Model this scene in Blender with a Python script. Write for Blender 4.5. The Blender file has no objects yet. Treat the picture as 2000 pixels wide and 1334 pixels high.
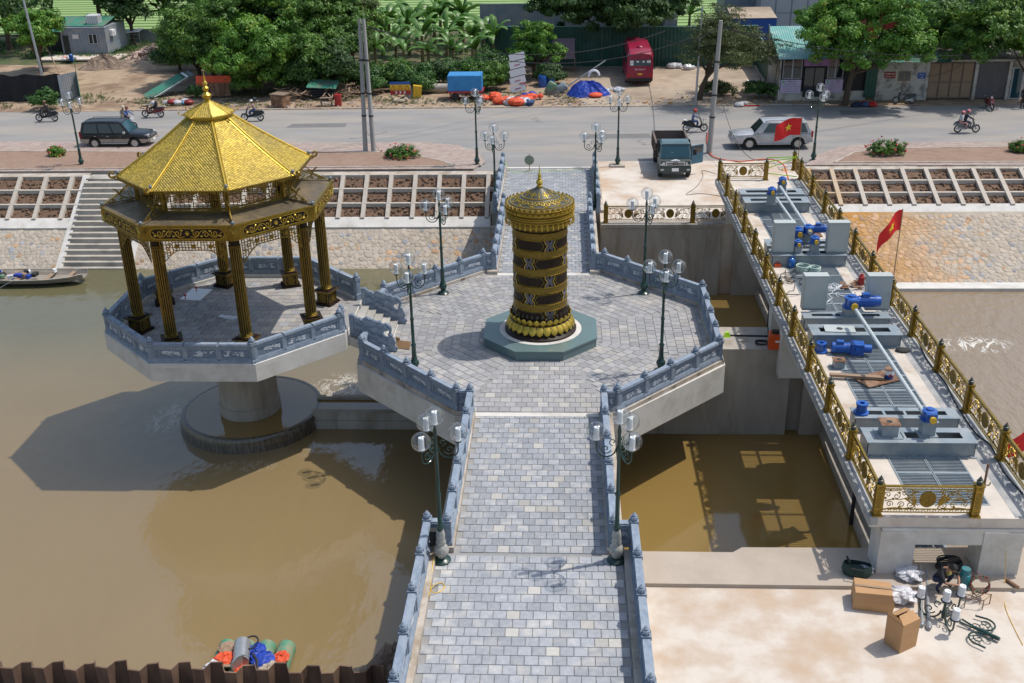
import bpy, math, random
import numpy as np
from mathutils import Matrix, Vector
random.seed(7); rng = np.random.default_rng(7)
PI = math.pi
sc = bpy.context.scene
COL = sc.collection
# ---------------- camera, sky, sun, exposure ----------------
cd = bpy.data.cameras.new('camera'); cam = bpy.data.objects.new('camera', cd); COL.objects.link(cam)
cd.sensor_width = 36.0; cd.lens = 37.7055; cd.clip_start = .5; cd.clip_end = 3000
cam.matrix_world = Matrix([[0.998855, -0.001984, 0.047802, 0.956278], [0.044282, 0.416604, -0.908009, -41.243504], [-0.018113, 0.909086, 0.416215, 18.698096], [0.0, 0.0, 0.0, 1.0]])
sc.camera = cam
w = bpy.data.worlds.new('World'); sc.world = w; w.use_nodes = True
nt = w.node_tree; bg = nt.nodes['Background']
SUN_EL, SUN_AZ = 63.0, 72.0     # azimuth clockwise from +Y
sky = nt.nodes.new('ShaderNodeTexSky'); sky.sky_type = 'NISHITA'; sky.sun_disc = False
sky.sun_elevation = math.radians(SUN_EL); sky.sun_rotation = math.radians(SUN_AZ)
sky.air_density = 1.3; sky.dust_density = 2.2; sky.ozone_density = 1.0
nt.links.new(sky.outputs[0], bg.inputs[0]); bg.inputs[1].default_value = 0.15
sd = bpy.data.lights.new('sun', 'SUN'); sun = bpy.data.objects.new('sun', sd); COL.objects.link(sun)
sd.energy = 3.6; sd.angle = math.radians(.6); sd.color = (1, .95, .87)
el, az = math.radians(SUN_EL), math.radians(SUN_AZ)
sdir = Vector((math.sin(az)*math.cos(el), math.cos(az)*math.cos(el), math.sin(el)))
sun.rotation_euler = (-sdir).to_track_quat('-Z', 'Y').to_euler()
sc.view_settings.view_transform = 'Standard'; sc.view_settings.look = 'None'
sc.view_settings.exposure = -0.02; sc.view_settings.gamma = 1; sc.view_settings.use_curve_mapping = False
# ---------------- helpers ----------------
def srgb(r, g, b):
    f = lambda c: (c/255/12.92) if c/255 <= .04045 else ((c/255+.055)/1.055)**2.4
    return (f(r), f(g), f(b), 1)
def c4(c): return (c[0], c[1], c[2], 1)
MATS = {}
def mat(name, c1, c2=None, rough=.7, metal=0., scale=3., bump=0., bscale=None, rnd=0., isl=0., dirt=None, dscale=.5, dth=(.45, .65), stretch=(1, 1, 1), alpha=None, emis=None, coat=0., spec=None, detail=5., trans=0., ior=None, bdist=.02, stain=None):
    m = bpy.data.materials.new(name); m.use_nodes = True
    t = m.node_tree; N = t.nodes; L = t.links; b = N['Principled BSDF']
    b.inputs['Roughness'].default_value = rough; b.inputs['Metallic'].default_value = metal
    if spec is not None: b.inputs['Specular IOR Level'].default_value = spec
    if coat: b.inputs['Coat Weight'].default_value = coat; b.inputs['Coat Roughness'].default_value = .08
    if trans: b.inputs['Transmission Weight'].default_value = trans
    if ior: b.inputs['IOR'].default_value = ior
    tc = N.new('ShaderNodeTexCoord'); oi = N.new('ShaderNodeObjectInfo')
    va = N.new('ShaderNodeVectorMath'); va.operation = 'MULTIPLY_ADD'
    cb = N.new('ShaderNodeCombineXYZ'); 
    for i in range(3): L.new(oi.outputs['Random'], cb.inputs[i])
    va.inputs[1].default_value = (37, 21, 53); L.new(cb.outputs[0], va.inputs[0]); L.new(tc.outputs['Object'], va.inputs[2])
    mp = N.new('ShaderNodeMapping'); mp.inputs['Scale'].default_value = stretch; L.new(va.outputs[0], mp.inputs[0])
    def noise(s, d=detail):
        n = N.new('ShaderNodeTexNoise'); n.inputs['Scale'].default_value = s; n.inputs['Detail'].default_value = d
        n.inputs['Roughness'].default_value = .6; L.new(mp.outputs[0], n.inputs['Vector']); return n
    def ramp(sock, a, bb):
        r = N.new('ShaderNodeMapRange'); r.inputs[1].default_value = a; r.inputs[2].default_value = bb; L.new(sock, r.inputs[0]); return r.outputs[0]
    def mix(fac, a, bb, mode='MIX'):
        x = N.new('ShaderNodeMix'); x.data_type = 'RGBA'; x.blend_type = mode
        if isinstance(fac, float): x.inputs[0].default_value = fac
        else: L.new(fac, x.inputs[0])
        for k, v in ((6, a), (7, bb)):
            if hasattr(v, 'is_linked') or hasattr(v, 'links'): L.new(v, x.inputs[k])
            else: x.inputs[k].default_value = c4(v)
        return x.outputs[2]
    if c2 is None: c2 = tuple(x*.72 for x in c1[:3])
    col = mix(ramp(noise(scale).outputs[0], .32, .68), c1, c2)
    if dirt is not None:
        col = mix(ramp(noise(dscale).outputs[0], *dth), col, dirt)
    if stain:      # stain = (x0, x1, colour): full colour left of x0, fading out at x1 (world X), edge broken by noise
        ge = N.new('ShaderNodeNewGeometry'); sx = N.new('ShaderNodeSeparateXYZ'); L.new(ge.outputs['Position'], sx.inputs[0])
        ns = N.new('ShaderNodeTexNoise'); ns.inputs['Scale'].default_value = .45; ns.inputs['Detail'].default_value = 6; L.new(ge.outputs['Position'], ns.inputs[0])
        ma = N.new('ShaderNodeMath'); ma.operation = 'MULTIPLY_ADD'; L.new(ns.outputs[0], ma.inputs[0]); ma.inputs[1].default_value = -7; L.new(sx.outputs[0], ma.inputs[2])
        mr = N.new('ShaderNodeMapRange'); mr.inputs[1].default_value = stain[1]-3.5; mr.inputs[2].default_value = stain[0]-3.5; L.new(ma.outputs[0], mr.inputs[0]); gt = N.new('ShaderNodeMath'); gt.operation = 'GREATER_THAN'; gt.inputs[1].default_value = 5; L.new(sx.outputs[0], gt.inputs[0]); mu = N.new('ShaderNodeMath'); mu.operation = 'MULTIPLY'; L.new(gt.outputs[0], mu.inputs[0]); L.new(mr.outputs[0], mu.inputs[1]); col = mix(mu.outputs[0], col, mix(.08, stain[2], col))
    if rnd or isl:
        h = N.new('ShaderNodeHueSaturation'); v = None
        def scaled(sock, amt):
            r = N.new('ShaderNodeMapRange'); r.inputs[3].default_value = 1-amt; r.inputs[4].default_value = 1+amt; L.new(sock, r.inputs[0]); return r.outputs[0]
        if rnd: v = scaled(oi.outputs['Random'], rnd)
        if isl:
            g = N.new('ShaderNodeNewGeometry'); vi = scaled(g.outputs['Random Per Island'], isl)
            if v is None: v = vi
            else:
                mm = N.new('ShaderNodeMath'); mm.operation = 'MULTIPLY'; L.new(v, mm.inputs[0]); L.new(vi, mm.inputs[1]); v = mm.outputs[0]
        L.new(v, h.inputs['Value']); L.new(col, h.inputs['Color']); col = h.outputs[0]
    L.new(col, b.inputs['Base Color'])
    if bump:
        bn = N.new('ShaderNodeBump'); bn.inputs['Strength'].default_value = bump; bn.inputs['Distance'].default_value = bdist
        L.new(noise(bscale or scale*3).outputs[0], bn.inputs['Height']); L.new(bn.outputs[0], b.inputs['Normal'])
    if emis: b.inputs['Emission Color'].default_value = c4(emis); b.inputs['Emission Strength'].default_value = 1
    MATS[name] = m; m['b'] = 1
    return m

class MB:
    def __init__(s, T=None): s.v = []; s.f = []; s.m = []; s.T = T
    def add(s, vs, fs, m=0):
        k = len(s.v)
        if s.T is not None: vs = [tuple(s.T @ Vector(p)) for p in vs]
        s.v.extend(vs); s.f.extend([tuple(i+k for i in f) for f in fs]); s.m.extend([m]*len(fs)); return s
    def box(s, x0, x1, y0, y1, z0, z1, m=0):
        return s.add([(x0,y0,z0),(x1,y0,z0),(x1,y1,z0),(x0,y1,z0),(x0,y0,z1),(x1,y0,z1),(x1,y1,z1),(x0,y1,z1)],
                     [(0,3,2,1),(4,5,6,7),(0,1,5,4),(1,2,6,5),(2,3,7,6),(3,0,4,7)], m)
    def bev(s, x0, x1, y0, y1, z0, z1, b=.02, m=0):   # box with chamfered top
        return s.prism([(x0,y0),(x1,y0),(x1,y1),(x0,y1)], z0, z1-b, m, cap=False).frus([(x0,y0),(x1,y0),(x1,y1),(x0,y1)], [(x0+b,y0+b),(x1-b,y0+b),(x1-b,y1-b),(x0+b,y1-b)], z1-b, z1, m, bot=False)
    def frus(s, p0, p1, z0, z1, m=0, top=True, bot=True):
        n = len(p0); vs = [(x,y,z0) for x,y in p0]+[(x,y,z1) for x,y in p1]
        fs = [(i,(i+1)%n,n+(i+1)%n,n+i) for i in range(n)]
        if top: fs.append(tuple(range(n, 2*n)))
        if bot: fs.append(tuple(reversed(range(n))))
        return s.add(vs, fs, m)
    def prism(s, p, z0, z1, m=0, cap=True): return s.frus(p, p, z0, z1, m, cap, cap)
    def obox(s, c, size, rz=0, rx=0, ry=0, m=0):
        T = Matrix.Translation(c) @ Matrix.Rotation(rz,4,'Z') @ Matrix.Rotation(ry,4,'Y') @ Matrix.Rotation(rx,4,'X')
        a,b,d = size[0]/2,size[1]/2,size[2]/2
        vs = [tuple(T @ Vector(p)) for p in [(-a,-b,-d),(a,-b,-d),(a,b,-d),(-a,b,-d),(-a,-b,d),(a,-b,d),(a,b,d),(-a,b,d)]]
        return s.add(vs, [(0,3,2,1),(4,5,6,7),(0,1,5,4),(1,2,6,5),(2,3,7,6),(3,0,4,7)], m)
    def beam(s, a, b, wd, ht=None, m=0):
        a = Vector(a); b = Vector(b); d = (b-a); L = d.length; ht = ht or wd
        rz = math.atan2(d.y, d.x); ry = -math.asin(max(-1,min(1,d.z/L)))
        return s.obox((a+b)/2, (L, wd, ht), rz=rz, ry=ry, m=m)
    def tube(s, pts, r, n=6, m=0, closed=False, flat=None, up=None):
        P = [Vector(p) for p in pts]; k = len(P); vs = []; fs = []
        rr = r if hasattr(r, '__len__') else [r]*k
        ref = None
        for i in range(k):
            a = P[(i-1)%k] if (closed or i > 0) else P[i]; b = P[(i+1)%k] if (closed or i < k-1) else P[i]
            t = b-a
            if t.length < 1e-9: t = Vector((0,0,1))
            t.normalize()
            if up is not None: ref = Vector(up)
            elif ref is None: ref = Vector((0,0,1)) if abs(t.z) < .9 else Vector((1,0,0))
            u = t.cross(ref)
            if u.length < 1e-6: u = t.cross(Vector((.3,.9,.1)))
            u.normalize(); v = u.cross(t); ref = v if up is None else ref
            for j in range(n):
                an = 2*PI*(j+.5)/n
                vs.append(tuple(P[i]+rr[i]*(u*math.cos(an)*(flat or 1)+v*math.sin(an))))
        for i in range(k if closed else k-1):
            for j in range(n):
                a0 = i*n+j; a1 = i*n+(j+1)%n; i2 = (i+1)%k
                fs.append((a0,a1,i2*n+(j+1)%n,i2*n+j))
        if not closed: fs.append(tuple(reversed(range(n)))); fs.append(tuple(range((k-1)*n,k*n)))
        return s.add(vs, fs, m)
    def lathe(s, prof, n=12, c=(0,0,0), m=0, rot=0., sx=1., ax=None, cap=True):
        vs = []; fs = []; k = len(prof)
        for r, z in prof:
            for j in range(n):
                a = 2*PI*j/n+rot; p = (r*math.cos(a)*sx, r*math.sin(a), z)
                if ax == 'y': p = (p[0], p[2], p[1])
                if ax == 'x': p = (p[2], p[0], p[1])
                vs.append((c[0]+p[0], c[1]+p[1], c[2]+p[2]))
        for i in range(k-1):
            for j in range(n): fs.append((i*n+j,i*n+(j+1)%n,(i+1)*n+(j+1)%n,(i+1)*n+j))
        if cap: fs.append(tuple(reversed(range(n)))); fs.append(tuple(range((k-1)*n,k*n)))
        if ax == 'y': fs = [tuple(reversed(f)) for f in fs]
        return s.add(vs, fs, m)
    def sphere(s, c, r, n=12, k=8, m=0, sz=1., sx=1., sy=1.):
        prof = [(max(1e-4, math.sin(PI*i/k)), -math.cos(PI*i/k)) for i in range(k+1)]
        vs = [(c[0]+r*sx*p*math.cos(2*PI*j/n), c[1]+r*sy*p*math.sin(2*PI*j/n), c[2]+r*sz*z) for p, z in prof for j in range(n)]
        fs = [(i*n+j,i*n+(j+1)%n,(i+1)*n+(j+1)%n,(i+1)*n+j) for i in range(k) for j in range(n)]
        return s.add(vs, fs, m)
    def loft(s, rings, m=0, cap=True, mats=None):
        n = len(rings[0]); vs = [p for r in rings for p in r]; 
        k = len(s.v)
        fs = [(i*n+j,i*n+(j+1)%n,(i+1)*n+(j+1)%n,(i+1)*n+j) for i in range(len(rings)-1) for j in range(n)]
        s.add(vs, fs, m)
        if cap: s.add([*rings[0]], [tuple(reversed(range(n)))], m); s.add([*rings[-1]], [tuple(range(n))], m)
        return s
    def mesh(s, name, mats, smooth=False):
        me = bpy.data.meshes.new(name); me.from_pydata([tuple(p) for p in s.v], [], s.f)
        for q in (mats if isinstance(mats, (list, tuple)) else [mats]): me.materials.append(q)
        if any(s.m): me.polygons.foreach_set('material_index', s.m)
        if smooth:
            me.polygons.foreach_set('use_smooth', [True]*len(s.f))
            if smooth != 'all': me.set_sharp_from_angle(angle=math.radians(38))
        return me
def link(name, me, parent=None, loc=None, rz=0, kind=None, label=None, rot=None, sca=None):
    o = bpy.data.objects.new(name, me); COL.objects.link(o)
    if parent: o.parent = parent
    if loc is not None: o.location = loc
    o.rotation_euler = rot if rot else (0, 0, rz)
    if sca: o.scale = sca
    if kind: o['kind'] = kind
    if label: o['label'] = label
    return o
def part(name, mb, mats, parent, smooth=False, **k): return link(name, mb.mesh(name, mats, smooth), parent, **k)
def tag(o, label, cat, group=None):
    o['label'] = label; o['category'] = cat
    if group: o['group'] = group
    return o
def thing(name, label, cat, loc=(0,0,0), rz=0, group=None, rot=None):
    o = link(name, None, None, loc, rz, rot=rot); o.empty_display_size = .1
    return tag(o, label, cat, group)
def solo(name, label, cat, mb, mats, smooth=False, group=None, loc=(0,0,0), rz=0, kind=None, rot=None):
    o = link(name, mb.mesh(name, mats, smooth), None, loc, rz, rot=rot); tag(o, label, cat, group)
    if kind: o['kind'] = kind
    return o
def structure(name, mb, mats, smooth=False):
    return link(name, mb.mesh(name, mats, smooth), None, kind='structure')
KIDS = {}
def dup(o, loc=None, rz=None, label=None, parent=None, rot=None):
    c = o.copy(); COL.objects.link(c)
    if parent: c.parent = parent
    for ch in o.children: dup(ch, parent=c)
    if loc is not None: c.location = loc
    if rz is not None: c.rotation_euler = (0, 0, rz)
    if rot is not None: c.rotation_euler = rot
    if label: c['label'] = label
    return c
def fast_mesh(name, V, F, m, mi=None, smooth=False):   # V (n,3), F (k,q) arrays
    me = bpy.data.meshes.new(name); V = np.asarray(V, np.float32); F = np.asarray(F, np.int32); k, q = F.shape
    me.vertices.add(len(V)); me.vertices.foreach_set('co', V.ravel())
    me.loops.add(k*q); me.loops.foreach_set('vertex_index', F.ravel())
    me.polygons.add(k); me.polygons.foreach_set('loop_start', np.arange(0, k*q, q, dtype=np.int32))
    for x in (m if isinstance(m, (list, tuple)) else [m]): me.materials.append(x)
    if mi is not None: me.polygons.foreach_set('material_index', np.asarray(mi, np.int32))
    if smooth: me.polygons.foreach_set('use_smooth', np.ones(k, bool))
    me.update(calc_edges=True); me.validate(); return me
def arc(cx, cy, r, a0, a1, n=8): return [(cx+r*math.cos(math.radians(a0+(a1-a0)*i/n)), cy+r*math.sin(math.radians(a0+(a1-a0)*i/n))) for i in range(n+1)]
def spiral(cx, cy, r0, r1, a0, a1, n=14): return [(cx+(r0+(r1-r0)*i/n)*math.cos(math.radians(a0+(a1-a0)*i/n)), cy+(r0+(r1-r0)*i/n)*math.sin(math.radians(a0+(a1-a0)*i/n))) for i in range(n+1)]
def octo(a, cx=0, cy=0):   # regular octagon, flat front, apothem a
    h = a*(math.sqrt(2)-1); return [(cx-h,cy-a),(cx+h,cy-a),(cx+a,cy-h),(cx+a,cy+h),(cx+h,cy+a),(cx-h,cy+a),(cx-a,cy+h),(cx-a,cy-h)]

# ---------------- materials ----------------
ST_ = (18.6,24.,(.44,.21,.035))
m_asph = mat('asphalt', (.27,.262,.252), (.215,.21,.205), rough=.9, scale=.8, stretch=(.25,1,1), bump=.25, bscale=60, dirt=(.345,.30,.25), dscale=.3, dth=(.45,.75))
m_dirt = mat('dirt', (.40,.30,.205), (.31,.225,.15), rough=.95, scale=1.4, bump=.6, bscale=9, dirt=(.2,.13,.085), dscale=.35, bdist=.06)
m_dirt2 = mat('island_soil', (.30,.20,.145), (.225,.145,.105), rough=.95, scale=2.2, bump=.8, bscale=12, dirt=(.29,.2,.15), dscale=.6, bdist=.06)
m_sand = mat('sandy_ground', (.42,.34,.255), (.34,.27,.2), rough=.95, scale=1.1, bump=.4, bscale=12, dirt=(.27,.205,.15), dscale=.3, bdist=.04)
m_conc = mat('concrete', (.46,.42,.36), (.37,.335,.29), rough=.85, scale=1.6, bump=.25, bscale=18, dirt=(.22,.205,.185), dscale=.7, dth=(.5,.72))
m_concL = mat('light_concrete', (.62,.60,.56), (.53,.51,.47), rough=.85, scale=2., bump=.2, bscale=20, dirt=(.42,.39,.34), dscale=.9, dth=(.52,.75))
m_slab = mat('slab_concrete', (.62,.56,.49), (.49,.425,.36), rough=.85, scale=.55, bump=.25, bscale=14, dirt=(.46,.34,.24), dscale=.55, dth=(.47,.68), detail=12)
m_slab2 = mat('slab_concrete_brown', (.44,.37,.30), (.37,.31,.25), rough=.85, scale=.8, bump=.2, bscale=14)
m_wallc = mat('weathered_concrete_wall', (.42,.385,.335), (.32,.29,.25), rough=.85, scale=1.1, bump=.3, bscale=10, dirt=(.235,.195,.145), dscale=1.3, dth=(.5,.7), stretch=(1,1,.22))
m_kerb = mat('kerb_concrete', (.50,.45,.39), (.40,.355,.30), rough=.85, scale=4, bump=.2, dirt=(.30,.24,.18), dscale=1.2)
m_ribr = mat('stained_kerb_concrete', (.50,.45,.39), (.42,.37,.31), rough=.85, scale=4, bump=.2, stain=(15.5,19.5,(.48,.27,.06)))
m_pink = mat('pink_paver', (.40,.31,.275), (.335,.255,.225), rough=.9, scale=3, isl=.14, dirt=(.36,.30,.25), dscale=.5)
m_grass = mat('grass_ground', (.07,.10,.03), (.045,.065,.02), rough=.95, scale=2.5, bump=.5, dirt=(.16,.12,.07), dscale=.3)
m_blue = mat('blue_grey_stone', (.265,.32,.39), (.17,.215,.28), rough=.62, scale=7, bump=.35, bscale=30, dirt=(.30,.34,.39), dscale=2.2, dth=(.5,.75))
m_bluel = mat('carved_stone_relief', (.22,.27,.34), (.10,.14,.20), rough=.65, scale=16, bump=.5, bscale=40, detail=3)
m_teal = mat('green_granite', (.125,.185,.185), (.095,.145,.147), rough=.35, scale=25, bump=.08, dirt=(.11,.18,.18), dscale=1.2, isl=.08)
m_pave = mat('grey_paving_stone', (.31,.322,.342), (.235,.25,.275), rough=.68, scale=7, bump=.35, bscale=26, rnd=.13, isl=.13, dirt=(.42,.405,.38), dscale=1.6, dth=(.5,.72))
m_pavel = mat('pale_paving_stone', (.40,.385,.355), (.34,.33,.305), rough=.7, scale=9, bump=.3, bscale=30, rnd=.15, isl=.15)
m_grout = mat('paving_joint_mortar', (.30,.295,.285), (.24,.24,.235), rough=.95, scale=4)
m_rock = mat('rubble_stone', (.46,.385,.30), (.38,.32,.255), rough=.9, scale=5, bump=.5, bscale=14, rnd=.14, isl=.14, dirt=(.36,.33,.30), dscale=1.4, bdist=.05, stain=ST_)
m_rock2 = mat('orange_stone', (.46,.29,.17), (.36,.24,.15), rough=.9, scale=5, bump=.5, rnd=.2, isl=.25, bdist=.05)
m_rock3 = mat('grey_stone', (.31,.31,.32), (.24,.24,.25), rough=.9, scale=5, bump=.5, rnd=.2, isl=.2, bdist=.05, stain=ST_)

m_mort = mat('stone_mortar', (.50,.43,.35), (.40,.345,.27), rough=.95, scale=2.5, bump=.9, bscale=8, dirt=(.36,.31,.24), dscale=.6, bdist=.08, stain=ST_)
m_soil = mat('planting_soil', (.23,.145,.095), (.15,.09,.058), rough=1, scale=4, bump=1., bscale=14, bdist=.1)
m_green = mat('dark_green_paint', (.008,.045,.035), (.006,.032,.026), rough=.35, scale=20, coat=.3)
m_glass = bpy.data.materials.new('clear_globe'); m_glass.use_nodes = True; _t = m_glass.node_tree; _n = _t.nodes; _g = _n.new('ShaderNodeBsdfGlossy'); _g.inputs['Roughness'].default_value = .04; _tr = _n.new('ShaderNodeBsdfTransparent'); _tr.inputs[0].default_value = (.93,.95,.96,1)
_lw = _n.new('ShaderNodeLayerWeight'); _lw.inputs[0].default_value = .22; _mr = _n.new('ShaderNodeMapRange'); _mr.inputs[3].default_value = .03; _mr.inputs[4].default_value = .75; _t.links.new(_lw.outputs['Facing'], _mr.inputs[0]); _mx = _n.new('ShaderNodeMixShader'); _t.links.new(_mr.outputs[0], _mx.inputs[0]); _t.links.new(_tr.outputs[0], _mx.inputs[1]); _t.links.new(_g.outputs[0], _mx.inputs[2]); _t.links.new(_mx.outputs[0], _n['Material Output'].inputs[0])
m_white = mat('white_plastic', (.82,.83,.84), (.76,.77,.78), rough=.4, scale=10)
m_wrap = mat('plastic_wrap', (.45,.43,.39), (.25,.25,.22), rough=.25, scale=14, bump=.6, bscale=10)
m_steel = mat('galvanised_steel', (.45,.47,.49), (.36,.38,.40), rough=.4, metal=.6, scale=8)
m_black = mat('black_rubber', (.02,.02,.021), (.03,.03,.03), rough=.8, scale=10)
# water: turbid brown body under a clear reflecting surface, foam where it is churned
def water_mat(name, foam=None, ripple=.12, rs=1.6, c=(.252,.183,.09), fscale=1.5, c2=None, far=None):
    m = bpy.data.materials.new(name); m.use_nodes = True; t = m.node_tree; N = t.nodes; L = t.links; b = N['Principled BSDF']
    b.inputs['Roughness'].default_value = .06; b.inputs['IOR'].default_value = 1.55; b.inputs['Specular IOR Level'].default_value = .75
    tc = N.new('ShaderNodeTexCoord'); 
    mp = N.new('ShaderNodeMapping'); mp.inputs['Scale'].default_value = (1, .55, 1); L.new(tc.outputs['Object'], mp.inputs[0])
    n1 = N.new('ShaderNodeTexNoise'); n1.inputs['Scale'].default_value = .16; n1.inputs['Detail'].default_value = 4; L.new(mp.outputs[0], n1.inputs[0])
    mx = N.new('ShaderNodeMix'); mx.data_type = 'RGBA'; mx.inputs[6].default_value = c4(c); mx.inputs[7].default_value = c4(c2 or tuple(x*.82 for x in c))
    L.new(n1.outputs[0], mx.inputs[0]); col = mx.outputs[2]
    if far is not None:      # base colour turns darker and greener along Y, varied by noise
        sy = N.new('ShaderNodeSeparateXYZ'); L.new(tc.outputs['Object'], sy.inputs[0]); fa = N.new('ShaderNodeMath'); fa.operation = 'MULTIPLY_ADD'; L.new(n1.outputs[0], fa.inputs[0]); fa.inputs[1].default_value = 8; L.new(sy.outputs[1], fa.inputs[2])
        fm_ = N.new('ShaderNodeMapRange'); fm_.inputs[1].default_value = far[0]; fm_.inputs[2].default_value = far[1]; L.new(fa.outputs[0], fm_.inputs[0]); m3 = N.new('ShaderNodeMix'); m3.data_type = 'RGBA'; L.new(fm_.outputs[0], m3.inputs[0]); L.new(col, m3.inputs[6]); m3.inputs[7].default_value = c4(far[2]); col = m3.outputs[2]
    bn = N.new('ShaderNodeBump'); bn.inputs['Strength'].default_value = ripple; bn.inputs['Distance'].default_value = .16
    n2 = N.new('ShaderNodeTexNoise'); n2.inputs['Scale'].default_value = rs; n2.inputs['Detail'].default_value = 5; L.new(mp.outputs[0], n2.inputs[0])
    L.new(n2.outputs[0], bn.inputs['Height']); L.new(bn.outputs[0], b.inputs['Normal'])
    if foam:
        # foam near given centres (x, y, radius, strength), broken up by stretched noise
        fn = N.new('ShaderNodeTexNoise'); fn.inputs['Scale'].default_value = fscale; fn.inputs['Detail'].default_value = 9; fn.inputs['Roughness'].default_value = .68; fn.inputs['Distortion'].default_value = 1.2
        L.new(mp.outputs[0], fn.inputs[0]); acc = None
        for (x, y, rx, ry, s_) in foam:
            vm = N.new('ShaderNodeVectorMath'); vm.operation = 'SUBTRACT'; vm.inputs[1].default_value = (x, y, 0); L.new(tc.outputs['Object'], vm.inputs[0])
            v2 = N.new('ShaderNodeVectorMath'); v2.operation = 'MULTIPLY'; v2.inputs[1].default_value = (1/rx, 1/ry, 0); L.new(vm.outputs[0], v2.inputs[0])
            ln = N.new('ShaderNodeVectorMath'); ln.operation = 'LENGTH'; L.new(v2.outputs[0], ln.inputs[0])
            mr = N.new('ShaderNodeMapRange'); mr.inputs[1].default_value = 1.; mr.inputs[2].default_value = .2; mr.inputs[3].default_value = -.35; mr.inputs[4].default_value = s_; L.new(ln.outputs['Value'], mr.inputs[0])
            if acc is None: acc = mr.outputs[0]
            else:
                q = N.new('ShaderNodeMath'); q.operation = 'MAXIMUM'; L.new(acc, q.inputs[0]); L.new(mr.outputs[0], q.inputs[1]); acc = q.outputs[0]
        s0_ = N.new('ShaderNodeMath'); s0_.operation = 'SUBTRACT'; L.new(fn.outputs[0], s0_.inputs[0]); s0_.inputs[1].default_value = .5; s1_ = N.new('ShaderNodeMath'); s1_.operation = 'ABSOLUTE'; L.new(s0_.outputs[0], s1_.inputs[0]); ad = N.new('ShaderNodeMath'); ad.operation = 'MULTIPLY_ADD'; L.new(s1_.outputs[0], ad.inputs[0]); ad.inputs[1].default_value = -5; L.new(acc, ad.inputs[2])
        fr = N.new('ShaderNodeMapRange'); fr.inputs[1].default_value = -.02; fr.inputs[2].default_value = .16; L.new(ad.outputs[0], fr.inputs[0])
        m2 = N.new('ShaderNodeMix'); m2.data_type = 'RGBA'; L.new(fr.outputs[0], m2.inputs[0]); L.new(col, m2.inputs[6]); m2.inputs[7].default_value = (.62,.60,.55,1); col = m2.outputs[2]
        rr = N.new('ShaderNodeMapRange'); rr.inputs[3].default_value = .06; rr.inputs[4].default_value = .6; L.new(fr.outputs[0], rr.inputs[0]); L.new(rr.outputs[0], b.inputs['Roughness'])
    L.new(col, b.inputs['Base Color']); return m
WZ = -4.1
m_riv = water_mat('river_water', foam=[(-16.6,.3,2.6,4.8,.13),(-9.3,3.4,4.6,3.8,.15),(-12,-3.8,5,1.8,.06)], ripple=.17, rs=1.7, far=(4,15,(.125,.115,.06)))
m_riv2 = water_mat('rippled_river_water', foam=[(12.3,-6.5,1.9,9,1.3),(12.9,-13,1.6,5,1.0),(21.5,8.2,4.2,2.2,.26),(18.0,7,3.4,3.2,.24),(18.2,0,4,9,.10),(25,5,8,6,.04)], ripple=.75, rs=2.2, c=(.275,.205,.13))
m_pool = water_mat('chamber_water', ripple=.05, rs=1.0, c=(.26,.172,.055))
# ---------------- terrain, river bed, water ----------------
def terrain(name, x0, x1, y0, y1, z, nx, ny, amp, m, ns=.3, clamp=True):
    X, Y = np.meshgrid(np.linspace(x0,x1,nx), np.linspace(y0,y1,ny)); Z = np.zeros_like(X)
    for k in range(7):
        fx, fy, p = rng.normal(0, ns*(1+k*.8)), rng.normal(0, ns*(1+k*.8)), rng.uniform(0, 6)
        Z += np.sin(X*fx+Y*fy+p)/(1+k*.7)
    Z = Z*amp/2; edge = np.minimum.reduce([X-x0, x1-X, Y-y0, y1-Y]); Z *= np.clip(edge/1.5, 0, 1)
    V = np.c_[X.ravel(), Y.ravel(), (Z+z).ravel()]
    i = np.arange((ny-1)*nx).reshape(ny-1, nx)[:, :-1].ravel(); F = np.c_[i, i+1, i+nx+1, i+nx]
    return link(name, fast_mesh(name, V, F, m, smooth=True), kind='structure')
b = MB(); b.add([(-900,26.3,-.16),(900,26.3,-.16),(900,1500,-.16),(-900,1500,-.16)], [(0,1,2,3)])
structure('ground', b, m_grass)
b = MB(); b.add([(-200,31.2,-.02),(200,31.2,-.02),(200,44.6,-.02),(-200,44.6,-.02)], [(0,1,2,3)])
b.add([(-9,25.9,-.024),(30,25.9,-.024),(30,31.2,-.024),(-9,31.2,-.024)], [(0,1,2,3)])
structure('road', b, m_asph)
terrain('roadside_dirt', -75, 2.5, 44.4, 66, -.01, 160, 60, .10, m_dirt, .5)
terrain('yard_ground', 2.4, 20.5, 44.45, 64, -.008, 50, 50, .05, m_sand, .4)
terrain('far_roadside_dirt', 20.4, 60, 43.9, 60, -.012, 60, 30, .04, m_dirt, .4)
b = MB(); b.add([(-200,-60,-6),(200,-60,-6),(200,26,-6),(-200,26,-6)], [(0,1,2,3)]); structure('river_bed', b, m_dirt)
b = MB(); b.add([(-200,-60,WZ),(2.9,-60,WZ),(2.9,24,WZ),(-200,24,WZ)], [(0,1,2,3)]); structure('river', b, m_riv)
b = MB(); b.add([(11.9,-60,WZ+.01),(200,-60,WZ+.01),(200,24,WZ+.01),(11.9,24,WZ+.01)], [(0,1,2,3)]); structure('upstream_river', b, m_riv2)
b = MB(); b.add([(2.9,-15,WZ+.004),(11.9,-15,WZ+.004),(11.9,16,WZ+.004),(2.9,16,WZ+.004)], [(0,1,2,3)]); structure('chamber_water', b, m_pool)
# ---------------- near concrete slab, chamber walls ----------------
b = MB()
b.box(2.6,40,-60,-16.66,-4.6,-.12); structure('concrete_apron', b, m_slab)
b = MB(); b.prism([(2.9,-16.66),(40,-16.66),(40,-14.7),(15.4,-14.7),(9.9,-14.86),(6.2,-14.9),(5.9,-15.15),(2.9,-15.15)], -4.6, 0); structure('apron_edge_step', b, m_slab2)
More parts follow.
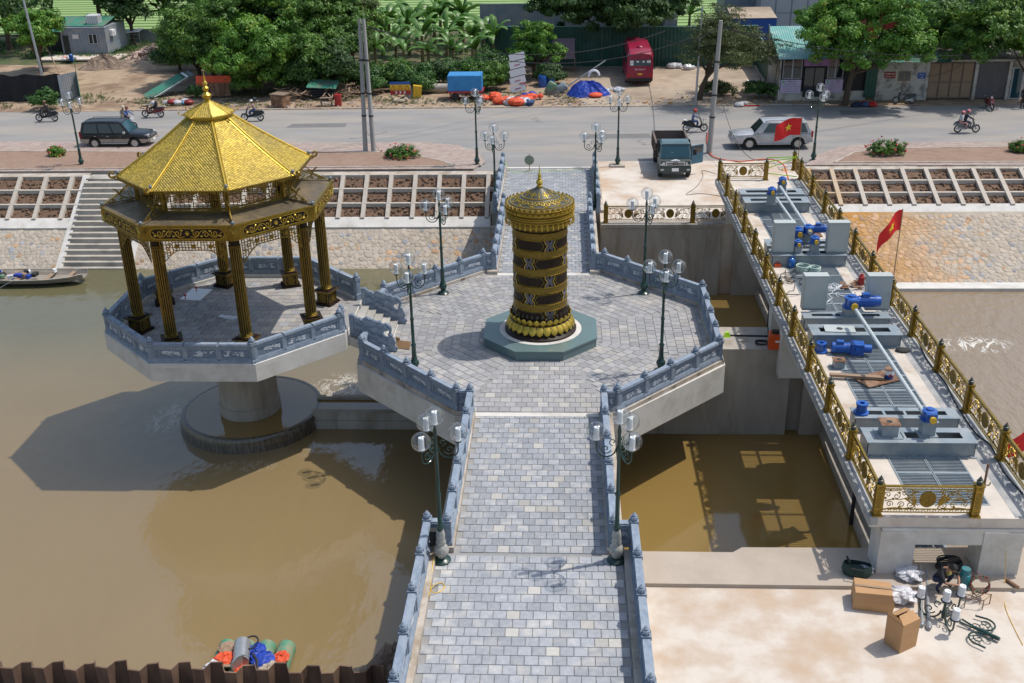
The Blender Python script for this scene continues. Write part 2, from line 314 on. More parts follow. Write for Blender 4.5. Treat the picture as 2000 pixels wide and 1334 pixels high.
# ---------------- embankments: left, middle and right of the abutments ----------------
def slope(name, x0, x1, prof, m, nx=40):
    b = MB(); n = len(prof)
    vs = [(x0+(x1-x0)*i/nx, y, z) for i in range(nx+1) for y, z in prof]
    fs = [(i*n+j+1, i*n+j, (i+1)*n+j, (i+1)*n+j+1) for i in range(nx) for j in range(n-1)]
    b.add(vs, fs); return b
LP = [(25.0,-.02),(22.2,-2.02),(19.0,-4.1),(17.6,-5.1)]      # left and middle bank profile (y, z)
RP = [(25.7,-.02),(22.3,-1.35),(16.2,-3.95),(16.0,-4.1),(14,-5)]
def emb(label_side, x0, x1, prof, xs_cols, nrows, label):
    root = thing('embankment', label, 'embankment', (x0, 0, 0))
    w_ = x1-x0
    (ya,za),(yb,zb),(yc,zc),(yd,zd) = prof[:4]
    m = slope('s', 0, w_, [(ya+1,za),(ya,za-.12),(yb,zb-.12)], None); part('soil_bed', m, m_soil, root)
    m = slope('s', 0, w_, [(yb,zb),(yc,zc),prof[3]], None); part('mortar_bed', m, m_mort, root)
    # ribs
    for x in xs_cols:
        bb = MB(); bb.beam((0,ya,za+.02),(0,yb,zb+.03),.26,.24); part('rib', bb, m_ribr, root, loc=(x-x0,0,0))
    xs = sorted(xs_cols)
    for r in range(1, nrows):
        t = r/nrows; y = ya+(yb-ya)*t; z = za+(zb-za)*t
        bb = MB(); bb.box(0,w_,y-.12,y+.12,z-.14,z+.10); part('cross_rib', bb, m_ribr, root)
    bb = MB(); bb.box(0,w_,ya-.05,ya+.75,za-.3,za+.05); part('coping', bb, m_kerb, root)
    bb = MB(); bb.add([(0,yb+.1,zb+.12),(w_,yb+.1,zb+.12),(w_,yb-.65,zb-.30),(0,yb-.65,zb-.30),(0,yb+.1,zb-.3),(w_,yb+.1,zb-.3),(w_,yb-.6,zb-.7),(0,yb-.6,zb-.7)],[(3,2,1,0),(0,4,7,3),(7,6,2,3),(5,1,2,6),(0,1,5,4)]); part('berm', bb, m_concL, root)
    # clods of soil in every cell
    cl = MB()
    for k in range(int(w_*55)):
        x = random.uniform(0,w_); t = random.random(); s_ = random.uniform(.04,.13)
        cl.obox((x, ya+(yb-ya)*t, za-.1+(zb-za)*t), (s_*1.5,s_*1.2,s_), rz=random.random()*6, rx=random.random())
    part('soil_clods', cl, m_soil, root, kind='stuff')
    # rubble stones
    ang = math.atan2(zb-zc, yb-yc); Ls = math.hypot(yb-yc-.6, zb-zc)
    zt_ = zb+(zc-zb)*.7/(yb-yc)
    return root, w_, (yb-.7, zt_), (yc, zc), ang
ROCKS = []
for k in range(6):
    b = MB(); n = 7
    rr = [random.uniform(.75,1.05) for _ in range(n)]
    p0 = [(rr[i]*math.cos(2*PI*i/n), .8*rr[i]*math.sin(2*PI*i/n)) for i in range(n)]
    p1 = [(x*.7+random.uniform(-.08,.08), y*.7+random.uniform(-.08,.08)) for x, y in p0]
    b.frus(p0, p0, -.3, .12, bot=False, top=False); b.frus(p0, p1, .12, .34, bot=False)
    ROCKS.append((b, [b.mesh('stone', q) for q in (m_rock, m_rock, m_rock, m_rock2, m_rock3)]))
def lay_stones(root, w_, top, bot, limit=300, size=.27, xa=0., near=None, orange=None):
    (y0,z0),(y1,z1) = top, bot; L_ = math.hypot(y0-y1, z0-z1); ang = math.atan2(z0-z1, y0-y1)
    rows = int(L_/(size*1.25)); pts = []
    for r in range(rows):
        x = random.uniform(0,.2)
        while x < w_:
            s_ = size*random.uniform(.45,1.3); x += s_*.95
            t = (r+.5+random.uniform(-.28,.28))/rows
            pts.append((x, y0+(y1-y0)*t, z0+(z1-z0)*t, s_)); x += s_*.95
    if near is not None: pts.sort(key=lambda p: abs(p[0]-near))
    else: random.shuffle(pts)
    rest = MB()
    for i, (x,y,z,s_) in enumerate(pts):
        b0, ms = random.choice(ROCKS); q = random.random()
        p = .12
        if orange: p = max(0, min(.95, 1.0-(x-orange[0])/orange[1]))
        mi = 3 if q < p*.7 else (4 if q < p*.7+.10 else 0)
        rz = random.random()*6.28
        if i < limit: link('stone', ms[mi], root, (x,y,z), rot=tuple((Matrix.Rotation(ang,3,'X') @ Matrix.Rotation(rz,3,'Z')).to_euler()), sca=(s_*random.uniform(.8,1.3), s_, s_*.38))
        else:
            T = Matrix.Translation((x,y,z)) @ Matrix.Rotation(ang,4,'X') @ Matrix.Rotation(rz,4,'Z') @ Matrix.Diagonal((s_,s_,s_*.38,1))
            rest.T = T; rest.add(b0.v, b0.f, {3:1,4:2}.get(mi,0))
    if rest.v: rest.T = None; part('rubble_facing', rest, [m_rock,m_rock2,m_rock3], root, kind='stuff')
for (nm, x0, x1, prof, cols, lab, near, org) in [
    ('l', -60., -29.9, LP, [-60+1.72*i for i in range(18)], 'left river embankment of concrete grid and rubble beside the boat steps', 30, None),
    ('m', -25.6, -3.1, LP, [-25.5+1.55*i for i in range(15)], 'middle river embankment between the boat steps and the bridge', 16, None),
    ('r', 14.6, 60., RP, [14.9+1.46*i for i in range(30)], 'right river embankment stained orange beside the sluice deck', 8, (1.,11.))]:
    root, w_, tp, bt, _ = emb(nm, x0, x1, prof, cols, 3, lab)
    lay_stones(root, w_, tp, bt, near=near, orange=org, size=.21)
    if nm == 'r':
        q = MB(); q.box(0, w_, 15.3, 16.5, -4.6, -3.92); part('toe_ledge', q, m_concL, root)
# boat landing steps
root = thing('boat_landing_steps', 'wide concrete steps leading down to the water behind the pavilion', 'steps', (-27.7,0,0))
for i in range(16):
    z = -.2-i*.255; y = 24.6-i*.352
    b = MB(); b.box(-2.1, 2.0, y-.4, y+.15, z-.255, z); part('step', b, m_conc, root)
for s_ in (-1, 1):
    b = MB(); b.beam((s_*2.18-.02,25.2,-.1),(s_*2.18-.02,19.0,-4.3),.42,.5); part('side_wall', b, m_concL, root)
b = MB(); b.box(-2.1,2.1,24.7,25.7,-.6,-.05); part('landing', b, m_conc, root)
# ---------------- planted islands with pavers and kerbs ----------------
def smooth_poly(p, it=2):
    for _ in range(it):
        q = []
        for i in range(len(p)):
            a, c = p[i], p[(i+1)%len(p)]; q += [(a[0]*.75+c[0]*.25, a[1]*.75+c[1]*.25), (a[0]*.25+c[0]*.75, a[1]*.25+c[1]*.75)]
        p = q
    return p
def inside(p, x, y):
    c = False; n = len(p)
    for i in range(n):
        (x1,y1),(x2,y2) = p[i], p[(i+1)%n]
        if (y1 > y) != (y2 > y) and x < (x2-x1)*(y-y1)/(y2-y1)+x1: c = not c
    return c
def island(name, outer, inner):
    b = MB(); b.prism(outer, -.15, .10); b.v = b.v; structure(name+'_base', b, m_kerb)
    b = MB()
    xs = [p[0] for p in outer]; ys = [p[1] for p in outer]
    y = min(ys)
    while y < max(ys):
        x = max(min(xs), -44) + (0 if int(y/.2)%2 else .2)
        while x < min(max(xs), 40):
            if inside(outer, x, y) and not inside(inner, x, y): b.box(x-.19,x+.19,y-.09,y+.09,.09,.118)
            x += .4
        y += .2
    link(name+'_pavers', b.mesh('pavers', m_pink), kind='stuff'); tag(bpy.data.objects[name+'_pavers'], 'small pinkish pavers edging the '+('left' if outer[0][0] < 0 else 'right')+' planting island by the road', 'paving')
    b = MB(); n = len(inner); b.prism(inner, .05, .15); structure(name+'_soil', b, m_dirt2)
    c = MB()
    for i in range(n):
        a, d = inner[i], inner[(i+1)%n]; c.beam((a[0],a[1],.12),(d[0],d[1],.12),.12,.1)
    structure(name+'_kerb', c, m_kerb)
outerL = [(-75,25.9),(-4.9,26.1),(-4.2,27.6),(-4.9,30.2),(-6.6,32.2),(-9.5,33.1),(-15.7,33.0),(-40,34.0),(-75,35)]
innerL = [(-75,26.4),(-8,26.5),(-6.2,26.6),(-6.9,27.7),(-8.6,29.0),(-11,30.2),(-16,30.3),(-40,31.2),(-75,31.4)]
outerR = [(16.4,26.5),(17.6,28.8),(19.6,30.9),(22.8,31.9),(27,32.0),(40,32.4),(75,33),(75,26.2),(30,26.1)]
innerR = [(18.3,26.9),(20.1,29.3),(22.8,30.3),(27,30.5),(40,30.6),(75,31),(75,26.8),(30,26.8)]
island('left_island', outerL, innerL); island('right_island', outerR, innerR)
# ---------------- yard platform beside the bridge (truck stands on it) ----------------
b = MB(); b.prism([(3.0,15.0),(14.5,15.0),(14.5,17.6),(16.2,26.5),(16.2,28.0),(3.2,28.0),(3.0,26)], -4.6, 0.002); structure('yard_slab', b, m_slab)
b = MB(); b.box(3.0,9.55,14.8,15.0,-5,-.12); b.box(9.55,10.25,15.3,15.5,-5,-.3); b.box(10.25,14.5,14.75,15.05,-5,-.2)
b.box(3.0,9.55,14.72,15.25,-.12,.06)
solo('retaining_wall', 'tall stained concrete retaining wall below the gold yard railing', 'wall', b, m_wallc)
b = MB(); b.box(14.5,14.9,14.0,26.0,-5,-.1); solo('abutment_wall', 'concrete side wall between the sluice deck and right embankment', 'wall', b, m_wallc)
# middle pier wall that carries the sluice deck
root = thing('pier_wall', 'thick stained concrete pier wall running under the sluice deck to the plaza', 'wall')
b = MB(); b.box(7.3,10.35,-.95,1.3,-5,-.1); b.box(10.35,10.95,-.55,.9,-5,-.3); b.box(10.95,14.3,-.95,1.3,-5,-.1); b.box(2.9,7.3,-.95,1.3,-5,-1.5)
part('wall_body', b, m_wallc, root)
b = MB(); b.box(9.75,10.95,-1.5,-.954,-1.15,1.2); b.box(12.6,13.6,-1.5,-.954,-1.15,1.2); part('corbel', b, m_concL, root)
# chamber low wall
b = MB(); b.prism([(11.80,-.95),(12.08,-.95),(11.72,-14.9),(11.42,-14.9)], -5, -3.78); solo('weir_wall', 'low wet concrete weir wall beside the churning white water', 'wall', b, m_wallc)
b = MB(); b.box(11.6,12.0,1.3,14.8,-5,-3.8); solo('weir_wall', 'low weir wall under the sluice deck in the far chamber', 'wall', b, m_wallc)

b = MB(); R_ = random.Random(17)
for k in range(9):
    x, y = R_.uniform(-40,34), R_.uniform(33,43); pts = []
    for i in range(14): pts.append((x,y)); x += R_.uniform(-.35,.35); y += R_.choice((-1,1))*R_.uniform(0,.2)+.32*(1 if k % 2 else -1)*R_.random(); y = min(44.2, max(32.4, y))
    for (xa,ya),(xb,yb) in zip(pts, pts[1:]):
        d = math.hypot(xb-xa, yb-ya)+1e-6; nx, ny = -(yb-ya)/d*.018, (xb-xa)/d*.018; b.add([(xa-nx,ya-ny,-.015),(xb-nx,yb-ny,-.015),(xb+nx,yb+ny,-.015),(xa+nx,ya+ny,-.015)], [(0,1,2,3)])
structure('road_cracks', b, m_black)
b = MB()
for x0, x1, y0, y1 in ((-20,-15.5,38.2,39.6),(2.5,7.2,34.2,35.6),(22,25,41,42.6)): b.add([(x0,y0,-.017),(x1,y0+.1,-.017),(x1-.1,y1,-.017),(x0+.2,y1-.1,-.017)], [(0,1,2,3)])
structure('road_patches', b, mat('asphalt_repair', (.17,.168,.165), (.14,.138,.135), rough=.9, scale=2))

# ---------------- bridge, plaza and their paving ----------------
def pave_mesh(w_, d, t=.03, b_=.008):
    b = MB(); x, y = w_/2-.006, d/2-.006
    b.frus([(-x,-y),(x,-y),(x,y),(-x,y)], [(-x+b_,-y+b_),(x-b_,-y+b_),(x-b_,y-b_),(-x+b_,y-b_)], 0, t, bot=False); return b
def lay(root, cells, w_, d, z, limit=300, key=None, stone=None):
    """cells: (x, y, angle).  The nearest ones become paving_stone objects, the others one joined part."""
    cells = sorted(cells, key=key or (lambda c: c[1]))
    stone = stone or m_pave; b = pave_mesh(w_, d); ms = [b.mesh('paving_stone', stone), b.mesh('paving_stone', m_pavel)]; rest = MB()
    for i, (x, y, a) in enumerate(cells):
        pale = random.random() < .05; dz = random.uniform(-.003,.003)
        if i < limit: link('paving_stone', ms[pale], root, (x, y, z+dz), rot=(random.uniform(-.006,.006), random.uniform(-.006,.006), a))
        else:
            rest.T = Matrix.Translation((x, y, z+dz)) @ Matrix.Rotation(a, 4, 'Z') @ Matrix.Rotation(random.uniform(-.006,.006),4,'X'); rest.add(b.v, b.f, 1 if pale else 0)
    if rest.v: rest.T = None; part('joined_paving', rest, [stone, m_pavel], root, kind='stuff')
def rows(x0, x1, y0, y1, w_, d):
    out = []; k = 0; y = y0+d/2
    while y < y1:
        x = x0 + (w_/2 if k % 2 else w_)
        while x < x1+w_*.3:
            if x0+w_*.4 < x < x1-w_*.4: out.append((x, y, 0.))
            x += w_
        y += d; k += 1
    return out
def walkway(name, x0, x1, y0, y1, w_=.36, d=.355):
    b = MB(); b.box(x0-.45, x1+.45, y0, y1, -.75, -.026); r = structure(name, b, [m_grout]); 
    lay(r, rows(x0, x1, y0, y1, w_, d), w_, d, -.028)
    for s_, x in ((-1, x0), (1, x1)):
        k = MB(); k.box(min(x, x+s_*.5), max(x, x+s_*.5), y0, y1, -.03, .16); k.box(min(x+s_*.4,x+s_*.52), max(x+s_*.4,x+s_*.52), y0, y1, -.78, -.03)
        part('edge_kerb', k, m_kerb, r)
    return r
walkway('near_walkway', -2.72, 2.72, -30, -15.3)
walkway('near_bridge_deck', -2.24, 2.24, -15.3, -6.95)
walkway('far_bridge_deck', -2.24, 2.24, 7.35, 17.0)
walkway('far_walkway', -2.72, 2.72, 17.0, 26.4)
b = MB(); b.box(-2.24,2.24,-7.0,-6.72,-.2,.012); b.box(-2.24,2.24,7.2,7.5,-.2,.012); b.box(-2.8,2.8,26.4,26.7,-.2,.012)
structure('threshold_strips', b, m_concL)
VP = [(-3.0,-6.95),(3.0,-6.95),(7.38,-2.58),(7.38,3.62),(3.0,7.98),(-3.0,7.98),(-7.38,3.62),(-7.38,-2.58)]
b = MB(); b.frus([(x*.97,y*.97) for x,y in VP], VP, -1.45, -1.25); b.prism(VP, -1.25, -.03); plaza = structure('plaza_deck', b, [m_concL])
b = MB(); b.prism([(x*.955,(y-.5)*.955+.5) for x,y in VP], -.2, -.026); part('mortar_bed', b, m_grout, plaza)
VI = [(x*.945,(y-.5)*.945+.5) for x,y in VP]
def in_poly(p, x, y): return inside(p, x, y)
cells = []
for k in range(8):
    a = k*PI/4; ca, sa = math.cos(a), math.sin(a); j = 0; v = .1
    while v < 8.4:
        u = -8 + (.2 if j % 2 else 0)
        while u < 8:
            if abs(u) <= v*math.tan(PI/8)+.05:
                x, y = u*ca+v*sa, -u*sa+v*ca; y += .5
                if in_poly(VI, x, y) and math.hypot(x, y) > 1.8: cells.append((x, y, -a))
            u += .40
        v += .38; j += 1
m_pave2 = mat('warm_grey_paving_stone', (.335,.332,.335), (.265,.265,.272), rough=.68, scale=7, bump=.35, bscale=26, rnd=.15, isl=.15, dirt=(.43,.40,.36), dscale=1.0, dth=(.48,.7))
lay(plaza, cells, .40, .38, -.028, stone=m_pave2)
# ---------------- carved stone parapets ----------------
def relief(b, x0, x1, z0, z1, y, sgn, m, nx=26, nz=12, seed=0):
    R_ = random.Random(seed); cen = [(R_.uniform(.1,.9), R_.uniform(.15,.85), R_.choice((-1,1)), R_.uniform(9,16)) for _ in range(6)]
    vs = []; asp = (x1-x0)/(z1-z0)
    for i in range(nx+1):
        for j in range(nz+1):
            u, v = i/nx, j/nz; h = 0
            for cx, cz, s_, f_ in cen:
                dx, dz = (u-cx)*asp, v-cz; r = math.hypot(dx, dz); h = max(h, math.exp(-r*2.6)*(.5+.5*math.sin(f_*r+s_*3*math.atan2(dz, dx))))
            e = min(u*asp, (1-u)*asp, v, 1-v); h = h if e > .06 else 0
            vs.append((x0+(x1-x0)*u, y+sgn*(.004+.03*h), z0+(z1-z0)*v))
    fs = [((i*(nz+1)+j), ((i+1)*(nz+1)+j), ((i+1)*(nz+1)+j+1), (i*(nz+1)+j+1)) for i in range(nx) for j in range(nz)]
    if sgn > 0: fs = [tuple(reversed(f)) for f in fs]
    hs = [sum(abs(vs[i][1]-y) for i in f)/4 for f in fs]; k0 = len(b.f); b.add(vs, fs, 0)
    for i, h in enumerate(hs): b.m[k0+i] = 1 if h > .0145 else 0
def post_mesh(h=1.02):
    b = MB(); q = lambda s_: [(-s_,-s_),(s_,-s_),(s_,s_),(-s_,s_)]
    b.prism(q(.135), .0, .26); b.frus(q(.12), q(.105), .26, .30, bot=False); b.prism(q(.105), .30, h-.17)
    for sx, sy in ((0,-1),(0,1),(-1,0),(1,0)):
        b.obox((sx*.108, sy*.108, .56), (.13 if sy else .016, .13 if sx else .016, .44))
    b.frus(q(.105), q(.135), h-.17, h-.13); b.prism(q(.135), h-.13, h-.08); b.prism(q(.10), h-.08, h-.055); b.prism(q(.13), h-.055, h-.02)
    return b
def bud_mesh():
    b = MB(); b.lathe([(.055,0),(.10,.03),(.115,.075),(.085,.12),(.06,.14),(.075,.16),(.03,.225),(.004,.25)], 8, rot=PI/8)
    for k in range(8): a = k*PI/4; b.obox((.098*math.cos(a), .098*math.sin(a), .075), (.03,.05,.09), rz=a, ry=-.2)
    return b
ME_POST = post_mesh().mesh('post', m_blue); ME_BUD = bud_mesh().mesh('finial', m_blue, smooth=True)
ME_BASE = None
m_bluew = mat('pale_carving_relief', (.56,.59,.63), (.42,.46,.51), rough=.7, scale=12)  # paler stone for the raised faces of the relief
def bay_meshes():
    b = MB(); b.box(0,1,-.125,.125,.14,.27); b.box(0,1,-.105,.105,.27,.33); base = b.mesh('base_rail', m_blue)
    b = MB(); b.box(0,1,-.12,.12,.855,.90); b.box(0,1,-.10,.10,.90,.945); b.box(0,1,-.07,.07,.80,.855); top = b.mesh('top_rail', m_blue)
    ps = []
    for sd_ in range(3):
        b = MB(); b.box(0,1,-.05,.05,.33,.80,1)  # recess backing in darker stone, recess shade put into its colour
        for s_ in (-1,1):
            y0, y1 = (s_*.05, s_*.075) if s_ > 0 else (s_*.075, s_*.05)
            b.box(0,.07,y0,y1,.33,.80); b.box(.93,1,y0,y1,.33,.80); b.box(.07,.93,y0,y1,.33,.37); b.box(.07,.93,y0,y1,.70,.80)
        P_ = b.mesh('panel', [m_blue, m_bluel]); c = MB()
        for s_ in (-1,1): relief(c, .09,.91,.39,.68, s_*.05, s_, 0, seed=sd_)
        ps.append((P_, c.mesh('carving', [m_bluel, m_bluew], smooth='all')))
    return base, top, ps
ME_BASE, ME_TOP, ME_PAN = bay_meshes()
def parapet(label, pts, group='carved blue-grey stone parapets', z=0., posts=None, kerb=True, name='stone_parapet'):
    """pts: post positions; posts: which of them carry a tall finial post (the others a low pilaster)"""
    root = thing(name, label, 'parapet', (pts[0][0], pts[0][1], z), group=group)
    n = len(pts)
    for i, p in enumerate(pts):
        a = pts[i+1] if i < n-1 else pts[i-1]; rz = math.atan2(a[1]-p[1], a[0]-p[0])
        loc = (p[0]-pts[0][0], p[1]-pts[0][1], 0)
        if posts is None or i in posts:
            q = link('post', ME_POST, root, loc, rz); link('finial', ME_BUD, q, (0,0,1.0))
        if i < n-1:
            L_ = math.hypot(a[0]-p[0], a[1]-p[1]); g = .1; ux, uy = (a[0]-p[0])/L_, (a[1]-p[1])/L_
            if posts is not None and i not in posts: g = .035
            l2 = (loc[0]+ux*g, loc[1]+uy*g, 0); sca = (L_-g-(.1 if (posts is None or i+1 in posts) else .035), 1, 1)
            link('base_rail', ME_BASE, root, l2, rz, sca=sca); link('top_rail', ME_TOP, root, l2, rz, sca=sca)
            P_, c = random.choice(ME_PAN); q = link('panel', P_, root, l2, rz, sca=sca); link('carving', c, q)
            if posts is not None and i+1 not in posts:
                b = MB(); b.obox((0,0,.58),(.16,.19,.56)); b.obox((0,0,.2),(.2,.26,.1)); part('pilaster', b, m_blue, root, loc=(a[0]-pts[0][0], a[1]-pts[0][1], 0), rz=rz)
            if kerb:
                b = MB(); b.box(-.12, L_+.12, -.2, .2, -.02, .143-.004*(i%2)); part('kerb', b, m_kerb, root, loc=loc, rz=rz)
    return root
def seg(a, b, n): return [(a[0]+(b[0]-a[0])*i/n, a[1]+(b[1]-a[1])*i/n) for i in range(n+1)]
for s_, nm in ((-1,'left'), (1,'right')):
    parapet(f'{nm} parapet of the near walkway, running out of the bottom of the frame', seg((s_*3.02,-15.0),(s_*3.02,-23.3),5), kerb=False)
    parapet(f'{nm} parapet of the narrow bridge stretch between the near walkway and the plaza', seg((s_*2.42,-6.75),(s_*2.42,-15.08),5), kerb=False)
    parapet(f'short parapet return beside the wrapped lamp base on the {nm} of the near bridge', [(s_*2.53,-15.05),(s_*2.91,-15.03)], posts=[], kerb=False)
    parapet(f'front {nm} diagonal parapet of the round plaza', seg((s_*7.12,-2.4),(s_*2.92,-6.68),4))
    parapet(f'short parapet return where the front {nm} plaza railing meets the bridge', [(s_*2.86,-6.7),(s_*2.48,-6.72)], posts=[])
    parapet(f'back {nm} diagonal parapet of the plaza, towards the road', seg((s_*7.14,3.5),(s_*2.94,7.72),4))
    parapet(f'short parapet return where the back {nm} plaza railing meets the far bridge', [(s_*2.88,7.76),(s_*2.48,7.78)], posts=[])
    parapet(f'{nm} parapet of the far bridge stretch behind the pillar', seg((s_*2.42,7.75),(s_*2.42,17.0),6), kerb=False)
    parapet(f'{nm} parapet of the far walkway by the road', seg((s_*2.92,17.1),(s_*2.92,26.0),5), kerb=False)
parapet('right side parapet of the plaza above the sluice chamber', seg((7.14,-2.4),(7.14,3.5),4))
parapet('short front piece of the left plaza parapet next to the cardboard sheet', [(-7.12,-2.5),(-7.12,-1.35)])
parapet('short back piece of the left plaza parapet beside the dragon stair wall', [(-7.12,1.72),(-7.12,3.38)])
# ---------------- street lamps ----------------
def scroll3(b, pts2, T, r, n=5): b.T = T; b.tube([(x,0,z) for x,z in pts2], r, n=n); b.T = None
def make_lamp(name='street_lamp'):
    root = thing(name, '', 'street lamp', (0,0,0), group='dark green street lamps with four clear globes')
    b = MB(); b.lathe([(.27,0),(.27,.05),(.22,.09),(.13,.13),(.11,.2),(.17,.3),(.19,.38),(.16,.46),(.11,.52),(.125,.56),(.10,.62)], 14); part('base', b, m_green, root, smooth=True)
    b = MB(); b.lathe([(.10,.62),(.085,1.1),(.105,1.13),(.105,1.17),(.065,1.22),(.062,2.2),(.08,2.22),(.08,2.28),(.055,2.32),(.052,3.65),(.08,3.7),(.08,3.78),(.05,3.85),(.045,4.2),(.06,4.25),(.03,4.45),(.03,4.5)], 10)
    part('pole', b, m_green, root, smooth=True)
    ab = MB()
    ab.tube([(.05,0,3.72)]+[(.05+x,0,3.72+z) for x, z in arc(.30,.02,.27,180,350,9)]+[(.62,0,3.86),(.63,0,3.95)], .022, n=6)
    ab.tube([(.05+x,0,3.72+z) for x, z in spiral(.32,.0,.16,.03,200,620,16)], .016, n=5)
    ab.tube([(.05+x,0,3.72+z) for x, z in spiral(.12,.22,.12,.02,-90,270,12)], .014, n=5)
    ab.lathe([(.02,0),(.09,.02),(.10,.05)], 10, c=(.63,0,3.95))
    am = ab.mesh('arm', m_green, smooth=True)
    g = MB(); g.sphere((0,0,.27), .275, 20, 14); gm = g.mesh('globe', m_glass, smooth='all')
    t = MB(); pr = []
    for i in range(9): pr += [(.085,.05+i*.038),(.07,.069+i*.038)]
    t.lathe([(.095,.02)]+pr+[(.075,.40),(.05,.40),(.045,.36)], 12); tm = t.mesh('lamp_tube', m_white, smooth='all')
    def globe(x, y, z): q = link('globe', gm, root, (x,y,z)); link('lamp_tube', tm, q)
    globe(0,0,4.5)
    for k in range(3):
        a = k*2*PI/3; link('arm', am, root, rz=a); globe(.63*math.cos(a), .63*math.sin(a), 4.0)
    return root
def lamp_at(x, y, a, label, first=[]):
    if not first: first.append(make_lamp()); l = first[0]; l.location = (x,y,0); l.rotation_euler = (0,0,math.radians(a)); l['label'] = label; return l
    return dup(first[0], (x,y,0), math.radians(a), label)
lFL = lamp_at(-2.55,-15.72,0,'lamp with plastic-wrapped base at the left edge of the near walkway')
lFR = lamp_at(2.49,-15.62,180,'lamp with plastic-wrapped base at the right edge of the near walkway')
lamp_at(4.77,-3.22,-90,'lamp on the front right of the plaza, behind the diagonal parapet')
lamp_at(-4.91,-3.3,-90,'lamp on the front left of the plaza near the stairs')
lamp_at(4.65,4.91,170,'lamp on the back right of the plaza above the chamber')
lamp_at(-4.63,4.91,180,'lamp on the back left of the plaza')
lamp_at(-2.93,17.5,-95,'lamp left of the far walkway beside its parapet')
lamp_at(2.72,17.5,-60,'lamp right of the far walkway beside its parapet')
lamp_at(-4.69,27.08,180,'lamp on the tip of the left planting island beside the flowering bush')
lamp_at(4.44,26.88,-90,'lamp on a concrete pad at the yard edge left of the truck')
lamp_at(17.13,27.72,160,'lamp beside the red flag and the silver pickup')
lamp_at(-31.24,27.53,170,'leftmost lamp, on the left island in front of the black car')
for l in (lFL, lFR):
    b = MB(); b.lathe([(.13,.0),(.2,.14),(.215,.22),(.18,.34),(.13,.42),(.15,.5),(.12,.6),(.14,.72),(.115,.85),(.10,.9)], 14); 
    R_ = random.Random(3); b.v = [(x*R_.uniform(.93,1.08), y*R_.uniform(.93,1.08), z) for x,y,z in b.v]
    part('plastic_wrapping', b, m_wrap, l, smooth=True, loc=(0,0,.16))
b = MB(); b.box(3.95,4.9,26.45,27.3,.0,.12); solo('lamp_footing', 'small square concrete footing under the lamp left of the truck', 'footing', b, m_kerb)

# ---------------- the gold and lacquer pillar ----------------
m_gold = mat('aged_gold', (.36,.245,.038), (.215,.138,.022), rough=.38, metal=.7, scale=14, bump=.25, bscale=30, dirt=(.12,.08,.02), dscale=4, dth=(.52,.75))
m_goldb = mat('bright_gold', (.62,.44,.07), (.48,.32,.045), rough=.32, metal=.7, scale=9, bump=.1)
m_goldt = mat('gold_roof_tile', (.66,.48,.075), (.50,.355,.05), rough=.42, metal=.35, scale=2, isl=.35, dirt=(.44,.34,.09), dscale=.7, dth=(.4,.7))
m_golddk = mat('gold_relief_band', (.30,.20,.035), (.16,.10,.02), rough=.45, metal=.7, scale=22, bump=.8, bscale=28, detail=3, bdist=.03)
m_lac = mat('dark_brown_lacquer', (.030,.016,.009), (.018,.010,.006), rough=.5, scale=3, spec=.25)
m_dkm = mat('dark_bronze', (.10,.10,.08), (.07,.07,.055), rough=.4, metal=.5, scale=6)
m_pearl = mat('mother_of_pearl_inlay', (.22,.21,.25), (.015,.01,.008), rough=.35, scale=40, detail=2)
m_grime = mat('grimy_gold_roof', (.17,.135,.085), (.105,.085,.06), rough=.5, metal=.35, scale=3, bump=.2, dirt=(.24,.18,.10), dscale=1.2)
root = thing('monument_pillar', 'round gold and dark lacquer pillar with domed cap in the middle of the plaza', 'pillar', (0,0,0))
b = MB(); A_ = 2.354
o1, o2 = octo(A_), octo(1.62)
for k in range(8):
    i, j = k, (k+1)%8
    p = [o1[i], o1[j], o2[j], o2[i]]; q = MB(); q.prism(p, .36, .42); part('granite_slab', q, m_teal, root)
    c = MB(); f_ = .985; c.prism([(o1[i][0]*f_,o1[i][1]*f_),(o1[j][0]*f_,o1[j][1]*f_),(o2[j][0],o2[j][1]),(o2[i][0],o2[i][1])], 0, .36); part('plinth_side', c, m_teal, root)
b.lathe([(1.72,0),(1.72,.425),(1.5,.425)], 40); part('mortar_ring', b, m_concL, root)
b = MB(); b.lathe([(1.5,.40),(1.5,.50),(1.42,.56),(1.34,.62),(1.34,.72),(1.28,.95),(1.2,1.0),(1.14,1.2)], 48); part('foot', b, m_lac, root, smooth=True)
b = MB(); b.lathe([(1.09,1.0),(1.09,5.45)], 64); part('shaft', b, m_lac, root, smooth=True)
# lotus petals, two tiers
def petal(w_, h, lean, t=.05, n=5):
    g = []; b = MB()
    for i in range(n+1):
        v = i/n; hw = w_/2*(math.sin(PI*(.25+.75*v))**.8 if v > .001 else .75)*(1.12 if v < .6 else 1)
        hw = w_/2*math.sqrt(max(0, 1-((v-.35)/.65)**2)) if v > .35 else w_/2*(.8+.2*v/.35)
        out = lean*math.sin(v*PI*.55)
        for j in range(5):
            u = -1+j*.5; g.append((out+ t*(1-u*u)*(1-.3*v), u*max(hw,.004), v*h))
    f = [(i*5+j, i*5+j+1, (i+1)*5+j+1, (i+1)*5+j) for i in range(n) for j in range(4)]
    b.add(g, f); b.add([(x-.02,y,z) for x,y,z in g], [tuple(reversed(q)) for q in f]); return b
pm1 = petal(.30,-.34,.17).mesh('lotus_petal', m_goldb, smooth='all'); pm2 = petal(.27,.30,.10).mesh('lotus_petal', m_goldb, smooth='all')
for k in range(28):
    a = k*2*PI/28; link('lotus_petal', pm1, root, (1.24*math.cos(a),1.24*math.sin(a),.98), a)
    a += PI/28; link('lotus_petal', pm2, root, (1.16*math.cos(a),1.16*math.sin(a),.98), a)
sm = MB()
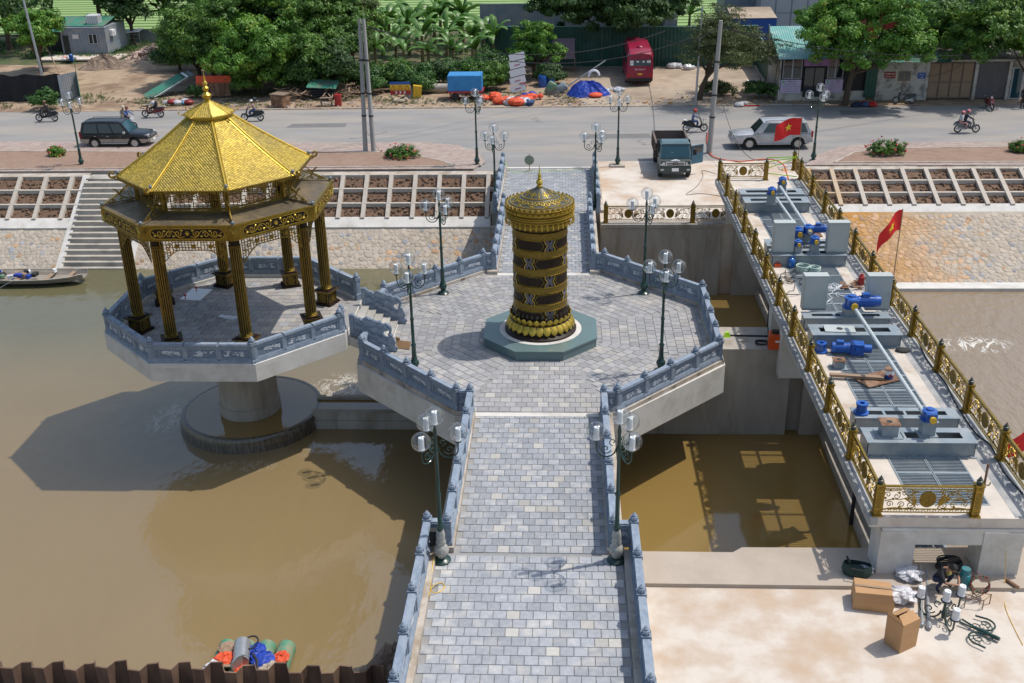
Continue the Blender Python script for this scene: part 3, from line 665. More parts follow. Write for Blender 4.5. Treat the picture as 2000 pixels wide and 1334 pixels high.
for a0 in range(3): sm.tube([(0,y,z) for y, z in spiral(0,.05+.04*a0,.05,.01,0,400,10)], .014, n=4)
sm = sm.mesh('leaf_crest', m_dkm)
for k in range(34): a = k*2*PI/34; link('leaf_crest', sm, root, (1.17*math.cos(a),1.17*math.sin(a),1.28), a)
# gold bands between dark panels
def on_cyl(R_, pts, z): return [(R_*math.cos(u/R_), R_*math.sin(u/R_), z+v) for u, v in pts]
bands = [1.38, 2.13, 2.90, 3.67, 4.43]      # centres of the dark panels
for z in [1.76, 2.52, 3.29, 4.05, 4.80]:
    b = MB(); b.lathe([(1.095,z-.13),(1.115,z-.125),(1.115,z+.125),(1.095,z+.13)], 64); part('gold_band', b, m_golddk, root, smooth=True)
    for dz in (-.13,.13):
        b = MB(); b.lathe([(1.10,z+dz-.022),(1.13,z+dz-.012),(1.13,z+dz+.012),(1.10,z+dz+.022)], 64); part('band_moulding', b, m_gold, root, smooth=True)
per = 2*PI*1.10
for bi, z in enumerate(bands):
    off = math.radians(-90-23 if bi % 2 else -90+22)
    for k in range(4):
        u0 = off*1.1 + k*per/4; a = u0/1.1
        b = MB(); w_ = .17; h = .245   # hourglass medallion of shell inlay with zigzag gold frame
        prof = [(-h,.17),(-.13,.16),(0,.09),(.13,.16),(h,.17)]
        L_ = [(-x, v) for v, x in prof]; R2 = [(x, v) for v, x in prof]
        g = on_cyl(1.10,[(u0+x, v) for x, v in L_], z)+on_cyl(1.10,[(u0+x, v) for x, v in R2], z); n = 5
        b.add(g, [(i, n+i, n+i+1, i+1) for i in range(n-1)], 0); part('shell_inlay', b, m_pearl, root)
        b = MB()
        for S_ in (L_, R2): b.tube(on_cyl(1.11,[(u0+x*1.3, v) for x, v in S_], z), .02, n=4)
        part('zigzag_frame', b, m_goldb, root)
        # gold line frame round the dark panel
        ul, ur = u0+.24, u0+per/4-.24
        m_ = [ul+.12,ur-.12]; pts = [(ul,0),(ul+.14,.2)]+[(ul+.14+(ur-ul-.28)*i/8,.2) for i in range(1,9)]+[(ur,0)]+[(ur-.14-(ur-ul-.28)*i/8,-.2) for i in range(0,9)]
        b = MB(); b.tube(on_cyl(1.10, pts, z), .014, n=4, closed=True); part('panel_frame', b, m_gold, root)
b = MB(); b.lathe([(1.10,1.1),(1.14,1.12),(1.14,1.16),(1.10,1.18)], 64); part('band_moulding', b, m_gold, root, smooth=True)
# cap
b = MB(); b.lathe([(1.09,5.0),(1.2,5.1),(1.2,5.38),(1.36,5.42),(1.38,5.50),(1.36,5.53),(1.36,5.60),(1.33,5.62),(1.36,5.66),(1.40,5.88),(1.36,5.95),(1.30,5.97)], 64); part('cornice', b, m_golddk, root, smooth=True)
b = MB(); 
for z, r in ((5.41,1.385),(5.52,1.40),(5.60,1.39),(5.9,1.405)): b.lathe([(r-.03,z-.02),(r,z-.01),(r,z+.01),(r-.03,z+.02)], 64)
part('cornice_moulding', b, m_goldb, root, smooth=True)
dome = [(1.34,5.93),(1.22,5.98),(1.0,6.06),(.72,6.20),(.42,6.37),(.2,6.50),(.12,6.55)]
b = MB(); b.lathe(dome, 64); part('dome', b, m_dkm, root, smooth=True)
def dome_z(r):
    for (r0,z0),(r1,z1) in zip(dome, dome[1:]):
        if r <= r0 and r >= r1: return z0+(z1-z0)*(r0-r)/(r0-r1)
    return dome[0][1]
def on_dome(pts, a0, r=.016, n=4, m=0, b=None):   # pts: (angle-ish metres, radius)
    b.tube([(rr*math.cos(a0+t), rr*math.sin(a0+t), dome_z(min(rr,1.34))+.012) for t, rr in pts], r, n=n, m=m)
b = MB()
for r in (1.30,1.18,.70): on_dome([(2*PI*i/64, r) for i in range(65)], 0, .022, b=b)
for k in range(12):
    a = k*2*PI/12
    for s_ in (1,-1):
        on_dome([(s_*(x/.95), .94+y) for x, y in spiral(.12,.0,.15,.02,180,620,16)], a, .018, b=b)
        on_dome([(s_*(x/.95), .94+y) for x, y in arc(0,-.2,.22,20,90,6)], a, .016, b=b)
    for j in range(5): on_dome([(x, 1.04+y) for x, y in ((0,0),((j-2)*.03,.05),((j-2)*.05,.09))], a+PI/12, .016, b=b)
    for s_ in (1,-1): on_dome([(s_*(x/.5), .5+y) for x, y in spiral(.07,.0,.09,.015,180,560,12)], a*1., .014, b=b) if k % 2 == 0 else None
    on_dome([(0,.66),(.05,.5),(0,.34),(-.05,.5),(0,.66)], a, .012, b=b)
part('dome_scrollwork', b, m_goldb, root, kind='stuff')
cm = MB(); cm.tube([(.0,y,z) for y, z in arc(0,0,.105,0,180,7)], .02, n=4); cm.tube([(.0,y,z) for y, z in arc(0,0,.065,0,180,6)], .014, n=4); cm.sphere((.0,0,.03), .03, 6, 4); cm = cm.mesh('cloud_motif', m_goldb)
tm = MB(); tm.tube([(0,0,0),(0,0,-.16)], .012, n=4); tm.lathe([(.005,-.28),(.045,-.22),(.03,-.14),(.012,-.1)], 6); tm.tube([(0,y,z) for y, z in arc(.11,-.02,.10,180,360,6)], .014, n=4); tm.tube([(0,y,z-.1) for y, z in arc(.11,-.02,.07,180,360,6)], .012, n=4); tm = tm.mesh('tassel', m_goldb)
cr = MB(); cr.frus([(-.02,-.09),(.02,-.09),(.02,.09),(-.02,.09)], [(-.01,-.02),(.01,-.02),(.01,.02),(-.01,.02)], 0, .09); cr = cr.mesh('crest', m_gold)
for k in range(38):
    a = k*2*PI/38; ca, sa = math.cos(a), math.sin(a)
    link('cloud_motif', cm, root, (1.395*ca,1.395*sa,5.70), a); link('tassel', tm, root, (1.37*ca,1.37*sa,5.40), a); link('crest', cr, root, (1.37*ca,1.37*sa,5.93), a)
b = MB(); b.lathe([(r_*.72,z_) for r_,z_ in [(.16,6.52),(.18,6.6),(.12,6.65),(.2,6.72),(.17,6.8),(.09,6.85),(.13,6.9),(.08,6.96),(.1,7.02),(.06,7.08),(.05,7.12),(.035,7.15),(.018,7.34),(.004,7.46)]], 14); part('finial', b, m_goldb, root, smooth=True)

# ---------------- pavilion platform on its round pier ----------------
PX, PY, K_, FL_ = -12.84, .08, 1.0495, .89      # centre, size factor and floor level of the pavilion
root = thing('pavilion_platform', 'octagonal concrete platform on a round pier carrying the golden pavilion', 'platform', (PX,PY,FL_-1.71*K_)); root.scale = (K_,)*3
b = MB(); b.prism(octo(4.74), 1.16, 1.70); part('slab', b, m_concL, root)
b = MB(); b.lathe([(1.2,-4.8),(1.2,1.17)], 40); b.lathe([(1.26,-4.8),(1.26,-2.0),(1.2,-1.98)], 40); part('pier', b, m_wallc, root, smooth=True)
oo, oi = octo(4.74), octo(4.36)
for k in range(8):
    if k == 2: continue      # side open to the stairs
    j = (k+1)%8; b = MB(); b.prism([oo[k],oo[j],oi[j],oi[k]], 1.70, 1.86); part('kerb', b, m_concL, root)
for y0, y1 in ((-1.963,-1.45),(1.95,1.963)):
    b = MB(); b.box(4.36,4.739,y0,y1,1.70,1.86); part('kerb', b, m_concL, root)
b = MB(); b.prism(octo(4.70), 1.69, 1.712); part('mortar_bed', b, m_grout, root)
cells = []; o9 = octo(4.28)
for i in range(-11,12):
    for j in range(-11,12):
        x, y = (i+(.5 if j % 2 else 0))*.41, j*.40
        if inside(o9, x, y): cells.append((x, y, 0.))
lay(root, cells, .41, .40, 1.708, stone=mat('beige_grey_paving_stone', (.37,.34,.31), (.29,.27,.25), rough=.7, scale=7, bump=.3, rnd=.16, isl=.16, dirt=(.27,.28,.30), dscale=1.2))
# parapets round the platform: three bays a side, tall posts only at the corners
op = octo(4.55*K_)
names = ['front','front right diagonal',None,'back right diagonal','back','back left diagonal','left','front left diagonal']
for k in range(8):
    if names[k] is None: continue
    a, c = op[k], op[(k+1)%8]
    pts = [(PX+p[0], PY+p[1]) for p in seg(a, c, 3)]
    parapet(f'{names[k]} parapet of the pavilion platform', pts, z=FL_+.01, posts=[0] + ([3] if k in (1,) else []), kerb=False)
parapet('short parapet post pair at the head of the dragon stairs', [(PX+4.55*K_,PY-1.93),(PX+4.55*K_,PY-1.55)], z=FL_+.01, kerb=False)
# water basin round the pier, its channel and the water that spills over the rim
root = thing('pier_basin', 'round concrete basin round the pavilion pier with water spilling over its rim', 'basin', (PX+.03,PY+.15,-1.04))
b = MB(); b.lathe([(3.05,-4.9),(3.0,-2.46),(2.84,-2.44),(2.80,-2.7),(2.8,-4.7)], 72); part('rim', b, m_wallc, root, smooth=True)
b = MB(); b.add([(2.87*math.cos(2*PI*k/64), 2.87*math.sin(2*PI*k/64), -2.437) for k in range(64)], [tuple(range(64))]); part('basin_water', b, m_pool, root)
m_fall = mat('falling_water', (.085,.062,.038), (.16,.14,.115), rough=.18, scale=5, stretch=(7,7,.3), bump=.25, bscale=6, spec=.8, dirt=(.045,.032,.018), dscale=1.2, dth=(.4,.7))
rg = random.Random(5); b = MB(); n = 180
ring = lambda r, z, j_: [((r+rg.uniform(0,j_))*math.cos(2*PI*k/n), (r+rg.uniform(0,j_))*math.sin(2*PI*k/n), z) for k in range(n)]
b.loft([ring(2.88,-2.425,0), ring(3.03,-2.44,.005), ring(3.08,-2.52,.006), ring(3.11,-2.7,.01), ring(3.13,-2.9,.014), ring(3.15,-3.08,.02)], cap=False); part('water_curtain', b, m_fall, root, smooth=True)
b = MB(); p0 = (-9.951, -0.306, -3.360); p1 = (-5.539, -0.493, -3.360); q0 = (-10.037, 0.851, -3.360)
b.box(p0[0],-2.9,p0[1]-.33,p0[1],-4.9,-3.34); b.box(p0[0],-2.9,p0[1]-.40,p0[1]-.33,-4.9,-3.7); solo('channel_wall', 'near concrete wall of the channel between basin and plaza', 'wall', b, m_wallc)
b = MB(); b.box(q0[0],-2.9,q0[1],q0[1]+.22,-4.9,-3.34); solo('channel_wall', 'far concrete wall of the channel between basin and plaza', 'wall', b, m_wallc)
b = MB(); b.add([(-9.95,p0[1],-3.477),(-2.9,p0[1],-3.477),(-2.9,q0[1],-3.477),(-9.95,q0[1],-3.477)],[(0,1,2,3)]); structure('channel_water', b, m_pool)
# ---------------- pavilion ----------------
root = thing('pavilion', 'golden eight-sided pavilion with tiled roof on fluted columns', 'pavilion', (PX-.08,PY,FL_)); root.scale = (K_,)*3
Z = lambda z: z-1.71
def oct_v(a): return octo(a)
cb = MB()
for z0, z1, s_ in ((0,.06,.40),(.06,.13,.36),(.13,.56,.29),(.56,.60,.33),(.60,.66,.39),(.66,.70,.28)):
    cb.prism([(-s_,-s_),(s_,-s_),(s_,s_),(-s_,s_)], z0, z1)
ped = cb.mesh('pedestal', m_lac)
pf = MB()
for k in range(4):
    pf.T = Matrix.Rotation(k*PI/2,4,'Z')
    for r, t in ((.15,.016),(.10,.012),(.045,.02)): pf.tube([(.296,x,.345+z) for x, z in arc(0,0,r,0,360,16)], t, n=4)
    for s_ in (-1,1): pf.box(.288,.302,s_*.24-.015,s_*.24+.015,.15,.54)
    pf.box(.288,.302,-.24,.24,.15,.175); pf.box(.288,.302,-.24,.24,.515,.54)
    pf.box(.30,.34,-.34,.34,.07,.12); pf.box(.34,.395,-.39,.39,.61,.65)
pf.T = None; pedf = pf.mesh('pedestal_ornament', m_gold)
H_ = Z(6.36)
sh = MB(); sh.lathe([(.205,.70),(.195,H_)], 24); shm = sh.mesh('shaft', m_lac, smooth=True)
fl = MB()
for k in range(16):
    a = 2*PI*k/16; fl.tube([(.203*math.cos(a),.203*math.sin(a),.85),(.195*math.cos(a),.195*math.sin(a),H_-.45)], .022, n=4)
for z, r in ((.72,.25),(.78,.23),(.84,.215),(H_-.45,.215),(H_-.38,.23),(H_-.12,.24),(H_-.02,.26)): fl.lathe([(r-.03,z-.025),(r,z-.01),(r,z+.01),(r-.03,z+.025)], 20)
flm = fl.mesh('fluting', m_gold)
h_ = 3.43*(math.sqrt(2)-1)
for (x, y), k in zip(octo(3.43), range(8)):
    c = link('column', shm, root, (x,y,0), math.atan2(y,x)+PI/8)
    link('fluting', flm, c); link('pedestal', ped, c, rz=PI/8); link('pedestal_ornament', pedf, c, rz=PI/8)
# ornaments along one side, built in local (u along side, w up) and mapped to each side
def side_T(a, k):    # frame of side k of an octagon of apothem a: x along, y outward, z up
    an = -PI/2 + k*PI/4
    return Matrix.Translation((a*math.cos(an), a*math.sin(an), 0)) @ Matrix.Rotation(an+PI/2, 4, 'Z')
AF = 4.03; sf = AF*2*(math.sqrt(2)-1)
b = MB(); L2 = sf/2
b.add([(-L2,0,Z(6.36)),(L2,0,Z(6.36)),(L2,0,Z(6.90)),(-L2,0,Z(6.90))], [(0,1,2,3)])
b.add([(-L2+.03,.08,Z(6.36)),(L2-.03,.08,Z(6.36)),(L2-.03,.08,Z(6.90)),(-L2+.03,.08,Z(6.90))], [(3,2,1,0)])
b.box(-L2,L2,-.025,.07,Z(6.86),Z(6.915)); b.box(-L2,L2,-.02,.07,Z(6.345),Z(6.38))
fm = b.mesh('fascia', m_gold)
b = MB(); hp = [(-1.15,-.19),(1.15,-.19),(1.28,-.12),(1.33,0),(1.28,.12),(1.15,.19),(-1.15,.19),(-1.28,.12),(-1.33,0),(-1.28,-.12)]
b.add([(x,-.012,Z(6.625)+z) for x,z in hp], [tuple(range(10))]); fp = b.mesh('fascia_panel', m_lac)
b = MB(); zc = Z(6.625)
def T2(pts, y=-.02, z0=zc): return [(x,y,z0+z) for x,z in pts]
b.tube(T2(hp), .014, n=4, closed=True)
for s_ in (1,-1):
    def S(p): return [(s_*x, z) for x, z in p]
    b.tube(T2(S(spiral(.34,.02,.13,.02,160,640,18))), .02, n=4); b.tube(T2(S(spiral(.66,-.03,.12,.02,-200,-640,18))), .02, n=4)
    b.tube(T2(S(spiral(.98,.02,.12,.02,160,640,18))), .02, n=4); b.tube(T2(S([(.1,-.1),(.3,-.14),(.5,.1),(.66,.12),(.85,-.1),(1.0,-.13),(1.18,.0),(1.25,.08)])), .018, n=4)
    for x, z in ((.5,-.09),(.82,.1),(1.17,-.08),(.2,.12)): b.sphere((s_*x,-.02,zc+z), .04, 6, 4, sx=1.4, sy=.5)
for k in range(5): a = math.radians(30+k*30); b.tube(T2([(0,-.05),(.1*math.cos(a),-.05+.16*math.sin(a))]), [.035,.008], n=4)
for s_ in (1,-1):
    for i in range(7): b.tube(T2([(s_*(1.38+i*.045),-.23),(s_*(1.38+i*.045+.1),-.02),(s_*(1.38+i*.045+.0),.2)]), .006, n=3) if 1.38+i*.045+.1 < L2 else None
fo = b.mesh('fascia_scrollwork', m_goldb)
# hanging openwork under the fascia
b = MB(); z0 = Z(6.36); ob = lambda x0,x1,y_,z: b.box(x0,x1,-.015,.015,z-.012,z+.012)
Lh = h_-.2
def dep(x): t = abs(x)/Lh; return .50+.55*max(0,(t-.45)/.55)**1.4
x = -Lh
R_ = random.Random(4)
while x <= Lh:
    d = dep(x); b.box(x-.012,x+.012,-.015,.015,z0-d,z0); x += .115
for r in range(10):
    z = .1+r*.1
    x = -Lh
    while x < Lh-.11:
        if dep(x) >= z and dep(x+.115) >= z and R_.random() < .72: b.box(x,x+.115,-.014,.014,z0-z-.011,z0-z+.011)
        x += .115
b.tube([(x,0,z0-dep(x)) for x in [(-Lh+2*Lh*i/40) for i in range(41)]], .02, n=4)
for c in (-.62,0,.62): b.lathe([(.001,-.02),(.085,-.02),(.085,.02),(.001,.02)], 10, c=(c,0,z0-.36), ax='y')
for s_ in (1,-1):
    for q in range(3): b.tube([(s_*(Lh-.12-q*.12)+xx*s_,0,z0-.62+q*.16+zz) for xx, zz in spiral(0,0,.085,.02,0,480,12)], .016, n=4)
hw = b.mesh('hanging_fretwork', m_gold)
# clerestory lattice
AL = 2.78; Ll = AL*(math.sqrt(2)-1)
b = MB(); zb, zt = Z(7.02), Z(7.92)
for z in (zb, zb+.09): b.box(-Ll,Ll,-.04,.04,z,z+.05)
b.box(-Ll,Ll,-.03,.03,zt-.06,zt)
R_ = random.Random(9); cols_ = 13; dx = 2*(Ll-.08)/cols_
for i in range(cols_+1):
    x = -Ll+.08+dx*i
    if i % 3 == 0: b.box(x-.014,x+.014,-.016,.016,zb,zt)
    else:
        z = zb+.1
        while z < zt-.1:
            if R_.random() < .62: b.box(x-.010,x+.010,-.014,.014,z,z+.2)
            z += .16
for r in range(5):
    z = zb+.2+r*.13
    for i in range(cols_):
        x = -Ll+.08+dx*i
        if R_.random() < .6: b.box(x,x+dx,-.013,.013,z-.01,z+.01)
lat = b.mesh('lattice_panel', m_gold)
for k in range(8):
    T = side_T(AF, k); q = link('fascia', fm, root); q.matrix_local = T; link('fascia_panel', fp, q); link('fascia_scrollwork', fo, q)
    q = link('hanging_fretwork', hw, root); q.matrix_local = side_T(3.62, k)
    q = link('lattice_panel', lat, root); q.matrix_local = side_T(AL, k)
# skirt roof, corner posts and curved brackets
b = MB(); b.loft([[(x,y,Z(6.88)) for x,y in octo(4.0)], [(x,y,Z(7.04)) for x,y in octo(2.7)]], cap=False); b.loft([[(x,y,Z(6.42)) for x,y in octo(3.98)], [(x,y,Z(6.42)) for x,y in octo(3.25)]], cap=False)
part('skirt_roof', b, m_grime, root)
b = MB()
for x, y in octo(4.0):
    f_ = 2.72/4.0; b.tube([(x,y,Z(6.92)),(x*f_,y*f_,Z(7.08))], .03, n=5)
part('skirt_ridges', b, m_grime, root)
br = MB(); m_ = lambda pts: [(x,0,z) for x, z in pts]
br.tube(m_([(0,.05),(.14,.12),(.3,.1),(.5,.2),(.62,.42),(.75,.5)][::-1]), .03, n=5)
for c in ((.18,.26,.13),(.14,.52,.11),(.42,.34,.10),(.5,.08,.07),(.78,.06,.06)): br.tube(m_(spiral(c[0],c[1],c[2],.02,0,540,16)), .02, n=4)
br.tube(m_([(0,.0),(1.0,.02)]), .025, n=4); br.tube(m_([(.05,.82),(.2,.62),(.36,.52),(.52,.3),(.75,.18),(.98,.04)]), .025, n=4)
brm = br.mesh('corner_bracket', m_gold)
bl = MB(); bl.sphere((0,0,.09), .065, 10, 8); bl.lathe([(.05,0),(.03,.03),(.03,.05)], 8); blm = bl.mesh('lantern_bulb', mat('grey_blue_bulb', (.12,.16,.20), (.2,.24,.28), rough=.25, scale=12), smooth='all')
for x, y in octo(AL):
    a = math.atan2(y, x); b = MB(); b.box(-.07,.07,-.07,.07,zb-.02,zt); part('corner_post', b, m_gold, root, loc=(x,y,0), rz=a)
    link('corner_bracket', brm, root, (x*1.02,y*1.02,Z(7.0)), a)
for x, y in octo(3.97): link('lantern_bulb', blm, root, (x,y,Z(6.91)))
# main roof
AE, AT = 3.33, .72
def ra(t): return AE+(AT-AE)*t
def rz_(t): return Z(7.95)+(Z(9.88)-Z(7.95))*t - .06*math.sin(PI*t)
NS = 8
b = MB(); b.loft([[(x,y,rz_(i/NS)) for x,y in octo(ra(i/NS))] for i in range(NS+1)], cap=False); b.loft([[(x,y,rz_(0)-.05) for x,y in octo(AE-.03)], [(x,y,Z(8.6)) for x,y in octo(2.2)]], cap=False)
part('roof_shell', b, m_golddk, root)
SL = math.hypot(AE-AT, Z(9.88)-Z(7.95)); R1 = int(SL/.088)
V = []; F = []
for k in range(8):
    an = -PI/2+k*PI/4; ca, sa = math.cos(an), math.sin(an)
    for r in range(R1*2):
        t = (r+.5)/(R1*2); a = ra(t); hw_ = a*(math.sqrt(2)-1)-.06; z = rz_(t); t2 = .6/R1
        dzt = (rz_(min(1,t+.02))-rz_(t-.02 if t > .02 else 0))/((AT-AE)*(min(1,t+.02)-(t-.02 if t > .02 else 0)))
        n_ = int(hw_*2/.105); 
        if n_ < 1: continue
        st = .105; x = -hw_+ (st/2 if r % 2 else st)
        while x < hw_-.02:
            def pt(u, da, up):
                A_ = a+da; zz = z+dzt*da+up
                return (A_*ca-u*sa, A_*sa+u*ca, zz)
            i0 = len(V); j_ = random.uniform(-.004,.004)
            V += [pt(x-.045,0,.010), pt(x,.038,.026+j_), pt(x+.045,0,.010), pt(x,-.038,.008)]
            V += [pt(x, .01, .034+j_)]
            F += [(i0,i0+1,i0+4),(i0+1,i0+2,i0+4),(i0+2,i0+3,i0+4),(i0+3,i0,i0+4)]; x += st
link('roof_tiles', fast_mesh('roof_tiles', V, F, m_goldt), root, kind='stuff')
hipm = MB(); hc = AE/math.cos(PI/8); pts = []
for i in range(11): t = i/10; pts.append((ra(t)/math.cos(PI/8), 0, rz_(t)+.03))
hipm.tube(pts[::-1], .045, n=8); 
for s_ in (-1,1): hipm.tube([(x, s_*.07, z-.02) for x,y,z in pts[::-1]], .022, n=5)
hip = hipm.mesh('hip_ridge', m_goldb, smooth=True)
cur = MB(); e = pts[0]
cur.tube([(e[0]-.1,0,e[2]),(e[0]+.08,0,e[2]-.03)]+[(e[0]+.16+x,0,e[2]+.07+z) for x, z in spiral(0,0,.12,.05,-110,200,14)], [.05,.05]+[.045-.0015*i for i in range(15)], n=6, flat=1.3)
cur.tube([(e[0]-.3,0,e[2]-.1),(e[0]-.1,0,e[2]-.16),(e[0]+.1,0,e[2]-.1)], .03, n=5)
curm = cur.mesh('upturned_scroll', m_gold, smooth=True)
for k in range(8):
    a = -PI/2+PI/8+k*PI/4; h = link('hip_ridge', hip, root, rz=a); link('upturned_scroll', curm, h); link('lantern_bulb', blm, h, (e[0]-.06,0,e[2]+.05))
b = MB(); fr_h = AE*(math.sqrt(2)-1)
for k in range(8):
    b.T = side_T(AE, k); b.tube([(-fr_h,0,rz_(0)+.0),(fr_h,0,rz_(0)+.0)], .03, n=5)
    x = -fr_h+.06
    while x < fr_h: b.lathe([(.004,-.10),(.03,-.07),(.03,-.02),(.025,.02)], 5, c=(x,.0,rz_(0)-.03)); x += .088
b.T = None; part('eave_pendants', b, m_gold, root, kind='stuff')
# upper small roof and finial
b = MB(); b.loft([[(x,y,Z(9.86)) for x,y in octo(.76)], [(x,y,Z(9.99)) for x,y in octo(.86)], [(x,y,Z(10.18)) for x,y in octo(.5)], [(x,y,Z(10.42)) for x,y in octo(.09)]]); part('small_roof', b, m_goldt, root)
b = MB()
for k in range(8):
    a = -PI/2+PI/8+k*PI/4; ca, sa = math.cos(a), math.sin(a); q = 1/math.cos(PI/8)
    b.tube([(r*q*ca, r*q*sa, Z(z)+.02) for r, z in ((.09,10.42),(.5,10.18),(.86,9.99),(.94,9.97),(1.0,10.02),(1.0,10.10),(.95,10.1))], .02, n=5)
    b.T = side_T(.86, k); l2 = .86*(math.sqrt(2)-1); b.tube([(-l2,0,Z(9.98)),(l2,0,Z(9.98))], .028, n=5)
    b.T = side_T(.74, k); l2 = .74*(math.sqrt(2)-1); b.box(-l2,l2,-.01,.01,Z(9.74),Z(9.9)); b.T = None
part('small_roof_ridges', b, m_goldb, root)
V = []; F = []
for k in range(8):
    an = -PI/2+k*PI/4; ca, sa = math.cos(an), math.sin(an)
    for r in range(16):
        t = (r+.5)/16; a = .86+(.09-.86)*t; z = Z(9.99)+(Z(10.42)-Z(9.99))*t-.035*math.sin(PI*t)+.0; hw_ = a*(math.sqrt(2)-1)-.02; x = -hw_+(.04 if r%2 else .08)
        while x < hw_:
            i0 = len(V)
            for u, da, up in ((x-.035,0,.006),(x,.035,.006),(x+.035,0,.006),(x,-.035,.03),(x,.005,.024)): V.append(((a+da)*ca-u*sa, (a+da)*sa+u*ca, z-.5*da+up+.022))
            F += [(i0,i0+1,i0+4),(i0+1,i0+2,i0+4),(i0+2,i0+3,i0+4),(i0+3,i0,i0+4)]; x += .075
link('small_roof_tiles', fast_mesh('small_roof_tiles', V, F, m_goldt), root, kind='stuff')
b = MB(); b.lathe([(.12,10.38),(.14,10.46),(.09,10.5),(.17,10.58),(.18,10.66),(.1,10.74),(.06,10.78),(.12,10.86),(.12,10.92),(.05,11.0),(.09,11.06),(.08,11.12),(.035,11.17),(.05,11.22),(.02,11.3),(.004,11.55)], 14); b.v = [(x,y,Z(z)) for x,y,z in b.v]; part('finial', b, m_goldb, root, smooth=True)
# ---------------- stairs from the plaza up to the pavilion with dragon walls ----------------
root = thing('dragon_stairs', 'stone stairs climbing from the plaza to the pavilion between carved dragon walls', 'stairs', (-7.75,0.0,0))
for i in range(5):
    z = .89-i*.178; x = -.02+i*.30
    for y0, y1 in ((-1.36,-.45),(-.44,.5),(.51,1.36)):
        b = MB(); b.box(x, x+.33, y0, y1, z-.04, z); part('step_stone', b, m_pavel, root)
    b = MB(); b.box(x+.005, x+.31, -1.355, 1.355, z-.35, z-.042); part('step', b, m_pavel, root)
b = MB(); b.add([(-.2,-1.5,.75),(-.2,1.5,.75),(1.75,-1.5,-.1),(1.75,1.5,-.1),(-.2,-1.5,.35),(-.2,1.5,.35),(1.75,-1.5,-.5),(1.75,1.5,-.5)], [(0,2,3,1),(4,5,7,6),(0,4,6,2),(1,3,7,5)]); part('stair_slab', b, m_concL, root)
def dragon(y):
    b = MB()
    top = [(-.02,1.60),(.12,1.62),(.26,1.52),(.40,1.47),(.50,1.36),(.60,1.46),(.70,1.50),(.80,1.42),(.95,1.40),(1.08,1.30),(1.22,1.30),(1.34,1.20),(1.48,1.22),(1.60,1.10),(1.66,.98)]
    nose = [(1.56,.80),(1.66,.70),(1.72,.56),(1.78,.42),(1.74,.28),(1.84,.16),(1.84,.06)]
    out = [(-.02,.74),(.15,.74),(1.5,.02),(1.84,.0)]+nose[::-1]+[(1.52,.62),(1.34,.74),(1.36,.9),(1.5,.94)]+top[::-1]
    n = len(out); vs = [(x,y-.07,z) for x,z in out]+[(x,y+.07,z) for x,z in out]
    b.add(vs, [(i,n+i,n+(i+1)%n,(i+1)%n) for i in range(n)])
    import mathutils.geometry as mg
    tri = mg.tessellate_polygon([[Vector((x,z,0)) for x,z in out]])
    b.add(vs, [tuple(t) for t in tri]+[tuple(n+i for i in reversed(t)) for t in tri])
    q = part('dragon_wall', b, m_blue, root)
    c = MB(); c.tube([(x,y,z) for x, z in top], [.075+.025*math.sin(i*2.1) for i in range(len(top))], n=8)
    c.tube([(x,y,z) for x, z in nose], [.07,.09,.06,.08,.06,.07,.05], n=7); c.tube([(1.66,y,.98),(1.62,y,.85),(1.66,y,.7)], .05, n=6)
    for s_ in (-1,1):
        c.tube([(x,y+s_*.06,z) for x, z in [(-.02,.80),(.15,.80),(1.5,.08),(1.84,.05)]], .055, n=4)
        c.tube([(x,y+s_*.06,z) for x, z in [(.17,.86),(.17,1.5)]], .03, n=4)
        for k in range(26):
            x = .28+(k%13)*.1; z = 1.28-(k%13)*.062-(.28 if k >= 13 else 0)+random.uniform(-.05,.05)
            if x > 1.3 and z > .6: continue
            c.tube([(x+a,y+s_*.07,z+d) for a, d in spiral(0,0,.085,.015,k*70,k*70+480,10)], .017, n=4)
        c.tube([(x,y+s_*.07,z) for x, z in [(.2,1.3),(.45,1.2),(.6,1.25),(.85,1.1),(1.1,1.15),(1.3,1.0)]], .03, n=5); c.sphere((1.42,y+s_*.08,1.08), .04, 6, 5)
    part('carving', c, m_bluel, q, smooth=True)
dragon(-1.44); dragon(1.44)
# table with two cups on the platform floor
t = thing('folding_table', 'white folding table with crossed metal legs standing on the pavilion floor', 'table', ((-14.769, 0.755, 0.900)[0], (-14.769, 0.755, 0.900)[1], .905), rz=-.12)
b = MB(); b.box(-.45,.45,-.62,.62,.72,.75); part('tabletop', b, m_white, t)
for s_ in (-1,1):
    for d in (1,-1):
        b = MB(); b.tube([(d*.36,s_*.45,.72),(d*.1,s_*.45,.45),(-d*.12,s_*.45,.28),(-d*.4,s_*.45,0.0)], .018, n=6); part('leg', b, m_steel, t)
m_red = mat('red_plastic', (.42,.03,.03), (.32,.02,.02), rough=.4)
for (dx, dy), l in zip(((-.3,-.5),(-.1,.35)), ('red cup on the near edge of the folding table','red cup on the far side of the folding table')):
    b = MB(); b.lathe([(.04,0),(.04,.01),(.012,.03),(.012,.08),(.05,.12),(.055,.2)], 10)
    o = solo('cup', l, 'cup', b, m_red, smooth=True, loc=(t.location[0]+dx, t.location[1]+dy, 1.656))
b = MB()
for k in range(7): b.tube([(random.uniform(-.45,.45), random.uniform(-.1,.1), .02+random.random()*.05) for _ in range(4)], .05, n=5)
solo('plastic_sheet', 'crumpled clear plastic sheet lying on the pavilion floor', 'plastic sheet', b, m_white, loc=((-13.236, -0.131, 0.900)[0],(-13.236, -0.131, 0.900)[1],.91), rz=-.3)

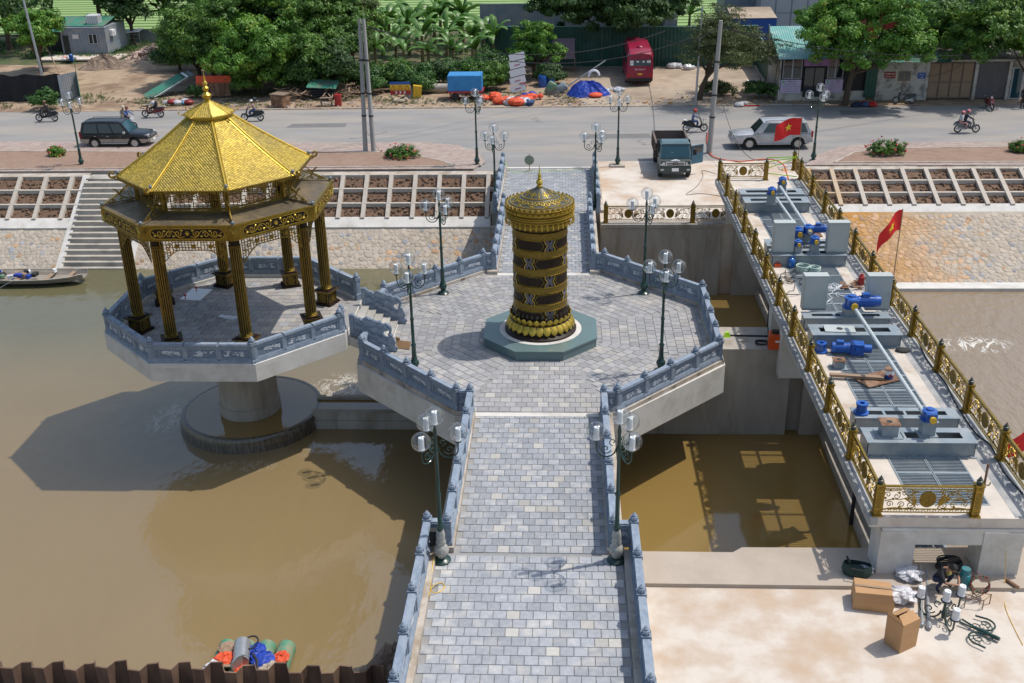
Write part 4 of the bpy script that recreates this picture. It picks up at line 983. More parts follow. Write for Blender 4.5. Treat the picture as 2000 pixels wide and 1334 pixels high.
# ---------------- sluice gate deck ----------------
m_deck = mat('deck_screed', (.62,.56,.49), (.5,.44,.38), rough=.85, scale=1.2, bump=.2, bscale=14, dirt=(.42,.33,.25), dscale=.9, dth=(.55,.7))
m_deck2 = mat('grey_deck_edge', (.30,.31,.315), (.24,.25,.255), rough=.8, scale=2, dirt=(.42,.41,.39), dscale=1.5)
m_gsteel = mat('grey_painted_steel', (.235,.285,.32), (.20,.245,.275), rough=.45, scale=4, dirt=(.30,.33,.345), dscale=1.5)
m_cab = mat('cabinet_enamel', (.44,.475,.46), (.41,.445,.43), rough=.45, scale=3)
m_mblue = mat('machine_blue', (.010,.10,.42), (.008,.07,.31), rough=.4, scale=8, coat=.2, bump=.1)
m_rust = mat('rust', (.20,.10,.055), (.12,.06,.035), rough=.9, scale=9, bump=.3, dirt=(.3,.19,.12), dscale=2)
m_wood = mat('weathered_wood', (.34,.24,.16), (.24,.16,.105), rough=.85, scale=3, stretch=(1,8,8), bump=.2)
m_yel = mat('yellow_paint', (.72,.45,.03), (.6,.36,.02), rough=.5)
m_orange = mat('orange_paint', (.68,.09,.012), (.58,.07,.01), rough=.45)
m_pipe = mat('pale_steel_pipe', (.50,.55,.56), (.43,.47,.48), rough=.45, scale=4, metal=.1)
DZ = 1.82
root = thing('sluice_deck', 'long concrete sluice gate deck with steel gratings between gold railings', 'bridge deck', (9.42,-16.0,0))
def P(x, y): return (x-9.42, y+16.0)
def dbox(b, x0, x1, y0, y1, z0, z1, m=0): return b.box(x0-9.42, x1-9.42, y0+16.0, y1+16.0, z0, z1, m)
holes = [(-15.35,-12.8,3),(-10.6,-4.95,5),(-2.8,3.5,6),(5.7,11.25,5),(13.8,15.4,1)]
b = MB(); dbox(b, 9.42,10.72,-16,17.4,1.5,1.82); dbox(b, 12.88,14.3,-16,17.4,1.5,1.82)
y = -16
for y0, y1, _ in holes+[(17.4,17.4,0)]: dbox(b, 10.72,12.88,y,y0,1.502,DZ-.001); y = y1
part('deck_slab', b, m_deck, root)
b = MB(); dbox(b, 13.35,14.28,-15.95,17.35,DZ,DZ+.006); dbox(b, 9.40,9.62,-16.02,17.38,1.58,DZ+.012); part('edge_strip', b, m_deck2, root)
b = MB()
for y0, y1 in ((-16.05,-15.4),(-1.5,-.95),(.9,1.45),(14.9,15.5)): dbox(b, 9.78,13.62,y0,y1,.97,1.49)
dbox(b, 10.5,10.8,-15.38,14.88,1.1,1.485); dbox(b, 13.0,13.4,-15.38,14.88,1.1,1.485); part('girder', b, m_concL, root)
for x0, x1 in ((9.75,10.72),(12.55,13.65)):
    for y0, y1, z0 in ((-16.08,-15.2,-.02),(.85,1.5,-.12),(14.95,15.6,-.02)):
        b = MB(); dbox(b, x0,x1,y0,y1,z0,1.4); part('leg', b, m_concL, root)
bar = MB()
for k in range(9): bar.box(0,1,-.5+.045+k*.111,-.5+.045+k*.111+.035,-.05,-.005)
barm = bar.mesh('bars', m_gsteel)
for y0, y1, nr in holes:
    d = (y1-y0)/nr
    for r in range(nr):
        for x0, x1 in ((10.78,11.78),(11.86,12.84)):
            g = MB(); w_ = x1-x0; g.box(-.05,0,-d/2,d/2,-.06,.012); g.box(w_,w_+.05,-d/2,d/2,-.06,.012); g.box(0,w_,-d/2,-d/2+.05,-.06,.012); g.box(0,w_,d/2-.05,d/2,-.06,.012)
            q = part('floor_grating', g, m_gsteel, root, loc=(*P(x0, y0+d*(r+.5)), DZ)); link('bars', barm, q, sca=(w_, d-.1, 1))
beams = [(-12.75,-11.93,3),(-11.22,-10.62,4),(-4.9,-4.03,3),(-3.35,-2.82,3),(3.55,4.33,2),(4.82,5.64,3),(11.3,12.2,2),(12.75,13.68,2)]
for y0, y1, ns in beams:
    bm = MB(); w_ = 3.2; D_ = y1-y0; h = .5
    bm.box(0,w_,0,.02,0,h); bm.box(0,w_,D_-.02,D_,0,h); bm.box(0,.02,0,D_,0,h); bm.box(w_-.02,w_,0,D_,0,h)
    bm.box(-.03,w_+.03,-.06,D_*.28,h,h+.03); bm.box(-.03,w_+.03,D_*.72,D_+.06,h,h+.03); bm.box(-.03,.32,D_*.28,D_*.72,h,h+.03); bm.box(w_-.32,w_+.03,D_*.28,D_*.72,h,h+.03)
    for k in range(1, ns): x = .3+(w_-.6)*k/ns; bm.box(x-.04,x+.04,D_*.28,D_*.72,h,h+.028)
    bm.box(-.05,w_+.05,-.08,0,0,.03)
    for k in range(9): bm.box(.1+k*.37,.16+k*.37,-.06,-.02,.03,.07)
    part('machine_beam', bm, m_gsteel, root, loc=(*P(10.12, y0), DZ+.002))
# electrical cabinets
cm = MB(); cm.bev(0,.9,-.2,.2,.08,1.42,.02); cm.box(-.01,.91,-.21,.21,1.38,1.42); cab = cm.mesh('housing', m_cab)
dm = MB(); dm.box(.03,.87,-.215,-.2,.12,1.34); dm.box(.80,.83,-.235,-.215,.65,.8); dr = dm.mesh('door', m_cab)
for x, y, l in ((10.15,3.95,'left cabinet of the far pair of grey electrical cabinets'),(12.48,3.95,'right cabinet of the far pair, next to two blue gear motors'),(10.16,-2.45,'left cabinet of the near pair of grey electrical cabinets'),(12.56,-2.45,'right cabinet of the near pair, behind the big blue gear motor')):
    t = thing('electrical_cabinet', l, 'cabinet', (x,y,DZ+.53), group='grey electrical cabinets on the sluice deck'); link('housing', cab, t); link('door', dr, t)
    b = MB(); b.box(0,.9,-.18,.18,-.0,.08); part('plinth', b, m_gsteel, t)
# gear drives
def gear(label, x, y, z, rz=0, motor=0, cap=True, stand=.5, big=1.):
    t = thing('gear_drive', label, 'gear motor', (x,y,z), rz, group='blue gear drives of the sluice gates')
    s_ = big
    if stand:
        b = MB(); b.box(-.19*s_,.19*s_,-.17*s_,.17*s_,.02,stand); b.box(-.27*s_,.27*s_,-.24*s_,.24*s_,0,.02); b.box(-.24*s_,.24*s_,-.22*s_,.22*s_,stand,stand+.02); part('stand', b, m_gsteel, t)
    h = stand+.02
    b = MB(); b.lathe([(.25*s_,0),(.25*s_,.04),(.19*s_,.05),(.18*s_,.24*s_),(.21*s_,.25*s_),(.21*s_,.29*s_),(.12*s_,.31*s_),(.1*s_,.36*s_),(.03,.37*s_)], 16, c=(0,0,h)); b.obox((0,-.16*s_,h+.15*s_),(.3*s_,.2*s_,.26*s_))
    for k in range(6): a = k*PI/3; b.lathe([(.02,0),(.02,.03)], 5, c=(.225*s_*math.cos(a),.225*s_*math.sin(a),h+.04))
    part('gearbox', b, m_mblue, t, smooth=True)
    b = MB(); b.lathe([(.10*s_,0),(.10*s_,.06),(.07*s_,.14)], 12, c=(0,-.26*s_,h+.15*s_), ax='y'); 
    if cap: b.v = [(x_, -.52*s_-(y_) if 0 else y_-.14*s_, z_) for x_, y_, z_ in b.v]; part('coupling', b, m_yel, t, smooth=True)
    if motor:
        b = MB(); sg = motor; L_ = .62*s_
        b.lathe([(.13*s_,0),(.15*s_,.02),(.15*s_,L_*.75),(.16*s_,L_*.77),(.16*s_,L_),(.1*s_,L_+.03),(.01,L_+.03)], 16, ax='x'); 
        for k in range(14): a = 2*PI*k/14; b.obox((L_*.4, .155*s_*math.cos(a), .155*s_*math.sin(a)), (L_*.65,.012,.03), rx=a+PI/2)
        b.obox((L_*.35,0,.19*s_),(.2*s_,.16*s_,.1*s_))
        b.v = [(sg*(.16*s_+x_), y_, z_+h+.17*s_) for x_,y_,z_ in b.v]
        if sg < 0: b.f = [tuple(reversed(f)) for f in b.f]
        part('motor', b, m_mblue, t, smooth=True)
    return t
BZ = DZ+.535
gear('gear drive on the second farthest beam with an orange coupling', (11.342, 10.862, 2.360)[0], (11.342, 10.862, 2.360)[1]+.25, BZ, stand=.48)
gear('farthest gear drive, on the beam nearest the road end', (12.406, 12.778, 2.360)[0]-.15, 13.2, BZ, stand=.40)
gear('gear drive with motor pointing left behind the left far cabinet', (11.507, 5.103, 2.360)[0], 5.2, BZ, motor=-1, stand=.32, big=1.15)
gear('small gear drive between the far pair of cabinets', (11.353, 4.084, 2.360)[0]-.1, 3.9, BZ, stand=.30, big=.8)
gear('gear drive with motor pointing right by the right far cabinet', (11.945, 2.972, 2.360)[0], 5.2, BZ, motor=1, stand=.45, big=1.1)
gear('gear drive with yellow box in front of the right far cabinet', (11.973, 3.100, 2.360)[0], 3.92, BZ, stand=.42, big=.95)
gear('large gear drive with horizontal motor that turns the long grey shaft', (11.874, -3.737, 2.360)[0], -3.1, BZ, motor=1, stand=.32, big=1.35)
gear('gear drive on the nearest beam with a yellow coupling', (11.982, -12.425, 2.400)[0], -12.25, BZ, stand=.48, big=1.05)
def pipe(label, a, b_, r=.065):
    t = MB(); t.tube([a, b_], r, n=12); return solo('drive_shaft', label, 'shaft', t, m_pipe, smooth=True, group='grey drive shafts between gear drives')
pipe('left far drive shaft ending at the motor behind the cabinet', (11.355, 9.813, 3.000), (11.453, 6.315, 3.000))
pipe('right far drive shaft, the longer of the far pair', (11.891, 11.817, 3.000), (11.922, 4.647, 3.000), .075)
pipe('long drive shaft running from the big gear drive to the nearest beam', (11.739, -4.281, 3.050), (11.852, -12.173, 3.000), .07)
for c_, l in (((11.173, -4.310, 2.360),'pale square base plate with a round hole on the fourth beam'),):
    b = MB(); b.box(-.55,.55,-.3,.3,0,.03); b.lathe([(.12,.0),(.12,.034),(.02,.034)], 14, m=1); solo('base_plate', l, 'steel plate', b, [m_cab, m_black], loc=(c_[0], -4.45, BZ+.002), rz=-.08)
def standbox(label, u, v, z, s_=.24, h=.42, yy=None):
    b = MB(); b.box(-s_,s_,-s_*.9,s_*.9,.02,h); b.box(-s_*1.6,s_*1.6,-s_*1.3,s_*1.3,0,.02); b.box(-s_*1.2,s_*1.2,-s_*1.1,s_*1.1,h,h+.02,1); b.lathe([(.09,h+.02),(.09,h+.024),(.01,h+.024)], 12, m=2)
    return b, label
b, l = standbox('x', 0, 0, 0); solo('steel_stand', 'empty rusty-topped steel stand on the nearest beam', 'steel stand', b, [m_gsteel, m_rust, m_black], loc=((10.815, -12.467, 2.380)[0], -12.3, BZ))
b, l = standbox('x', 0, 0, 0, .18, .3); solo('steel_stand', 'loose rusty-topped steel stand standing on the deck floor near the left railing', 'steel stand', b, [m_gsteel, m_rust, m_black], loc=((10.691, -6.589, 1.820)[0], (10.691, -6.589, 1.820)[1], DZ+.01))
# loose parts
t = thing('loose_motor', 'loose blue electric motor with gearbox lying on the gratings', 'motor', ((10.687, -5.398, 1.820)[0], (10.687, -5.398, 1.820)[1], DZ+.03), rz=-.15)
b = MB(); b.lathe([(.17,0),(.2,.03),(.2,.55),(.22,.57),(.22,.66)], 16, ax='x', c=(0,0,.22)); b.obox((.3,0,.44),(.24,.2,.12)); part('motor_body', b, m_mblue, t, smooth=True)
b = MB(); b.obox((.9,0,.24),(.45,.42,.42)); b.lathe([(.16,0),(.16,.3),(.06,.32)], 12, ax='x', c=(1.1,0,.24)); b.lathe([(.1,0),(.1,.06),(.03,.07)], 12, c=(.9,-.28,.24), ax='y'); part('gearbox', b, m_mblue, t, smooth=True)
fl_ = MB(); fl_.lathe([(.24,0),(.24,.05),(.17,.06),(.16,.3),(.19,.31),(.19,.36),(.08,.36),(.08,.2)], 18)
solo('blue_flange', 'blue cast flange on the deck floor beside the loose motor', 'flange', fl_, m_mblue, smooth=True, loc=(*(10.364, -5.268, 1.820)[:2], DZ+.01))
solo('blue_flange', 'blue cast flange standing on the left end of the third nearest beam', 'flange', fl_, m_mblue, smooth=True, loc=((10.348, -10.907, 2.360)[0], -10.95, BZ))
b = MB(); b.box(-.9,.9,-.09,.09,0,.1); solo('timber_plank', 'pale timber plank lying across the gratings beside the paint bucket', 'plank', b, m_wood, loc=(*(11.082, -7.556, 1.820)[:2], DZ+.09), rz=-.14)
b = MB(); b.box(-.75,.75,-.42,.42,0,.02); solo('brown_board', 'brown board lying askew under the long drive shaft', 'board', b, m_rust, loc=(*(11.834, -7.550, 1.820)[:2], DZ+.05), rz=.45)
t = thing('paint_bucket', 'blue and white paint bucket with rusty rim standing on the brown board', 'bucket', (*(12.184, -7.547, 1.820)[:2], DZ+.07)); b = MB(); b.lathe([(.14,0),(.155,.16)], 16); part('lower_half', b, mat('blue_label',(.02,.09,.35),rough=.5), t, smooth=True); b = MB(); b.lathe([(.155,.16),(.165,.36),(.15,.36),(.14,.3),(.01,.3)], 16); part('upper_half', b, m_white, t, smooth=True); b = MB(); b.lathe([(.17,.34),(.172,.37),(.15,.375)], 16); part('rim', b, m_rust, t); b = MB(); b.obox((0,-.158,.16),(.1,.01,.1), ry=PI/4); part('emblem', b, m_red, t)
b = MB(); b.sphere((0,0,.05), .2, 10, 6, sz=.4, sx=1.4); solo('black_bag', 'small black bag lying on the pale deck edge', 'bag', b, m_black, smooth=True, loc=(*(13.331, -5.207, 1.820)[:2], DZ))
t = thing('water_bottle', 'big blue water bottle standing on the gratings before the far left cabinet', 'bottle', (*(10.948, 3.468, 1.820)[:2], DZ+.02)); b = MB(); b.lathe([(.14,0),(.15,.03),(.15,.33),(.12,.38),(.05,.42),(.05,.46)], 16); part('body', b, mat('blue_plastic',(.02,.15,.5),rough=.25,coat=.5), t, smooth=True); b = MB(); b.lathe([(.055,.45),(.055,.5)], 10); part('cap', b, m_mblue, t)
m_hose = mat('pale_hose', (.55,.68,.60), (.48,.6,.53), rough=.5)
for c_, l, r0 in (((11.384, 3.087, 1.820),'larger coil of pale green hose on the gratings',.30),((11.852, 2.899, 1.820),'smaller coil of pale green hose on the gratings',.24)):
    b = MB(); pts = [( (r0+.02*math.sin(i*.7))*math.cos(i*2*PI/18), (r0+.02*math.cos(i*.9))*math.sin(i*2*PI/18), .03+.20*(i%90)/90) for i in range(90)]; b.tube(pts, .022, n=5); solo('hose_coil', l, 'hose', b, m_hose, smooth=True, loc=(*c_[:2], DZ+.02))
b = MB(); b.lathe([(.12,0),(.13,.05),(.13,.34),(.06,.42),(.05,.48)], 14); b.tube([(-.1,0,.48),(.1,0,.48)], .02); solo('gas_cylinder', 'small red gas cylinder by the right deck railing behind the right cabinet', 'gas cylinder', b, m_red, smooth=True, loc=(*(13.451, 1.387, 1.820)[:2], DZ+.01))
b = MB()
for k in range(9): b.obox((random.uniform(-.5,.5), random.uniform(-.4,.4), .03+k*.012), (.28,.18,.02), rz=random.random()*3)
solo('rusty_plates', 'scatter of rusty steel plates and clamps on the deck floor', 'scrap', b, m_rust, loc=(*(13.119, 1.155, 1.820)[:2], DZ+.01), kind='stuff')
b = MB(); b.box(-.4,.4,-.62,.62,0,.02); solo('brown_board', 'brown board covering the deck beside the right far drive shaft', 'board', b, m_rust, loc=(*(12.795, 8.096, 1.820)[:2], DZ+.02))
b = MB(); b.box(-.14,.14,-.1,.1,0,.14); b.tube([(-.1,0,.14),(0,0,.24),(.1,0,.14)], .015); solo('tool_case', 'small red power tool case near the left deck railing', 'tool case', b, m_orange, loc=(*(10.359, 3.534, 1.820)[:2], DZ+.01))
def cable(name, label, pts, r, m, sag=0, cat='cable'):
    P_ = [Vector(p) for p in pts]; out = []
    for i in range(len(P_)-1):
        a, b_, = P_[i], P_[i+1]; p = P_[i-1] if i else a; n_ = P_[i+2] if i < len(P_)-2 else b_
        for k in range(6):
            t = k/6; q = .5*((2*a)+(b_-p)*t+(2*p-5*a+4*b_-n_)*t*t+(3*a-p-3*b_+n_)*t**3); q.z -= sag*4*t*(1-t); out.append(q)
    out.append(P_[-1]); o = out[0].copy(); b = MB(); b.tube([q-o for q in out], r, n=6)
    return solo(name, label, cat, b, m, smooth=True, loc=o)
cable('black_cable', 'black cable running along the right edge of the sluice deck', [(14.135, -4.461, 1.850), (13.961, -6.085, 1.850), (14.041, -7.709, 1.850), (13.888, -9.394, 1.850), (13.859, -11.273, 1.850), (14.051, -12.065, 1.850), (13.891, -13.559, 1.850), (13.980, -14.798, 1.850)], .022, m_black)
cable('black_cable', 'black cable dangling from the deck down to the welding machine', [(10.679, 0.203, 1.860), (9.658, -0.007, 1.900), (9.633, 0.969, 1.200), (9.490, 0.035, 0.200), (9.621, 0.108, 0.050)], .02, m_black)
R_ = random.Random(8)
for k, (l, u, v) in enumerate((('tangle of thin black cables between left railing and hose coils',1535,545),('tangle of white cables on the gratings beside the near cabinets',1625,570))):
    b = MB(); o = (10.450, 1.994, 1.840) if k == 0 else (12.067, 0.533, 1.840)
    for j in range(9): 
        x, y = 0, 0; pts = []
        for i in range(12): x += R_.uniform(-.3,.34); y += R_.uniform(-.45,.4); pts.append((x, y, .02+R_.random()*.03))
        b.tube(pts, .012, n=4)
    solo('cable_tangle', l, 'cables', b, m_black if k == 0 else m_white, loc=(o[0],o[1],DZ+.01))
cable('orange_hose', 'orange hose crossing the yard from the utility pole to the sluice deck', [(11.397, 35.803, 0.300), (10.887, 32.655, 0.050), (10.815, 28.964, 0.050), (12.237, 27.647, 0.050), (13.901, 26.062, 0.600), (13.617, 20.194, 1.900), (13.520, 18.563, 1.900), (13.408, 17.183, 1.850)], .04, m_orange)
cable('black_cable', 'thin black cable looping on the yard slab in front of the truck', [(10.513, 19.851, 0.020), (9.111, 20.593, 0.020), (8.187, 20.400, 0.020), (8.963, 21.976, 0.020), (9.621, 24.196, 0.020), (9.753, 25.601, 0.020), (10.547, 24.758, 0.020)], .014, m_black)
# welding machine on the pier wall
t = thing('welding_machine', 'orange welding machine standing on the pier wall below the deck', 'welding machine', (*(9.698, -0.839, -0.100)[:2], -.1), rz=-.12)
b = MB(); b.bev(-.34,.34,-.28,.28,.05,.68,.04); part('housing', b, m_orange, t)
b = MB(); b.box(-.2,.22,-.1,.1,.68,.74); b.tube([(-.2,0,.68),(-.2,0,.82),(.2,0,.82),(.2,0,.68)], .025); part('handle', b, m_black, t)
b = MB(); b.box(-.08,.08,-.29,-.28,.38,.46); part('nameplate', b, m_white, t)
b = MB(); [b.box(.12+.0,.28,-.29,-.282,.12+k*.035,.135+k*.035) for k in range(5)]; part('vents', b, m_black, t)
b = MB(); b.tube([(.28*math.cos(i*.55)*(1+.1*math.sin(i)), .2*math.sin(i*.55), .02+.002*i) for i in range(40)], .02, n=5); b.tube([(.3,0,.02),(.7,.1,.02),(1.0,-.1,.02),(1.1,-.2,.02)], .02, n=5); solo('cable_coil', 'coil of black welding cable on the pier wall', 'cable', b, m_black, loc=(*(9.181, -0.439, -0.100)[:2], -.09))
b = MB(); b.obox((0,0,.03),(1.7,.06,.06)); solo('steel_angle', 'black steel bar lying on the pier wall', 'steel bar', b, m_black, loc=(*(8.710, 0.331, -0.100)[:2], -.1), rz=-.04)
b = MB(); b.frus([(-.15,-.12),(.15,-.12),(.1,.12),(-.1,.12)],[(-.08,-.05),(.1,-.06),(.05,.05),(-.04,.04)],0,.2); solo('lime_helmet', 'lime green safety vest bundle tucked behind the parapet corner', 'vest', b, mat('lime',(.45,.85,.02),rough=.6), loc=(*(7.832, 0.328, -0.100)[:2], -.1))
# steel column posts below the deck
for (u, v, z) in ((1462,555,0),(1630,905,0)):
    pass
for x, y in ((11.2,8.4),(11.55,-7.6)):
    b = MB(); b.tube([(0,0,0),(0,0,6.0)], .07, n=8); solo('steel_post', 'dark steel post below the deck in the '+('far' if y > 0 else 'near')+' chamber', 'post', b, m_black, loc=(x,y,-4.5))
# gate leaves and guides under the deck
for y0, y1, l in ((-14.8,-1.0,'near'),(1.3,14.8,'far')):
    t = thing('sluice_gate', f'dark steel sluice gate leaf hanging under the {l} half of the deck', 'gate', (13.0,(y0+y1)/2,-4.8)); b = MB(); hh = (y1-y0)/2
    b.box(-.05,.05,-hh,hh,0,3.3); part('leaf', b, m_gsteel, t)
    for k in range(5): q = MB(); q.box(-.22,-.05,-hh,hh,.3+k*.65,.42+k*.65); part('stiffener', q, m_gsteel, t)
# ---------------- gold railings ----------------
def rail_panel(L_=1.):
    b = MB(); H0, H1 = .10, .94; W = L_
    b.box(0,W,-.035,.035,H1-.03,H1+.02)
    for z in (H1-.10, H0+.10, H0): b.box(0,W,-.016,.016,z-.012,z+.012)
    for x in (.02, W-.02): b.box(x-.018,x+.018,-.02,.02,H0,H1)
    cx, cz = W/2, .52
    b.tube([(x,0,z) for x, z in arc(cx,cz,.235,0,360,22)], .026, n=5); b.lathe([(.01,-.014),(.22,-.014),(.22,.014),(.01,.014)], 20, c=(cx,0,cz), ax='y', m=1)
    for k in range(6): b.tube([(x,0,z) for x, z in spiral(cx+.1*math.cos(k*PI/3),cz+.1*math.sin(k*PI/3),.075,.02,k*60,k*60+420,10)], .026, n=4, m=1)
    def S(pts, r=.014, n=4): b.tube([(x,0,z) for x, z in pts], r, n=n)
    for s_ in (1,-1):
        f = lambda p: [(cx+s_*x, z) for x, z in p]; X = W/2
        for j in range(5):
            a = math.radians(40+j*25); S(f([(.34,.22),(.34+.02,.3),(.42+.22*math.cos(a)+.1,.30+.42*math.sin(a)*.9)]), [.02,.016,.03], 4)
        S(f(spiral(.50,.33,.12,.025,-180,320,14))); S(f(spiral(.78,.34,.11,.02,0,480,14))); S(f(spiral(.95,.62,.12,.02,90,560,14))); S(f(spiral(.72,.70,.09,.02,180,-300,12)))
        S(f(spiral(1.14,.36,.11,.02,200,-280,14))); S(f(spiral(1.22,.66,.10,.02,0,420,12))); S(f(spiral(.48,.74,.08,.015,0,420,12)))
        S(f([(.26,.3),(.45,.5),(.62,.56),(.85,.5),(1.05,.52),(1.3,.46)])); S(f([(.3,.78),(.55,.62),(.85,.8),(1.1,.78),(1.3,.8)])); S(f([(.45,.24),(.7,.22),(.95,.24),(1.2,.22)]))
        for x, z in ((.60,.50),(.88,.72),(1.05,.52),(.83,.26),(1.28,.55),(.42,.86-.1),(1.16,.80)): b.sphere((cx+s_*x,0,z), .042, 6, 4, sy=.5)
    n = int(W/.17)
    for k in range(n):
        x = (k+.5)*W/n; S(arc(x,H0+.03,.05,0,180,5), .011); S(arc(x,H1-.065,.035,180,360,5), .011)
    return b
RP = rail_panel(2.72).mesh('railing_panel', [m_gold, m_golddk])
b = MB(); b.box(-.14,.14,-.14,.14,0,.05); b.box(-.10,.10,-.10,.10,.05,.98); b.box(-.125,.125,-.125,.125,.98,1.02)
gp = b.mesh('post', m_gold)
b = MB()
for sx, sy in ((0,-1),(0,1),(-1,0),(1,0)):
    for z, h in ((.14,.09),(.52,.5),(.90,.09)): b.obox((sx*.102, sy*.102, z), (.13 if sy else .008, .13 if sx else .008, h))
gi = b.mesh('post_inlay', m_golddk)
b = MB(); b.lathe([(.05,0),(.085,.02),(.06,.05),(.095,.08),(.09,.11),(.045,.14),(.06,.165),(.03,.2),(.004,.26)], 10); gf = b.mesh('finial', m_dkm, smooth=True)
def railing(label, pts, z, panels=1, skip=()):
    root = thing('gold_railing', label, 'railing', (pts[0][0],pts[0][1],z), group='gold openwork railings')
    for i, p in enumerate(pts):
        a = pts[i+1] if i < len(pts)-1 else pts[i-1]; rz = math.atan2(a[1]-p[1], a[0]-p[0]); loc = (p[0]-pts[0][0], p[1]-pts[0][1], 0)
        if i not in skip: q = link('post', gp, root, loc, rz); link('post_inlay', gi, q); link('finial', gf, q, (0,0,1.02))
        if i < len(pts)-1:
            L_ = math.hypot(a[0]-p[0], a[1]-p[1]); ux, uy = (a[0]-p[0])/L_, (a[1]-p[1])/L_; w_ = (L_-.2)/panels
            for k in range(panels): link('railing_panel', RP, root, (loc[0]+ux*(.1+k*w_), loc[1]+uy*(.1+k*w_), 0), rz, sca=(w_/2.72,1,1))
    return root
railing('left gold railing along the sluice deck, above the chambers', seg((9.6,-15.86),(9.6,17.2),11), DZ)
railing('right gold railing along the sluice deck, above the upstream river', [(14.05, -18.86+3.005*i) for i in range(1,13)]+[(14.05,19.1)], DZ)
railing('near end gold railing of the sluice deck with a bright medallion', [(9.62,-15.87),(12.25,-15.87)], DZ, skip=(0,))
railing('far end gold railing closing the sluice deck beside lime tape', [(9.62,17.2),(12.15,17.17)], DZ, skip=(0,))
railing('gold railing on the yard retaining wall left of the deck', [(3.25,15.05),(7.98,15.05),(12.7,15.05)], .06, panels=2)
b = MB()
for a, c in (((12.311, 17.833, 2.900), (14.035, 18.010, 2.900)),((12.306, 17.711, 2.700), (13.881, 17.796, 2.900)),((12.369, 17.891, 2.300), (13.654, 17.741, 2.800)),((12.148, 17.207, 2.200), (13.839, 17.160, 2.000))): b.beam(a, c, .01, .05)
solo('barrier_tape', 'lime green barrier tape strung between the two far railing posts', 'tape', b, MATS['lime'])
# ---------------- flags ----------------
m_flag = mat('flag_red', (.72,.012,.015), (.60,.008,.012), rough=.6, scale=2); m_star = mat('flag_yellow', (.85,.62,.02), (.8,.55,.02), rough=.6)
def flag(label, base, H, ang, w_=1.35, h=.9, droop=.25, seed=0, pole=True, pr=.02):
    t = thing('national_flag', label, 'flag', base, rz=ang, group='red flags with a yellow star')
    b = MB(); b.tube([(0,0,0),(0,0,H)], pr, n=6); part('pole', b, m_wood, t)
    nx, ny = 22, 14; vs = []; z = lambda u, v: None
    def pt(u, v):
        x = .02+u*w_*(1-.12*droop); y = .10*math.sin(u*7+v*2+seed)*u; zz = H-.03-v*h-droop*u*u*.9-.03*math.sin(u*9+seed); return (x, y, zz)
    b = MB(); b.add([pt(i/nx, j/ny) for i in range(nx+1) for j in range(ny+1)], [(i*(ny+1)+j,(i+1)*(ny+1)+j,(i+1)*(ny+1)+j+1,i*(ny+1)+j+1) for i in range(nx) for j in range(ny)]); c = part('cloth', b, m_flag, t, smooth='all')
    for s_ in (1,-1):
        st = MB(); ps = []
        for k in range(10):
            r = .24*h if k % 2 == 0 else .095*h; a = k*PI/5
            u = .48+r*math.sin(a)/w_; v = .5-r*math.cos(a)/h; x, y, zz = pt(u, v); ps.append((x, y+s_*.008, zz))
        x, y, zz = pt(.48,.5); ps.append((x, y+s_*.010, zz)); st.add(ps, [(k,(k+1)%10,10) for k in range(10)]); part('star', st, m_star, c)
    return t
flag('red star flag flying at the far end of the deck over the silver pickup', (14.0,17.95,1.9), 3.25, PI+.12, w_=1.5, h=.95, droop=.42, seed=1)
flag('red star flag drooping on a bamboo pole before the orange-stained bank', (14.35,.1,1.6), 3.95, PI+.5, w_=1.15, h=.85, droop=1.0, seed=3)
FP = (15.370, -11.600, 2.172)
flag('red star flag cut by the right edge of the frame', (FP[0],-11.6,1.6), FP[2]-1.6, PI+.15, w_=1.0, h=.75, droop=1.0, seed=5)
b = MB(); b.tube([(0,0,0),(.0,.0,1.55)], .035, n=6); b.tube([(0,0,.9),(.1,-.05,.9),(.14,-.05,1.0)], .02, n=5); solo('rusty_bar', 'upright rusty steel bar with a hook tied to the near railing post', 'steel bar', b, m_rust, loc=(12.45,-15.7,1.82))

# ---------------- things on the near concrete apron ----------------
m_card = mat('cardboard', (.46,.27,.13), (.41,.235,.11), rough=.85, scale=2, bump=.1)
m_clear = mat('crumpled_clear_plastic', (.62,.62,.64), (.45,.45,.48), rough=.2, scale=9, bump=.5)
m_skin = mat('skin', (.36,.19,.12), (.31,.16,.10), rough=.6); m_hair = mat('black_hair', (.012,.010,.010), rough=.5); m_blackc = mat('black_cloth', (.018,.018,.022), (.03,.03,.035), rough=.9, scale=8)
m_cyl = mat('teal_gas_bottle', (.01,.20,.24), (.008,.14,.17), rough=.45, scale=4, dirt=(.1,.2,.2), dscale=4)
AZ = -.12
t = thing('cardboard_box', 'closed cardboard box lying on its side at the left of the pair', 'box', (*(9.343, -17.293, -0.120)[:2], AZ), rz=-.18)
b = MB(); b.loft([[(-.52,-.33,0),(.50,-.33,0),(.50,.33,0),(-.52,.33,0)],[(-.50,-.36,.28),(.54,-.34,.28),(.5,.35,.28),(-.52,.35,.28)],[(-.49,-.32,.56),(.46,-.30,.58),(.46,.32,.55),(-.5,.32,.58)]]); part('carton', b, m_card, t)
b = MB(); b.beam((-.5,0,.582),(.47,0,.58),.08,.004); part('packing_tape', b, m_wood, t)
t = thing('cardboard_box', 'tall open cardboard box with raised flaps, right of the closed one', 'box', (*(9.648, -18.901, -0.120)[:2], AZ), rz=.55)
b = MB(); W_, D_ = .30, .26; c = [(-W_,-D_),(W_,-D_),(W_,D_),(-W_,D_)]
